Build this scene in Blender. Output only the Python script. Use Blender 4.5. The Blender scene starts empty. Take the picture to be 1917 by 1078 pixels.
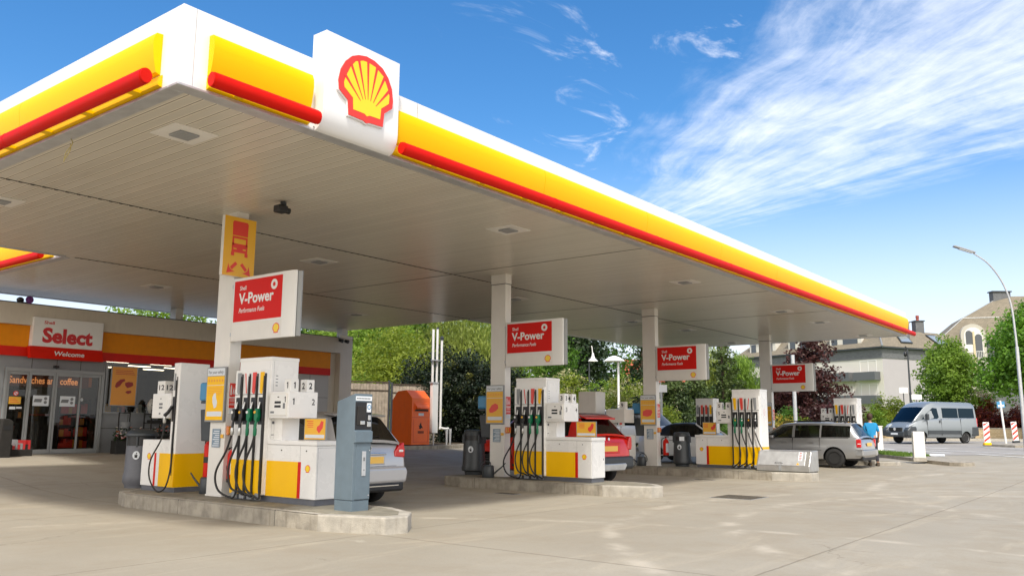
import bpy, math, random
import numpy as np
from mathutils import Vector, Matrix
random.seed(7)
RAD = math.radians
PI = math.pi
scene = bpy.context.scene
COL = scene.collection

# ------------------------------------------------------------------ camera
EYE = 1.38
yaw, pitch, roll, fpx = .6609, .1603, .0065, 1582.1
fw = Vector((math.cos(yaw)*math.cos(pitch), math.sin(yaw)*math.cos(pitch), math.sin(pitch)))
r0 = Vector((math.sin(yaw), -math.cos(yaw), 0)); u0 = r0.cross(fw)
rv = r0*math.cos(roll)+u0*math.sin(roll); uv = u0*math.cos(roll)-r0*math.sin(roll)
cam = bpy.data.cameras.new('camera'); camo = bpy.data.objects.new('camera', cam); COL.objects.link(camo)
cam.sensor_width = 36; cam.lens = fpx/1917*36; cam.clip_end = 3000; cam.clip_start = .05
camo.matrix_world = Matrix(((rv.x, uv.x, -fw.x, 0), (rv.y, uv.y, -fw.y, 0), (rv.z, uv.z, -fw.z, EYE), (0, 0, 0, 1)))
scene.camera = camo
scene.view_settings.view_transform = 'Standard'; scene.view_settings.look = 'None'
scene.view_settings.gamma = 1; scene.view_settings.use_curve_mapping = False
scene.view_settings.exposure = 0.62
scene.cycles.max_bounces = 8; scene.cycles.diffuse_bounces = 4; scene.cycles.glossy_bounces = 4
scene.cycles.transparent_max_bounces = 16; scene.cycles.transmission_bounces = 6
scene.cycles.sample_clamp_indirect = 8; scene.cycles.caustics_reflective = False; scene.cycles.caustics_refractive = False

# ------------------------------------------------------------------ sun + sky
SUN_EL = RAD(56); SUN_H = Vector((-.78, -.62, 0)).normalized()      # the sun stands behind and left of the viewer
sd = Vector((SUN_H.x*math.cos(SUN_EL), SUN_H.y*math.cos(SUN_EL), math.sin(SUN_EL)))
sl = bpy.data.lights.new('sun', 'SUN'); sl.energy = 2.45; sl.angle = RAD(4.5); sl.color = (1, .945, .86)
so = bpy.data.objects.new('sun', sl); COL.objects.link(so)
so.rotation_euler = sd.to_track_quat('Z', 'Y').to_euler(); so.location = (0, 0, 40)
SKY_STRENGTH = .15

class NT:
    """tiny node-graph helper"""
    def __init__(s, tree): s.t = tree; s.n = tree.nodes; s.l = tree.links
    def new(s, typ, **kw):
        n = s.n.new(typ)
        for k, v in kw.items(): setattr(n, k, v)
        return n
    def put(s, sock, v):
        if isinstance(v, bpy.types.NodeSocket): s.l.new(v, sock)
        elif v is not None: sock.default_value = v
    def m(s, op, a, b=None, c=None, clamp=False):
        n = s.new('ShaderNodeMath', operation=op, use_clamp=clamp)
        for i, v in enumerate((a, b, c)):
            if v is not None: s.put(n.inputs[i], v)
        return n.outputs[0]
    def vm(s, op, a, b=None):
        n = s.new('ShaderNodeVectorMath', operation=op); s.put(n.inputs[0], a)
        if b is not None: s.put(n.inputs[1], b)
        return n.outputs[0]
    def ss(s, x, lo, hi, a=0., b=1.):
        n = s.new('ShaderNodeMapRange', interpolation_type='SMOOTHSTEP')
        s.put(n.inputs[0], x); n.inputs[1].default_value = lo; n.inputs[2].default_value = hi
        n.inputs[3].default_value = a; n.inputs[4].default_value = b
        return n.outputs[0]
    def noise(s, vec, scale, detail=4, rough=.55, dist=0):
        n = s.new('ShaderNodeTexNoise'); s.put(n.inputs['Vector'], vec)
        n.inputs['Scale'].default_value = scale; n.inputs['Detail'].default_value = detail
        n.inputs['Roughness'].default_value = rough; n.inputs['Distortion'].default_value = dist
        return n.outputs['Fac']
    def mix(s, f, a, b, typ='MIX'):
        n = s.new('ShaderNodeMix', data_type='RGBA', blend_type=typ); s.put(n.inputs[0], f)
        s.put(n.inputs[6], a); s.put(n.inputs[7], b)
        return n.outputs[2]
    def xyz(s, v):
        n = s.new('ShaderNodeSeparateXYZ'); s.put(n.inputs[0], v); return n.outputs
    def comb(s, x, y, z=0.):
        n = s.new('ShaderNodeCombineXYZ')
        for i, v in enumerate((x, y, z)): s.put(n.inputs[i], v)
        return n.outputs[0]

world = bpy.data.worlds.new('World'); scene.world = world; world.use_nodes = True
W = NT(world.node_tree); W.n.clear()
sky = W.new('ShaderNodeTexSky', sky_type='NISHITA', sun_disc=False)
sky.sun_elevation = SUN_EL; sky.sun_rotation = math.atan2(SUN_H.x, SUN_H.y)
sky.air_density = 1.0; sky.dust_density = .35; sky.ozone_density = 2.2; sky.altitude = 300
tc = W.new('ShaderNodeTexCoord').outputs['Generated']
dx, dy, dz = W.xyz(tc)
zc = W.m('MAXIMUM', dz, .03)
px_ = W.m('DIVIDE', dx, zc); py_ = W.m('DIVIDE', dy, zc)
wob = W.noise(W.comb(px_, py_), .9, 3, .5)
qx = W.m('SUBTRACT', px_, 4.3); qy = W.m('SUBTRACT', py_, 2.9)
th = W.m('MULTIPLY', W.m('ARCTAN2', qy, qx), 57.2958)
th = W.m('ADD', th, W.m('MULTIPLY', W.m('SUBTRACT', wob, .5), 7))
rr = W.m('SQRT', W.m('ADD', W.m('MULTIPLY', qx, qx), W.m('MULTIPLY', qy, qy)))
st = W.comb(W.m('MULTIPLY', th, .22), W.m('MULTIPLY', rr, .85), 0.)
n1 = W.noise(st, 1.7, 7, .64, .25)
n2 = W.noise(W.comb(W.m('MULTIPLY', th, .055), W.m('MULTIPLY', rr, .75), 5.), 1.3, 3, .5, .2)
n3 = W.noise(W.comb(px_, py_, 3.), 3.6, 7, .68, .3)
mask = W.m('MULTIPLY', W.ss(th, -146, -131), W.ss(th, -120, -86, 1., .10))
mask = W.m('MULTIPLY', mask, W.ss(rr, .35, 1.6))
mask = W.m('MULTIPLY', mask, W.ss(rr, 3.6, 5.5, 1., .5))
dens = W.m('ADD', W.m('MULTIPLY', n1, .75), W.m('MULTIPLY', n2, .65))
dens = W.m('ADD', dens, W.m('MULTIPLY', n3, .55))
dens = W.m('ADD', dens, W.m('MULTIPLY', mask, .56))
cl = W.m('MULTIPLY', W.m('POWER', W.ss(dens, 1.16, 1.90), 1.15), W.ss(mask, .0, .35, .10, 1.))
# a few separate wisps and a condensation trail
wsp = W.m('MULTIPLY', W.ss(W.noise(W.comb(W.m('MULTIPLY', px_, 1.), W.m('MULTIPLY', py_, 1.7), 9.), 2.4, 6, .62, .8), .60, .78), W.ss(th, -156, -141, 0., .8))
cl = W.m('MAXIMUM', cl, W.m('MULTIPLY', wsp, W.ss(th, -138, -120, 1., 0.)))
tr = W.m('ABSOLUTE', W.m('SUBTRACT', W.m('ADD', th, W.m('MULTIPLY', W.m('SUBTRACT', W.noise(W.comb(rr, 0.), 9., 3), .5), 1.6)), -122.6))
tr = W.m('MULTIPLY', W.m('SUBTRACT', 1., W.ss(tr, .15, .8)), W.m('MULTIPLY', W.ss(rr, 1.0, 1.5), W.ss(W.noise(W.comb(rr, 2.), 2.2, 2), .40, .6, .15, .75)))
cl = W.m('MAXIMUM', cl, tr)
skyc = W.new('ShaderNodeHueSaturation'); W.put(skyc.inputs['Color'], sky.outputs[0])
skyc.inputs['Saturation'].default_value = 1.32; skyc.inputs['Value'].default_value = .88
cloudcol = (5.2, 5.4, 5.9, 1)
c1 = W.mix(W.m('MULTIPLY', cl, .88), skyc.outputs[0], cloudcol)
hz = W.m('MULTIPLY', W.ss(dz, .22, -.02), 1.)
c2 = W.mix(W.m('MULTIPLY', W.m('POWER', W.ss(dz, .36, .02), 1.4), .93), c1, (4.75, 4.85, 5.3, 1))
# unseen cloud added behind the viewer, a bright fill light for the forecourt
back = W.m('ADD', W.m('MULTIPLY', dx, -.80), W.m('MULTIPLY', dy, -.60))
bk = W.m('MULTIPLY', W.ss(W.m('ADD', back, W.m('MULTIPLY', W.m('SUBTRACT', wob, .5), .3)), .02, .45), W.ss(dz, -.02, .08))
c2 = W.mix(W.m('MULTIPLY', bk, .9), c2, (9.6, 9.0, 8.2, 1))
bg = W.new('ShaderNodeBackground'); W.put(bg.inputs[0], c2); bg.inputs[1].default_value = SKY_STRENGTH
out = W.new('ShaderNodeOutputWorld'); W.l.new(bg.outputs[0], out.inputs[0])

# ------------------------------------------------------------------ materials
def mat(name, col, rough=.5, metal=0., var=0., vscale=6., bump=0., bscale=60., coat=0., emit=None, spec=.5, dirt=0.):
    m = bpy.data.materials.new(name); m.use_nodes = True
    g = NT(m.node_tree); b = g.n['Principled BSDF']
    c = (*col, 1) if len(col) == 3 else col
    b.inputs['Roughness'].default_value = rough; b.inputs['Metallic'].default_value = metal
    b.inputs['Specular IOR Level'].default_value = spec
    b.inputs['Coat Weight'].default_value = coat; b.inputs['Coat Roughness'].default_value = .06
    tco = g.new('ShaderNodeTexCoord').outputs['Object']
    if var or dirt:
        n = g.noise(tco, vscale, 6, .6)
        f = g.ss(n, .3, .7)
        dk = tuple(x*(1-var) for x in col)+(1,)
        lt = tuple(min(1, x*(1+var*.6)) for x in col)+(1,)
        cc = g.mix(f, dk, lt)
        if dirt:
            sp = g.xyz(tco)
            stn = g.noise(g.comb(g.m('MULTIPLY', sp[0], 9.), g.m('MULTIPLY', sp[1], 9.), g.m('MULTIPLY', sp[2], 1.2)), 1.3, 5, .6)
            cc = g.mix(g.m('MULTIPLY', g.ss(stn, .48, .75), dirt), cc, (.16, .13, .09, 1))
        g.put(b.inputs['Base Color'], cc)
        g.put(b.inputs['Roughness'], g.m('ADD', g.m('MULTIPLY', n, .2), rough-.1, clamp=True))
    else:
        b.inputs['Base Color'].default_value = c
    if bump:
        bn = g.new('ShaderNodeBump'); bn.inputs['Strength'].default_value = bump; bn.inputs['Distance'].default_value = .02
        g.put(bn.inputs['Height'], g.noise(tco, bscale, 5, .6)); g.l.new(bn.outputs[0], b.inputs['Normal'])
    if emit:
        b.inputs['Emission Color'].default_value = (*emit[:3], 1); b.inputs['Emission Strength'].default_value = emit[3]
    return m

def leafmat(name, dark, light, trans=.35, nscale=.55):
    m = bpy.data.materials.new(name); m.use_nodes = True
    g = NT(m.node_tree); g.n.clear()
    tco = g.new('ShaderNodeTexCoord').outputs['Object']
    rnd = g.new('ShaderNodeNewGeometry').outputs['Random Per Island']
    n = g.noise(tco, nscale, 3, .6)
    f = g.m('ADD', g.m('MULTIPLY', g.ss(n, .35, .65), .55), g.m('MULTIPLY', rnd, .45))
    c = g.mix(f, (*dark, 1), (*light, 1))
    d = g.new('ShaderNodeBsdfPrincipled'); g.put(d.inputs['Base Color'], c); d.inputs['Roughness'].default_value = .5
    d.inputs['Specular IOR Level'].default_value = .35
    t = g.new('ShaderNodeBsdfTranslucent'); g.put(t.inputs[0], g.mix(.5, c, (light[0]*1.3, light[1]*1.3, light[2]*.6, 1)))
    mx = g.new('ShaderNodeMixShader'); mx.inputs[0].default_value = trans
    g.l.new(d.outputs[0], mx.inputs[1]); g.l.new(t.outputs[0], mx.inputs[2])
    o = g.new('ShaderNodeOutputMaterial'); g.l.new(mx.outputs[0], o.inputs[0])
    return m

def glassmat(name, tint=(.75, .82, .8), through=.8, rough=.0, f0=.06, refl=1.1):
    """thin tinted pane: part goes straight through, part mirrors by fresnel"""
    m = bpy.data.materials.new(name); m.use_nodes = True
    g = NT(m.node_tree); g.n.clear()
    t = g.new('ShaderNodeBsdfTransparent'); t.inputs[0].default_value = (tint[0]*through, tint[1]*through, tint[2]*through, 1)
    gl = g.new('ShaderNodeBsdfGlossy'); gl.inputs['Roughness'].default_value = rough
    fr = g.new('ShaderNodeFresnel'); fr.inputs[0].default_value = 1.5
    mx = g.new('ShaderNodeMixShader'); g.put(mx.inputs[0], g.m('ADD', g.m('MULTIPLY', fr.outputs[0], refl), f0, clamp=True))
    g.l.new(t.outputs[0], mx.inputs[1]); g.l.new(gl.outputs[0], mx.inputs[2])
    o = g.new('ShaderNodeOutputMaterial'); g.l.new(mx.outputs[0], o.inputs[0])
    return m

M = {}
M['white'] = mat('white_paint', (.83, .82, .79), .32, var=.03, vscale=1.5)
M['white_fascia'] = mat('white_fascia', (.82, .82, .82), .3, var=.03, vscale=.8)
M['cabinet'] = mat('cabinet_white', (.85, .84, .815), .28, var=.02, vscale=2)
M['column'] = mat('column_paint', (.80, .775, .725), .35, var=.04, vscale=2, dirt=.03)
M['cream'] = mat('cream_render', (.66, .60, .50), .6, var=.05, vscale=.7, dirt=.10)
M['yellow'] = mat('yellow_panel', (1.0, .555, .001), .35, var=.04, vscale=2, spec=.3)
M['yellow_f'] = mat('yellow_fascia', (.90, .55, .0), .42, var=.03, vscale=.5, spec=.12)
M['orange'] = mat('orange_band', (.80, .27, .003), .5, var=.05, spec=.25)
M['red'] = mat('red_paint', (.66, .014, .004), .45, var=.05, spec=.25)
M['redtube'] = mat('red_tube', (.62, .008, .002), .5, var=.04, spec=.12)
M['redsign'] = mat('red_sign_face', (.70, .010, .005), .45, spec=.2)
M['redlogo'] = mat('red_emblem', (.78, .05, .03), .3)
M['yellogo'] = mat('yellow_emblem', (.93, .66, .02), .3)
M['black'] = mat('black_plastic', (.014, .014, .015), .4)
M['rubber'] = mat('black_rubber', (.017, .017, .018), .55, var=.2)
M['tyre'] = mat('tyre_rubber', (.02, .02, .02), .8, var=.2, bump=.3)
M['dgrey'] = mat('dark_grey_plastic', (.045, .052, .058), .42, var=.15, vscale=3)
M['grey'] = mat('grey_metal', (.30, .31, .32), .45, var=.06)
M['plinth'] = mat('grey_plinth', (.13, .135, .155), .5, var=.1, dirt=.2)
M['steel'] = mat('brushed_steel', (.58, .58, .56), .33, metal=.75, var=.12, vscale=4)
M['galv'] = mat('galvanised_steel', (.55, .56, .57), .42, metal=.5, var=.1)
M['terminal'] = mat('blue_grey_terminal', (.125, .170, .205), .42, var=.07, dirt=.06)
M['green'] = mat('green_plastic', (.0, .17, .07), .4)
M['text_black'] = mat('black_lettering', (.012, .012, .014), .5)
M['text_white'] = mat('white_lettering', (.85, .85, .84), .4)
M['text_grey'] = mat('grey_lettering', (.18, .19, .2), .5)
M['text_red'] = mat('red_lettering', (.62, .015, .02), .4)
M['orange_bin'] = mat('orange_red_steel', (1.0, .15, .006), .36, var=.08, vscale=2, dirt=.08)
M['blue'] = mat('blue_plastic', (.06, .26, .48), .3)
M['paper'] = mat('paper', (.72, .76, .80), .6)
M['alu'] = mat('aluminium_frame', (.30, .31, .31), .42, metal=.3, var=.04)
M['greywall'] = mat('grey_cladding', (.26, .27, .28), .5, var=.04)
M['dark'] = mat('dark_interior', (.02, .018, .016), .7, var=.3)
M['poster'] = mat('orange_poster', (.82, .33, .03), .35)
M['posterred'] = mat('poster_red', (.55, .03, .03), .4)
M['kerb'] = mat('kerb_concrete', (.36, .325, .265), .75, var=.28, vscale=4, bump=.4, bscale=40, dirt=.55)
M['kerbpale'] = mat('pale_kerb_block', (.42, .39, .335), .7, var=.2, vscale=5, bump=.3, bscale=50, dirt=.35)
M['islandtop'] = mat('island_paving', (.24, .22, .17), .8, var=.28, vscale=3, bump=.5, bscale=50)
M['wood'] = mat('weathered_boards', (.42, .35, .27), .8, var=.25, vscale=6, dirt=.35)
M['trunk'] = mat('bark', (.09, .065, .045), .9, var=.3, bump=.8, bscale=25)
M['soil'] = mat('soil', (.07, .05, .03), .95, var=.3, bump=.6, bscale=20)
M['grass'] = mat('grass_turf', (.11, .20, .03), .9, var=.35, vscale=9, bump=.8, bscale=70)
M['asphalt'] = mat('asphalt', (.31, .29, .265), .8, var=.10, vscale=.6, bump=.3, bscale=90)
M['mark'] = mat('road_paint', (.78, .78, .75), .6, var=.1)
M['pave'] = mat('pavement_slabs', (.38, .35, .30), .8, var=.12, vscale=2, bump=.3)
M['render_grey'] = mat('pale_render', (.44, .41, .43), .8, var=.03, vscale=.5)
M['render_white'] = mat('white_render', (.66, .63, .57), .8, var=.03, vscale=.5)
M['render_cream'] = mat('cream_wall', (.66, .55, .36), .8, var=.04, vscale=.5)
M['winglass'] = mat('window_glass', (.05, .06, .07), .05, spec=.8)
M['curtain'] = mat('curtain_white', (.55, .56, .55), .9)
M['balc'] = mat('grey_balcony_panel', (.11, .115, .125), .6)
M['glass'] = glassmat('shop_glass', (.95, .95, .9), .85, f0=.0, refl=.75)
M['carglass'] = glassmat('car_glass', (.40, .46, .44), .6, f0=.02)
M['darkglass'] = glassmat('tinted_car_glass', (.10, .16, .18), .5, f0=.05)
M['lamp_on'] = mat('ceiling_lamp', (1, .95, .85), .5, emit=(1, .86, .65, 5))
M['chrome'] = mat('chrome', (.8, .8, .8), .12, metal=1)
M['redglass'] = mat('red_lens', (.62, .01, .012), .12, coat=1)
M['orglass'] = mat('amber_lens', (.7, .2, .02), .12, coat=1)
M['headl'] = mat('headlamp_lens', (.55, .58, .6), .08, metal=.4, coat=1)
M['plate'] = mat('yellow_number_plate', (.85, .52, .10), .4)
M['seat'] = mat('seat_fabric', (.022, .024, .026), .8)
M['seatred'] = mat('seat_fabric_red', (.2, .01, .01), .8)
M['skin'] = mat('skin', (.50, .28, .18), .5)
M['hair'] = mat('brown_hair', (.05, .022, .010), .6)
M['shirt'] = mat('blue_shirt', (.01, .26, .55), .8, var=.1, vscale=8)
M['trousers'] = mat('dark_trousers', (.02, .02, .03), .8)

def carpaint(name, col, metal=.0, rough=.28):
    m = mat(name, col, rough, metal=metal, coat=.6)
    return m
M['silver'] = carpaint('silver_car_paint', (.52, .52, .53), .35)
M['silver2'] = carpaint('grey_car_paint', (.36, .365, .37), .5)
M['silver3'] = carpaint('blue_silver_van_paint', (.27, .30, .32), .4)
M['redcar'] = carpaint('red_car_paint', (.70, .012, .004))
M['whitecar'] = carpaint('white_car_paint', (.78, .78, .77))

# concrete forecourt: slabs with cut joints, stains, tyre scuffs
def concrete_mat():
    m = bpy.data.materials.new('forecourt_concrete'); m.use_nodes = True
    g = NT(m.node_tree); b = g.n['Principled BSDF']
    p = g.new('ShaderNodeTexCoord').outputs['Object']
    x, y, z = g.xyz(p)
    big = g.noise(p, .16, 4, .6, .4); mid = g.noise(p, .9, 6, .65, .3); fine = g.noise(p, 28, 6, .7)
    strk = g.noise(g.comb(g.m('MULTIPLY', x, .35), g.m('MULTIPLY', y, 1.6), 0.), 1.1, 6, .6, .8)
    c = g.mix(g.ss(big, .3, .7), (.305, .272, .212, 1), (.37, .335, .268, 1))
    c = g.mix(g.m('MULTIPLY', g.ss(mid, .42, .70), .45), c, (.27, .225, .16, 1))
    c = g.mix(g.m('MULTIPLY', g.ss(strk, .52, .74), .3), c, (.56, .49, .37, 1))
    c = g.mix(g.m('MULTIPLY', g.ss(fine, .38, .7), .30), c, (.27, .235, .18, 1))
    pale = g.m('MULTIPLY', g.ss(g.noise(g.comb(g.m('MULTIPLY', x, .5), g.m('MULTIPLY', y, .28), 4.), 1.2, 6, .62, 1.2), .66, .76), .28)
    c = g.mix(pale, c, (.66, .62, .52, 1))
    crk = g.new('ShaderNodeTexVoronoi', feature='DISTANCE_TO_EDGE'); g.put(crk.inputs['Vector'], g.vm('ADD', p, g.vm('SCALE', g.comb(g.noise(p, 1.2, 5), g.noise(p, 1.7, 5), 0.)))); crk.inputs['Scale'].default_value = .22
    crack = g.m('MULTIPLY', g.m('SUBTRACT', 1., g.ss(crk.outputs['Distance'], .0, .0035)), g.ss(g.noise(p, .35, 2), .50, .62))
    c = g.mix(g.m('MULTIPLY', crack, .5), c, (.13, .105, .07, 1))
    grit = g.m('MULTIPLY', g.ss(g.noise(p, 75, 2, .5), .66, .74), .5)
    c = g.mix(grit, c, (.14, .115, .08, 1))
    # oil drips and dark blots
    vo = g.new('ShaderNodeTexVoronoi'); g.put(vo.inputs['Vector'], g.vm('ADD', p, g.vm('SCALE', g.comb(mid, fine, 0.)))); vo.inputs['Scale'].default_value = 1.3
    blot = g.m('MULTIPLY', g.m('SUBTRACT', 1., g.ss(vo.outputs['Distance'], .0, .10)), .5)
    c = g.mix(blot, c, (.12, .10, .07, 1))
    # tyre arcs
    for cx, cy, r_, w_ in ((14.5, -1.5, 7.2, .25), (14.2, -1.8, 8.9, .22), (2., 3.5, 9.3, .16), (24, -6, 12, .3)):
        dd = g.m('SQRT', g.m('ADD', g.m('POWER', g.m('SUBTRACT', x, cx), 2.), g.m('POWER', g.m('SUBTRACT', y, cy), 2.)))
        ar = g.m('SUBTRACT', 1., g.ss(g.m('ABSOLUTE', g.m('SUBTRACT', dd, r_)), 0., w_))
        ar = g.m('MULTIPLY', ar, g.ss(g.noise(p, 1.5, 4, .6), .42, .65))
        c = g.mix(g.m('MULTIPLY', ar, .4), c, (.62, .56, .46, 1))
    # joints
    def joint(v, period, off, w):
        f = g.m('FRACT', g.m('DIVIDE', g.m('SUBTRACT', v, off), period))
        f = g.m('MULTIPLY', g.m('ABSOLUTE', g.m('SUBTRACT', f, .5)), period)
        return g.m('SUBTRACT', 1., g.ss(f, w*.4, w))
    jw = g.m('MULTIPLY', g.m('SUBTRACT', g.noise(p, 3., 3), .5), .03)
    j = g.m('MAXIMUM', joint(g.m('ADD', x, jw), 7.26, 7.68-3.63, .026), joint(g.m('ADD', y, jw), 4.95, 3.25-2.475, .020))
    c = g.mix(g.m('MULTIPLY', j, .42), c, (.10, .082, .055, 1))
    g.put(b.inputs['Base Color'], c)
    g.put(b.inputs['Roughness'], g.ss(mid, .2, .8, .62, .85))
    bn = g.new('ShaderNodeBump'); bn.inputs['Strength'].default_value = .35; bn.inputs['Distance'].default_value = .01
    g.put(bn.inputs['Height'], g.m('SUBTRACT', g.m('ADD', fine, mid), g.m('MULTIPLY', j, 2.))); g.l.new(bn.outputs[0], b.inputs['Normal'])
    return m
M['concrete'] = concrete_mat()

def soffit_mat():
    m = bpy.data.materials.new('soffit_planks'); m.use_nodes = True
    g = NT(m.node_tree); b = g.n['Principled BSDF']
    p = g.new('ShaderNodeTexCoord').outputs['Object']
    x, y, z = g.xyz(p)
    fx = g.m('FRACT', g.m('DIVIDE', x, .17))
    d = g.m('ABSOLUTE', g.m('SUBTRACT', fx, .5))
    groove = g.ss(d, .44, .475)
    lite = g.m('MULTIPLY', g.ss(d, .34, .37), g.m('SUBTRACT', 1., groove))
    idn = g.new('ShaderNodeTexWhiteNoise', noise_dimensions='1D'); g.put(idn.inputs['W'], g.m('FLOOR', g.m('DIVIDE', x, .17)))
    c = g.mix(g.m('MULTIPLY', idn.outputs[0], .6), (.60, .56, .475, 1), (.70, .655, .56, 1))
    st = g.noise(g.comb(x, g.m('MULTIPLY', y, .25), 0.), .7, 5, .6)
    c = g.mix(g.m('MULTIPLY', g.ss(st, .5, .8), .35), c, (.34, .29, .21, 1))
    c = g.mix(g.m('MULTIPLY', lite, .95), c, (.86, .80, .68, 1))
    c = g.mix(g.m('MULTIPLY', groove, .8), c, (.13, .10, .065, 1))
    g.put(b.inputs['Base Color'], c); b.inputs['Roughness'].default_value = .30
    bn = g.new('ShaderNodeBump'); bn.inputs['Strength'].default_value = .5; bn.inputs['Distance'].default_value = .01
    g.put(bn.inputs['Height'], g.m('SUBTRACT', lite, groove)); g.l.new(bn.outputs[0], b.inputs['Normal'])
    return m
M['soffit'] = soffit_mat()

def brickmat(name, c1, c2, mortar, scale, bw=.5, bh=.25, rough=.85):
    m = bpy.data.materials.new(name); m.use_nodes = True
    g = NT(m.node_tree); b = g.n['Principled BSDF']
    uvn = g.new('ShaderNodeUVMap'); t = g.new('ShaderNodeTexBrick'); g.l.new(uvn.outputs[0], t.inputs[0])
    t.inputs['Color1'].default_value = (*c1, 1); t.inputs['Color2'].default_value = (*c2, 1); t.inputs['Mortar'].default_value = (*mortar, 1)
    t.inputs['Scale'].default_value = scale; t.inputs['Brick Width'].default_value = bw; t.inputs['Row Height'].default_value = bh
    t.inputs['Mortar Size'].default_value = .015
    g.put(b.inputs['Base Color'], t.outputs[0]); b.inputs['Roughness'].default_value = rough
    return m
M['slate'] = brickmat('slate_tiles', (.19, .165, .12), (.24, .205, .15), (.12, .10, .075), 1.2)
M['slate_grey'] = brickmat('grey_slate_cladding', (.13, .135, .145), (.17, .175, .185), (.08, .08, .085), 2.0)
M['stone'] = brickmat('sandstone_blocks', (.50, .38, .22), (.60, .48, .30), (.30, .24, .16), 2.2)
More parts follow.
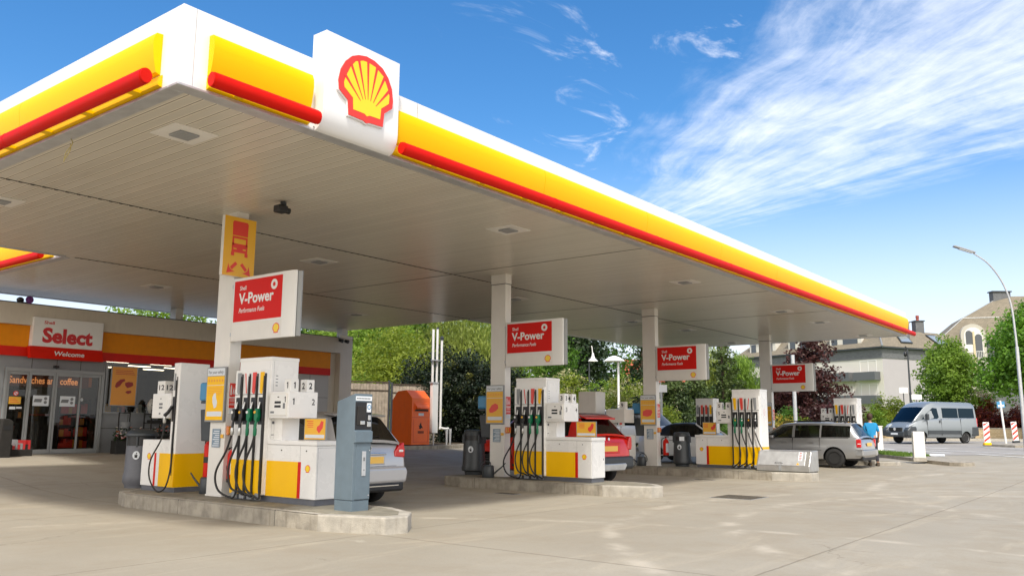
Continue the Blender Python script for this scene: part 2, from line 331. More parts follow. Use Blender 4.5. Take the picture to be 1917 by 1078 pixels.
# ------------------------------------------------------------------ mesh helpers
ORG = {}
class MB:
    def __init__(s): s.v = []; s.f = []; s.mi = []; s.cur = 0
    def add(s, vs, fs):
        o = len(s.v); s.v += [tuple(p) for p in vs]
        for f in fs: s.f.append([i+o for i in f]); s.mi.append(s.cur)
        return s
    def quad(s, *p): return s.add(p, [list(range(len(p)))])
    def box(s, x0, x1, y0, y1, z0, z1):
        if x0 > x1: x0, x1 = x1, x0
        if y0 > y1: y0, y1 = y1, y0
        if z0 > z1: z0, z1 = z1, z0
        v = [(x0,y0,z0),(x1,y0,z0),(x1,y1,z0),(x0,y1,z0),(x0,y0,z1),(x1,y0,z1),(x1,y1,z1),(x0,y1,z1)]
        return s.add(v, [[0,3,2,1],[4,5,6,7],[0,1,5,4],[1,2,6,5],[2,3,7,6],[3,0,4,7]])
    def obox(s, O, U, V, N, u0, u1, v0, v1, n0, n1):
        O, U, V, N = map(Vector, (O, U, V, N))
        P = lambda a, b, c: O+U*a+V*b+N*c
        v = [P(u0,v0,n0),P(u1,v0,n0),P(u1,v1,n0),P(u0,v1,n0),P(u0,v0,n1),P(u1,v0,n1),P(u1,v1,n1),P(u0,v1,n1)]
        return s.add(v, [[0,3,2,1],[4,5,6,7],[0,1,5,4],[1,2,6,5],[2,3,7,6],[3,0,4,7]])
    def prism(s, poly, axis, a, b):
        """poly of 2-D points in the two remaining axes (cyclic order x,y,z minus axis)"""
        if axis == 'x': P = lambda p, t: (t, p[0], p[1])
        elif axis == 'y': P = lambda p, t: (p[0], t, p[1])
        else: P = lambda p, t: (p[0], p[1], t)
        n = len(poly)
        v = [P(p, a) for p in poly]+[P(p, b) for p in poly]
        f = [[i, (i+1) % n, (i+1) % n+n, i+n] for i in range(n)]
        f += [list(range(n))[::-1], [i+n for i in range(n)]]
        return s.add(v, f)
    def oprism(s, poly, O, U, V, N, n0, n1):
        O, U, V, N = map(Vector, (O, U, V, N)); n = len(poly)
        v = [O+U*p[0]+V*p[1]+N*n0 for p in poly]+[O+U*p[0]+V*p[1]+N*n1 for p in poly]
        f = [[i, (i+1) % n, (i+1) % n+n, i+n] for i in range(n)]+[list(range(n))[::-1], [i+n for i in range(n)]]
        return s.add(v, f)
    def tube(s, pts, r, n=8, caps=True, r1=None):
        pts = [Vector(p) for p in pts]; rings = []
        k = len(pts)
        up = Vector((0, 0, 1))
        prev = None
        for i, p in enumerate(pts):
            t = (pts[min(i+1, k-1)]-pts[max(i-1, 0)]).normalized()
            if prev is None:
                a = t.cross(up)
                if a.length < .05: a = t.cross(Vector((1, 0, 0)))
                a.normalize()
            else:
                a = prev-t*prev.dot(t); a.normalize()
            prev = a; b = t.cross(a)
            rad = r if r1 is None else r+(r1-r)*i/(k-1)
            if isinstance(r, (list, tuple)): rad = r[i]
            rings.append([p+(a*math.cos(2*PI*j/n)+b*math.sin(2*PI*j/n))*rad for j in range(n)])
        o = len(s.v); s.v += [tuple(q) for R in rings for q in R]
        for i in range(k-1):
            for j in range(n):
                j2 = (j+1) % n
                s.f.append([o+i*n+j, o+i*n+j2, o+(i+1)*n+j2, o+(i+1)*n+j]); s.mi.append(s.cur)
        if caps:
            s.f.append([o+j for j in range(n)][::-1]); s.mi.append(s.cur)
            s.f.append([o+(k-1)*n+j for j in range(n)]); s.mi.append(s.cur)
        return s
    def lathe(s, prof, c, n=24, axis='z', sx=1., sy=1., cap0=True):
        """prof: list of (r, h)"""
        o = len(s.v); c = Vector(c)
        for r, h in prof:
            for j in range(n):
                a = 2*PI*j/n; p = (r*math.cos(a)*sx, r*math.sin(a)*sy, h)
                if axis == 'x': p = (p[2], p[0], p[1])
                elif axis == 'y': p = (p[0], p[2], p[1])
                s.v.append((c.x+p[0], c.y+p[1], c.z+p[2]))
        for i in range(len(prof)-1):
            for j in range(n):
                j2 = (j+1) % n
                s.f.append([o+i*n+j, o+i*n+j2, o+(i+1)*n+j2, o+(i+1)*n+j]); s.mi.append(s.cur)
        if cap0: s.f.append([o+j for j in range(n)][::-1]); s.mi.append(s.cur)
        s.f.append([o+(len(prof)-1)*n+j for j in range(n)]); s.mi.append(s.cur)
        return s
    def build(s, name, mats, parent=None, smooth=30, bevel=0, seg=2, recalc=True):
        off = ORG.get(parent.name, (0, 0, 0)) if parent else (0, 0, 0)
        me = bpy.data.meshes.new(name)
        vv = [(a-off[0], b-off[1], c-off[2]) for a, b, c in s.v]
        me.from_pydata(vv, [], s.f)
        if not isinstance(mats, (list, tuple)): mats = [mats]
        for m_ in mats: me.materials.append(M[m_] if isinstance(m_, str) else m_)
        if len(mats) > 1: me.polygons.foreach_set('material_index', s.mi)
        if recalc:
            import bmesh
            bm = bmesh.new(); bm.from_mesh(me); bmesh.ops.recalc_face_normals(bm, faces=bm.faces); bm.to_mesh(me); bm.free()
        me.update()
        if smooth:
            me.polygons.foreach_set('use_smooth', [True]*len(me.polygons)); me.set_sharp_from_angle(angle=RAD(smooth))
        o = bpy.data.objects.new(name, me); COL.objects.link(o)
        if parent: o.parent = parent; ORG[o.name] = off
        if bevel:
            b = o.modifiers.new('bevel', 'BEVEL'); b.width = bevel; b.segments = seg; b.limit_method = 'ANGLE'; b.angle_limit = RAD(40)
            b.harden_normals = False
        return o

def tag(o, label=None, cat=None, group=None, kind=None):
    if label: o['label'] = label
    if cat: o['category'] = cat
    if group: o['group'] = group
    if kind: o['kind'] = kind
    return o
def thing(name, label, cat, loc, group=None, local=False):
    o = bpy.data.objects.new(name, None); COL.objects.link(o); o.location = loc
    o.empty_display_size = .2
    ORG[o.name] = (0, 0, 0) if local else tuple(loc)
    return tag(o, label, cat, group)
def struct(name, mb, m, **k):
    o = mb.build(name, m, None, **k); o['kind'] = 'structure'; return o
def dup(o, parent=None):
    c = o.copy(); COL.objects.link(c)
    if parent: c.parent = parent; c.matrix_parent_inverse = Matrix()
    for ch in list(o.children): dup(ch, c)
    return c
def uvbox(o, off=(0, 0)):
    me = o.data; uv = me.uv_layers.new(name='UVMap')
    for p in me.polygons:
        n = p.normal
        for li in p.loop_indices:
            v = me.vertices[me.loops[li].vertex_index].co
            if abs(n.z) > .95: uv.data[li].uv = (v.x, v.y)
            else:
                t = Vector((-n.y, n.x, 0)).normalized(); s_ = v.z/max(.2, math.sqrt(1-n.z*n.z))
                uv.data[li].uv = (v.x*t.x+v.y*t.y, s_)
    return o

XF = ((0, -1, 0), (0, 0, 1), (-1, 0, 0))      # a face looking towards -X: right, up, outward
YF = ((1, 0, 0), (0, 0, 1), (0, -1, 0))       # a face looking towards -Y
ZF = ((1, 0, 0), (0, 1, 0), (0, 0, 1))

def digit_one(name, m, parent, O, frame, h, align):
    k = h/.73; mb = MB(); off = (-.16 if align == 'CENTER' else .12)
    mb.oprism([((off+a)*k, b*k) for a, b in ((.13, 0), (.27, 0), (.27, .73), (.17, .73), (.02, .60), (.02, .50), (.13, .56))], O, *frame, 0, .0015)
    return mb.build(name, m, parent, smooth=0)
def text(s, name, m, parent, O, frame, h, width=None, bold=0., shear=0., align='LEFT', depth=.0015, track=1.):
    """real lettering standing 1.5 mm proud of its sign; O = lower left (or middle) of the base line"""
    if s == '1': return digit_one(name, m, parent, O, frame, h, align)
    cu = bpy.data.curves.new('t', 'FONT'); cu.body = s; cu.size = 1; cu.offset = bold; cu.shear = shear
    cu.extrude = 0; cu.align_x = align; cu.space_character = track; cu.resolution_u = 3
    ob = bpy.data.objects.new('t', cu); COL.objects.link(ob)
    dg = bpy.context.evaluated_depsgraph_get(); ev = ob.evaluated_get(dg)
    me = bpy.data.meshes.new_from_object(ev)
    bpy.data.objects.remove(ob); bpy.data.curves.remove(cu)
    co = np.array([v.co[:] for v in me.vertices])
    if len(co) == 0: return None
    k = h/.73; kx = k
    w = co[:, 0].max()-co[:, 0].min()
    if width: kx = width/w
    U, V, N = [Vector(a) for a in frame]; O = Vector(O)
    mb = MB()
    vs = [O+U*(c[0]*kx)+V*(c[1]*k)+N*depth for c in co]
    mb.add(vs, [list(p.vertices) for p in me.polygons])
    bpy.data.meshes.remove(me)
    return mb.build(name, m, parent, smooth=0, recalc=False)

def curve_pts(ctrl, n=8):
    """Catmull-Rom through control points"""
    c = [Vector(p) for p in ctrl]; c = [c[0]*2-c[1]]+c+[c[-1]*2-c[-2]]; out = []
    for i in range(1, len(c)-2):
        p0, p1, p2, p3 = c[i-1:i+3]
        for j in range(n):
            t = j/n
            out.append(.5*((2*p1)+(p2-p0)*t+(2*p0-5*p1+4*p2-p3)*t*t+(3*p1-p0-3*p2+p3)*t**3))
    out.append(c[-2]); return out

def S(t): t = max(0., min(1., t)); return t*t*(3-2*t)
def G(x, y):
    """height of the ground: level among the islands, rising to the shop and to the street"""
    a = .945*S((y-15.5)/8.)*(1-S((x-34)/8)) ; b = .9*S((x-18)/48)
    return .55*(1-(1-a)*(1-b))

# pecten emblem, in units of its own width
PO = [(-.459,-.031),(-.429,.113),(-.358,.241),(-.26,.338),(-.157,.388),(-.025,.417),(.112,.405),(.254,.352),(.356,.257),(.426,.127),(.451,-.028),(.441,-.129),(.306,-.235),(.285,-.42),(.06,-.432),(.008,-.452),(-.04,-.432),(-.281,-.424),(-.299,-.245),(-.443,-.148)]
PIN = [(-.376,-.044),(-.358,.029),(-.279,.192),(-.205,.286),(-.088,.336),(.0,.345),(.129,.325),(.272,.244),(.356,.093),(.38,.02),(.375,-.085),(.245,-.189),(.232,-.335),(.055,-.34),(.010,-.363),(-.031,-.34),(-.215,-.338),(-.225,-.194),(-.367,-.098)]
RIB = [((-.348,.045),(-.104,-.193)),((-.262,.206),(-.065,-.165)),((-.150,.307),(-.023,-.152)),((0,.346),(.018,-.141)),((.151,.316),(.060,-.149)),((.280,.221),(.108,-.155)),((.364,.074),(.152,-.185))]
def pecten(name, parent, O, frame, w, depth=.004, ribs=True):
    k = w/.91
    U, V, N = frame
    mb = MB(); mb.oprism([(a*k, b*k) for a, b in PO], O, U, V, N, 0, depth)
    mb.cur = 1; mb.oprism([(a*k, b*k) for a, b in PIN], O, U, V, N, depth, depth+max(.001, depth*.25))
    mb.cur = 0
    if ribs:
        for (a, b), (c, d) in RIB:
            L = math.hypot(c-a, d-b); nx, ny = -(d-b)/L*.020, (c-a)/L*.020
            a2, b2 = a-(c-a)/L*.02, b-(d-b)/L*.02
            mb.oprism([((a2-nx)*k,(b2-ny)*k),((a2+nx)*k,(b2+ny)*k),((c+nx*.2)*k,(d+ny*.2)*k),((c-nx*.2)*k,(d-ny*.2)*k)], O, U, V, N, depth, depth+max(.0022, depth*.45))
    return mb.build(name, ['redlogo', 'yellogo'], parent, smooth=0)

# ------------------------------------------------------------------ ground
def ground_sheet():
    xs = sorted(set([-1500,-700,-300,-120,-60,-30]+list(np.arange(-16, 80, 1.6))+[85,95,110,130,160,220,400,900,2000]))
    ys = sorted(set([-1500,-700,-300,-120,-60,-30]+list(np.arange(-16, 45, 1.6))+[50,60,75,100,150,250,500,1000,2000]))
    mb = MB(); nx, ny = len(xs), len(ys)
    v = [(x, y, G(x, y)) for y in ys for x in xs]
    f = [[j*nx+i, j*nx+i+1, (j+1)*nx+i+1, (j+1)*nx+i] for j in range(ny-1) for i in range(nx-1)]
    mb.add(v, f)
    return struct('ground', mb, 'concrete', smooth=60, recalc=False)
ground_sheet()
FWD = Vector((math.cos(yaw), math.sin(yaw), 0)); RGT = Vector((math.sin(yaw), -math.cos(yaw), 0))
def st(s, t, dz=0.):
    """s metres ahead of the viewpoint and t to its right -> world, on the ground"""
    p = FWD*s+RGT*t; return (p.x, p.y, G(p.x, p.y)+dz)
def sheet(name, s0, s1, t0, t1, dz, m, kind='structure', step=2.):
    mb = MB(); ns = max(1, int((s1-s0)/step)); nt = max(1, int((t1-t0)/step))
    v = [st(s0+(s1-s0)*i/ns, t0+(t1-t0)*j/nt, dz) for i in range(ns+1) for j in range(nt+1)]
    f = [[i*(nt+1)+j, (i+1)*(nt+1)+j, (i+1)*(nt+1)+j+1, i*(nt+1)+j+1] for i in range(ns) for j in range(nt)]
    mb.add(v, f); o = mb.build(name, m, None); o['kind'] = kind; return o
def strip(name, pts, w, h, m, kind='structure', top=None, base=-.05):
    """a kerb that follows a ground polyline"""
    mb = MB(); P = [Vector((a, b, 0)) for a, b in pts]; L = []; R = []
    for i, p in enumerate(P):
        t = (P[min(i+1, len(P)-1)]-P[max(i-1, 0)]).normalized(); n = Vector((-t.y, t.x, 0))*w/2
        L.append(p+n); R.append(p-n)
    for i in range(len(P)-1):
        q = []
        for a in (L[i], R[i], R[i+1], L[i+1]):
            g_ = G(a.x, a.y); q.append(((a.x, a.y, g_+base), (a.x, a.y, g_+h)))
        v = [z[0] for z in q]+[z[1] for z in q]
        mb.add(v, [[3,2,1,0],[4,5,6,7],[0,1,5,4],[1,2,6,5],[2,3,7,6],[3,0,4,7]])
    o = mb.build(name, m, None, smooth=0); o['kind'] = kind; return o

# ------------------------------------------------------------------ pump islands
ZI = .213
def island(idx, x0, ynear, yfar, label, w=1.32):
    # outline seen from above; the near end is a faceted nose, sunlight put into its paler colour
    x1 = x0+w
    body = [(x0, ynear+.95), (x0, yfar-.75), (x0+.22, yfar-.12), (x0+.6, yfar), (x1-.5, yfar), (x1, yfar-.7), (x1, ynear+.95)]
    t = thing('pump_island', label, 'kerb island', (x0+w/2, (ynear+yfar)/2, 0), 'raised pump islands')
    def ring(poly, name, m, bev=.02):
        mb = MB(); mb.prism(poly, 'z', -.05, ZI); return mb.build(name, m, t, smooth=0, bevel=bev)
    ring(body, 'kerb_edge', 'kerb')
    nose = [(x0-.012, ynear+1.0), (x0+.30, ynear+.07), (x0+.64, ynear-.01), (x1-.28, ynear+.32), (x1+.012, ynear+1.0)]
    ring(nose, 'nose_block', 'kerbpale')
    ins = [(x0+.15, ynear+1.0), (x0+.40, ynear+.24), (x0+.62, ynear+.16), (x1-.38, ynear+.46), (x1-.15, ynear+1.0), (x1-.15, yfar-.76), (x1-.55, yfar-.15), (x0+.65, yfar-.15), (x0+.34, yfar-.25), (x0+.15, yfar-.8)]
    mb = MB(); mb.prism(ins, 'z', ZI-.03, ZI+.005); mb.build('paving', 'islandtop', t, smooth=0)
    # pale strip along the top edge, its caught light put into colour
    mb = MB()
    mb.box(x0-.003, x0+.085, ynear+1.02, yfar-.78, ZI+.0005, ZI+.004)
    mb.build('edge_line', 'kerbpale', t, smooth=0)
    mb = MB(); yy = ynear+1.9
    while yy < yfar-.9: mb.box(x0-.0015, x0+.15, yy, yy+.006, -.01, ZI+.0052); yy += 2.4
    mb.build('kerb_joint', 'dark', t, smooth=0)
    return t
island(1, 7.42, 7.95, 14.6, 'pump island kerb with the blue grey terminal at its near end')
island(2, 14.62, 8.08, 13.6, 'pump island kerb under the red car, second from the shop sign side')
island(3, 21.75, 7.38, 14.8, 'pump island kerb carrying the sloped metal cover at its near end')
island(4, 30.95, 7.6, 13.4, 'farthest pump island kerb, behind the silver estate car')

# ------------------------------------------------------------------ canopy
ZS, ZT = 4.873, 5.785
XL, XR, YN, YB, YB2, XN, XW = 4.48, 35.2, 7.93, 18.55, 25.35, 8.15, 21.45
can = thing('forecourt_canopy', 'large white, yellow and red canopy roof over the fuel pumps', 'canopy', (19, 13, 0))
mb = MB()
mb.box(XL+.16, XR-.1, YN+.16, YB, ZS+.012, ZS+.10); mb.box(XN+.1, XW, YB, YB2, ZS+.012, ZS+.10)
mb.build('soffit', 'soffit', can, smooth=0)
mb = MB()
mb.box(XL+.1, XR-.1, YN+.1, YB-.1, ZT-.35, ZT-.2); mb.box(XN+.1, XW-.1, YB-.1, YB2-.1, ZT-.34, ZT-.19)
mb.build('roof_deck', 'grey', can, smooth=0)
T_ = .16
mb = MB()
def panels(a, b, step, fn):
    n = max(1, round((b-a)/step)); w = (b-a)/n
    for i in range(n): fn(a+i*w+.004, a+(i+1)*w-.004)
panels(XL+T_, XR, 3.35, lambda a, b: mb.box(a, b, YN, YN+T_, ZS+.03, ZT))
mb.build('front_fascia', 'white_fascia', can, smooth=0, bevel=.004)
mb = MB()
panels(YN+T_, YB-T_, 3.4, lambda a, b: mb.box(XL, XL+T_, a, b, ZS+.03, ZT))
mb.box(XL, XL+T_-.002, YN, YN+T_-.002, ZS+.03, ZT)
mb.build('side_fascia', 'white_fascia', can, smooth=0, bevel=.004)
mb = MB(); mb.box(XN, XN+T_, YB, YB2, ZS+.03, ZT); mb.box(XL, XN-.01, YB-T_+.02, YB+.01, ZS+.031, ZT-.002)
mb.box(XR-T_, XR-.002, YN+T_, YB, ZS+.031, ZT-.001); mb.box(XW, XR, YB+.005, YB+T_, ZS+.031, ZT-.003); mb.box(XW-.01, XW+T_, YB+T_+.01, YB2, ZS+.03, ZT-.001); mb.box(XN+T_, XW, YB2-.005, YB2+T_, ZS+.03, ZT)
mb.build('rear_fascia', 'white_fascia', can, smooth=0)
# gutter trim along the lower edge
mb = MB()
def trim(x0, x1, y0, y1): mb.box(x0, x1, y0, y1, ZS, ZS+.028)
trim(XL-.02, XR+.02, YN-.02, YN+.17); trim(XL-.02, XL+.17, YN+.172, YB); trim(XR-.17, XR+.02, YN+.172, YB); trim(XL+.172, XN-.002, YB-.14, YB+.03)
trim(XN-.02, XN+.15, YB+.032, YB2); trim(XN+.152, XW+.1, YB2-.10, YB2+.06); trim(XW+.152, XR-.172, YB-.02, YB+.16)
mb.build('edge_trim', 'galv', can, smooth=0, bevel=.006)
# soffit seams
mb = MB()
for y in (13.2, 18.46): mb.box(XL+.2 if y < 18 else XN+.2, XR-.3 if y < 18 else XW, y-.005, y+.005, ZS+.004, ZS+.0115)
for x in (14.7, 21.4, 26.2): mb.box(x-.003, x+.003, YN+.2, YB-.02, ZS+.006, ZS+.0113)
x = XL+.25
while x < XR-.4:
    for y in (13.2,)+((18.46,) if XN+.2 < x < XW else ()):
        mb.box(x, x+.05, y-.018, y+.018, ZS+.0005, ZS+.0038)
    x += .17
mb.build('soffit_joint', 'dark', can, smooth=0)
# yellow bands: curved outward at the top
def band_prof(o, s):
    return [(o, 5.538), (o+s*.07, 5.532), (o+s*.098, 5.47), (o+s*.105, 5.38), (o+s*.095, 5.28), (o+s*.078, 5.18), (o+s*.055, 5.09), (o, 5.07)]
mb = MB()
panels(4.80, 6.16, 3, lambda a, b: mb.prism(band_prof(YN-.002, -1), 'x', a, b))
panels(7.49, 35.1, 3.45, lambda a, b: mb.prism(band_prof(YN-.002, -1), 'x', a, b))
mb.build('yellow_band', 'yellow_f', can, smooth=40)
mb = MB()
for k in range(1, 8): x = 7.49+k*(35.1-7.49)/8; mb.prism([(YN-.01, 5.53), (YN-.093, 5.46), (YN-.10, 5.38), (YN-.07, 5.17), (YN-.01, 5.075)], 'x', x-.0045, x+.0045)
for k in range(1, 9): x = XL+T_+k*(XR-XL-T_)/9; mb.box(x-.004, x+.004, YN+.004, YN+.02, 5.54, ZT-.01)
for k in range(1, 3): y = 8.30+k*9.9/3; mb.prism([(XL-.01, 5.53), (XL-.093, 5.46), (XL-.10, 5.38), (XL-.07, 5.17), (XL-.01, 5.075)], 'y', y-.0045, y+.0045)
mb.build('panel_joint', 'trunk', can, smooth=0)
mb = MB()
panels(8.30, 18.2, 3.3, lambda a, b: mb.prism([(p, q) for p, q in band_prof(XL-.002, -1)], 'y', a, b))
mb.build('yellow_band', 'yellow_f', can, smooth=40)
mb = MB(); panels(19.0, 25., 3.3, lambda a, b: mb.prism([(p, q) for p, q in band_prof(XN-.002, -1)], 'y', a, b))
mb.build('yellow_band', 'yellow_f', can, smooth=40)
# lower yellow ledge with brackets that carry the red light tube
mb = MB()
led = lambda o: [(o, 5.06), (o-.012, 5.055), (o-.012, 4.99), (o-.05, 4.965), (o-.05, 4.935), (o, 4.92)]
for a, b in ((4.80, 6.16), (7.49, 35.1)): mb.prism(led(YN-.003), 'x', a, b)
for a, b in ((8.25, 18.2),): mb.prism(led(XL-.003), 'y', a, b)
mb.prism(led(XN-.003), 'y', 19.0, 25.)
mb.build('light_ledge', 'yellow_f', can, smooth=0)
for x in np.arange(5.1, 35, 1.05):
    if x < 6.1 or x > 7.6: MB().box(x, x+.11, YN-.17, YN-.01, 4.925, 4.96).build('tube_bracket', 'yellow_f', can, smooth=0)
for y in np.arange(8.6, 18, 1.05): MB().box(XL-.17, XL-.01, y, y+.13, 4.925, 4.96).build('tube_bracket', 'yellow_f', can, smooth=0)
def redtube(pts, axis):
    mb = MB(); a, b, c1, c2 = pts
    n = max(1, round((b-a)/3.35)); w = (b-a)/n
    pr = [(math.cos(t)*.07, math.sin(t)*.086) for t in np.linspace(0, 2*PI, 20, endpoint=False)]
    for i in range(n):
        lo, hi = a+i*w+.006, a+(i+1)*w-.006
        mb.prism([(c1+p, c2+q) for p, q in pr], axis, lo, hi)
        if i: mb.prism([(c1+p*1.04, c2+q*1.04) for p, q in pr], axis, lo-.02, lo+.012)
    mb.prism([(c1+p*.93, c2+q*.93) for p, q in pr], axis, a-.02, b+.02)
    return mb.build('light_tube', 'redtube', can, smooth=40)
redtube((4.73, 6.12, YN-.235, 4.952), 'x'); redtube((7.53, 35.3, YN-.235, 4.952), 'x')
redtube((8.17, 18.3, XL-.235, 4.952), 'y'); redtube((19.1, 25., XN-.235, 4.952), 'y')
# emblem panel
mb = MB()
pr = [(8.0, 6.125), (7.75, 6.125), (7.75, 5.16)]+[(7.75+.150*(1-math.cos(a)), 5.16-.285*math.sin(a)) for a in np.linspace(.15, PI/2, 9)]+[(7.905, 4.873), (7.905, 4.93), (8.0, 4.94)]
mb.prism(pr, 'x', 6.25, 7.495)
ep = mb.build('emblem_panel', 'white_fascia', can, smooth=35, bevel=.006)
ORG[ep.name] = ORG[can.name]
mb = MB(); mb.oprism([(a*1.045/1., b*1.045) for a, b in PO], (6.895, 7.749, 5.57), *YF, 0, .03); mb.build('emblem_backing', 'white_fascia', ep, smooth=0)
pecten('shell_emblem', ep, (6.895, 7.719, 5.57), YF, .92, .012)
# columns
def column(x, label=None, y0=12.14, y1=12.57):
    mb = MB(); mb.box(x, x+.215, y0, y1, ZI, ZS-.22); mb.box(x-.006, x+.221, y0-.006, y1+.006, ZS-.215, ZS+.02)
    mb.box(x-.012, x+.227, y0-.012, y1+.012, ZI-.01, ZI+.03)
    mb.build('column', 'column', can, smooth=0, bevel=.008)
    mb = MB(); mb.box(x-.009, x+.224, y0-.009, y1+.009, ZS-.228, ZS-.217); mb.build('column_band', 'dark', can, smooth=0)
for x in (8.09, 15.37, 22.63, 31.85): column(x)
for x in (14.2, 20.95): MB().box(x, x+.25, 24.3, 24.62, 3.9, ZS+.03).build('rear_column', 'column', can, smooth=0)
# downlights
for (x, y) in [(5.38,9.3),(11.8,9.27),(18.85,9.25),(25.45,9.28),(28.85,9.22),(34.0,9.24),(5.35,14.6),(11.76,14.5),(18.66,14.4),(25.1,14.3),(28.5,14.0),(34,14.6),(11.5,20.7),(18.4,20.7)]:
    mb = MB(); mb.box(x-.29, x+.29, y-.29, y+.29, ZS-.004, ZS+.0112)
    f = mb.build('downlight', 'column', can, smooth=0, bevel=.003)
    mb = MB(); mb.box(x-.13, x+.13, y-.13, y+.13, ZS-.028, ZS-.0045); mb.build('lamp_glass', 'grey', f, smooth=0, bevel=.006)
# loose cable loop at the left edge
mb = MB(); mb.tube(curve_pts([(4.62,10.6,4.87),(4.62,10.55,4.80),(4.60,10.66,4.70),(4.61,10.72,4.60),(4.6,10.68,4.62),(4.62,10.6,4.72),(4.63,10.62,4.82)], 6), .006, 6)
mb.build('cable_loop', mat('pale_cable', (.5, .42, .16), .5), can)
# cctv camera under the canopy
t = thing('ceiling_camera', 'small black camera hanging under the canopy beside the first column', 'security camera', (8.115, 10.95, ZS))
mb = MB(); mb.lathe([(.045, 0), (.05, -.05), (.03, -.07)], (8.115, 10.95, ZS), 12); mb.build('mount', 'dgrey', t)
mb = MB(); mb.box(7.98, 8.16, 10.87, 11.03, ZS-.19, ZS-.07); mb.tube([(8.07,10.95,ZS-.13),(8.22,10.9,ZS-.15)], .05, 12); mb.build('housing', 'black', t, bevel=.02)

# ------------------------------------------------------------------ hanging price-flag signs
def flag_sign(x, label, ynear=10.47, yfar=12.12, z0=2.69, z1=3.725):
    t = thing('hanging_sign', label, 'sign', (x+.1, (ynear+yfar)/2, z0), 'red fuel signs fixed to the columns')
    L = yfar-ynear; th = .07
    mb = MB()
    pr = [(x-.02, yfar), (x-.035, yfar-.03), (x-.035, ynear+.30), (x-.025, ynear+.14), (x+.0, ynear+.06), (x+.035, ynear+.05), (x+.035, yfar)]
    mb.prism(pr, 'z', z0, z1); mb.build('panel', 'white', t, smooth=35, bevel=.004)
    mb = MB(); pr2 = [(x+.045, yfar), (x+.045, ynear+.05), (x+.075, ynear), (x+.10, ynear), (x+.10, yfar)]
    mb.prism(pr2, 'z', z0+.01, z1-.01); mb.build('rear_panel', 'alu', t, smooth=0, bevel=.004)
    # red field
    fy1, fy0 = yfar-.06, ynear+.33; fz0, fz1 = z0+.315, z1-.05
    mb = MB(); mb.box(x-.0385, x-.034, fy0, fy1, fz0, fz1); f = mb.build('red_field', 'redsign', t, smooth=0)
    X = x-.0385; w = fy1-fy0; hgt = fz1-fz0
    text('Shell', 'lettering', 'text_white', f, (X, fy1-.12*w, fz0+.765*hgt), XF, .072, width=.135*w, bold=.012)
    text('V-Power', 'lettering', 'text_white', f, (X, fy1-.115*w, fz0+.43*hgt), XF, .18, width=.73*w, bold=.028)
    text('Performance Fuels', 'lettering', 'text_white', f, (X, fy1-.115*w, fz0+.21*hgt), XF, .078, width=.54*w, bold=.012, shear=.25)
    mb = MB(); cy, cz = fy0+.16*w, fz0+.80*hgt
    mb.lathe([(.082, 0), (.082, -.003)], (X-.0005, cy, cz), 28, 'x'); mb.cur = 1
    star = []
    for i in range(16):
        a = PI*2*i/16; r_ = .046 if i % 2 == 0 else .026; star.append((r_*math.cos(a), r_*math.sin(a)))
    mb.oprism(star, (X-.0035, cy, cz), *XF, 0, .001)
    mb.build('round_badge', ['text_white', 'redsign'], f, smooth=0)
    mb = MB(); mb.box(x-.037, x-.0352, fy0-.02, yfar-.03, z0+.02, fz0-.03); mb.build('price_strip', 'column', t, smooth=0)
    pecten('small_emblem', t, (x-.0375, ynear+.44, z0+.155), XF, .17, .003, ribs=False)
    mb = MB()
    for z in (z0+.12, z1-.12): mb.box(x-.02, x+.03, yfar-.001, yfar+.03, z-.03, z+.03)
    mb.build('fixing', 'galv', t, smooth=0)
    return t
flag_sign(8.10, 'red fuel sign on the column below the yellow lorry sign')
flag_sign(15.38, 'red fuel sign on the column behind the red car')
flag_sign(22.64, 'red fuel sign on the third column, above the dark bin with a white sticker')
flag_sign(31.86, 'smallest red fuel sign, on the farthest column in front of the dark red tree')

# yellow lorry sign
t = thing('lorry_lane_sign', 'yellow sign with a red lorry and two arrows, high on the first column', 'sign', (8.1, 12.05, 3.76))
mb = MB(); mb.box(7.80, 8.41, 12.06, 12.135, 3.765, 4.77); mb.build('panel', 'column', t, smooth=0, bevel=.006)
M['signyel'] = mat('sign_yellow', (.85, .46, .03), .35)
mb = MB(); mb.box(7.805, 8.405, 12.055, 12.0595, 3.77, 4.765); f = mb.build('face', 'signyel', t, smooth=0)
O = (8.105, 12.0545, 4.27)
mb = MB(); q = lambda pts: mb.oprism(pts, O, *YF, 0, .002)
q([(-.145,.18),(-.15,.40),(-.13,.43),(.13,.43),(.15,.40),(.145,.18)]) # windscreen header
q([(-.145,.17),(-.145,.02),(-.115,.02),(-.115,.17)]); q([(.115,.17),(.115,.02),(.145,.02),(.145,.17)])
q([(-.115,.17),(.115,.17),(.115,.135),(-.115,.135)])
q([(-.15,.05),(.15,.05),(.15,-.10),(-.15,-.10)])
q([(-.16,-.10),(-.10,-.10),(-.10,-.16),(-.16,-.16)]); q([(.10,-.10),(.16,-.10),(.16,-.16),(.10,-.16)])
def arrow(cx, cy, sgn):
    d = Vector((sgn*.7, -.72)); d.normalize(); n = Vector((-d.y, d.x))
    P = lambda a, b: (cx+d.x*a+n.x*b, cy+d.y*a+n.y*b)
    q([P(-.12,.028),P(.02,.028),P(.02,-.028),P(-.12,-.028)])
    q([P(.0,.09),P(.14,0),P(.0,-.09),P(.035,-.03),P(.035,.03)])
mb.build('lorry_symbol', 'redlogo', f, smooth=0)
mb = MB(); arrow(-.13, -.36, -1); mb.build('arrow', 'redlogo', f, smooth=0)
mb = MB(); arrow(.13, -.37, 1); mb.build('arrow', 'redlogo', f, smooth=0)
mb = MB(); mb.cur = 0
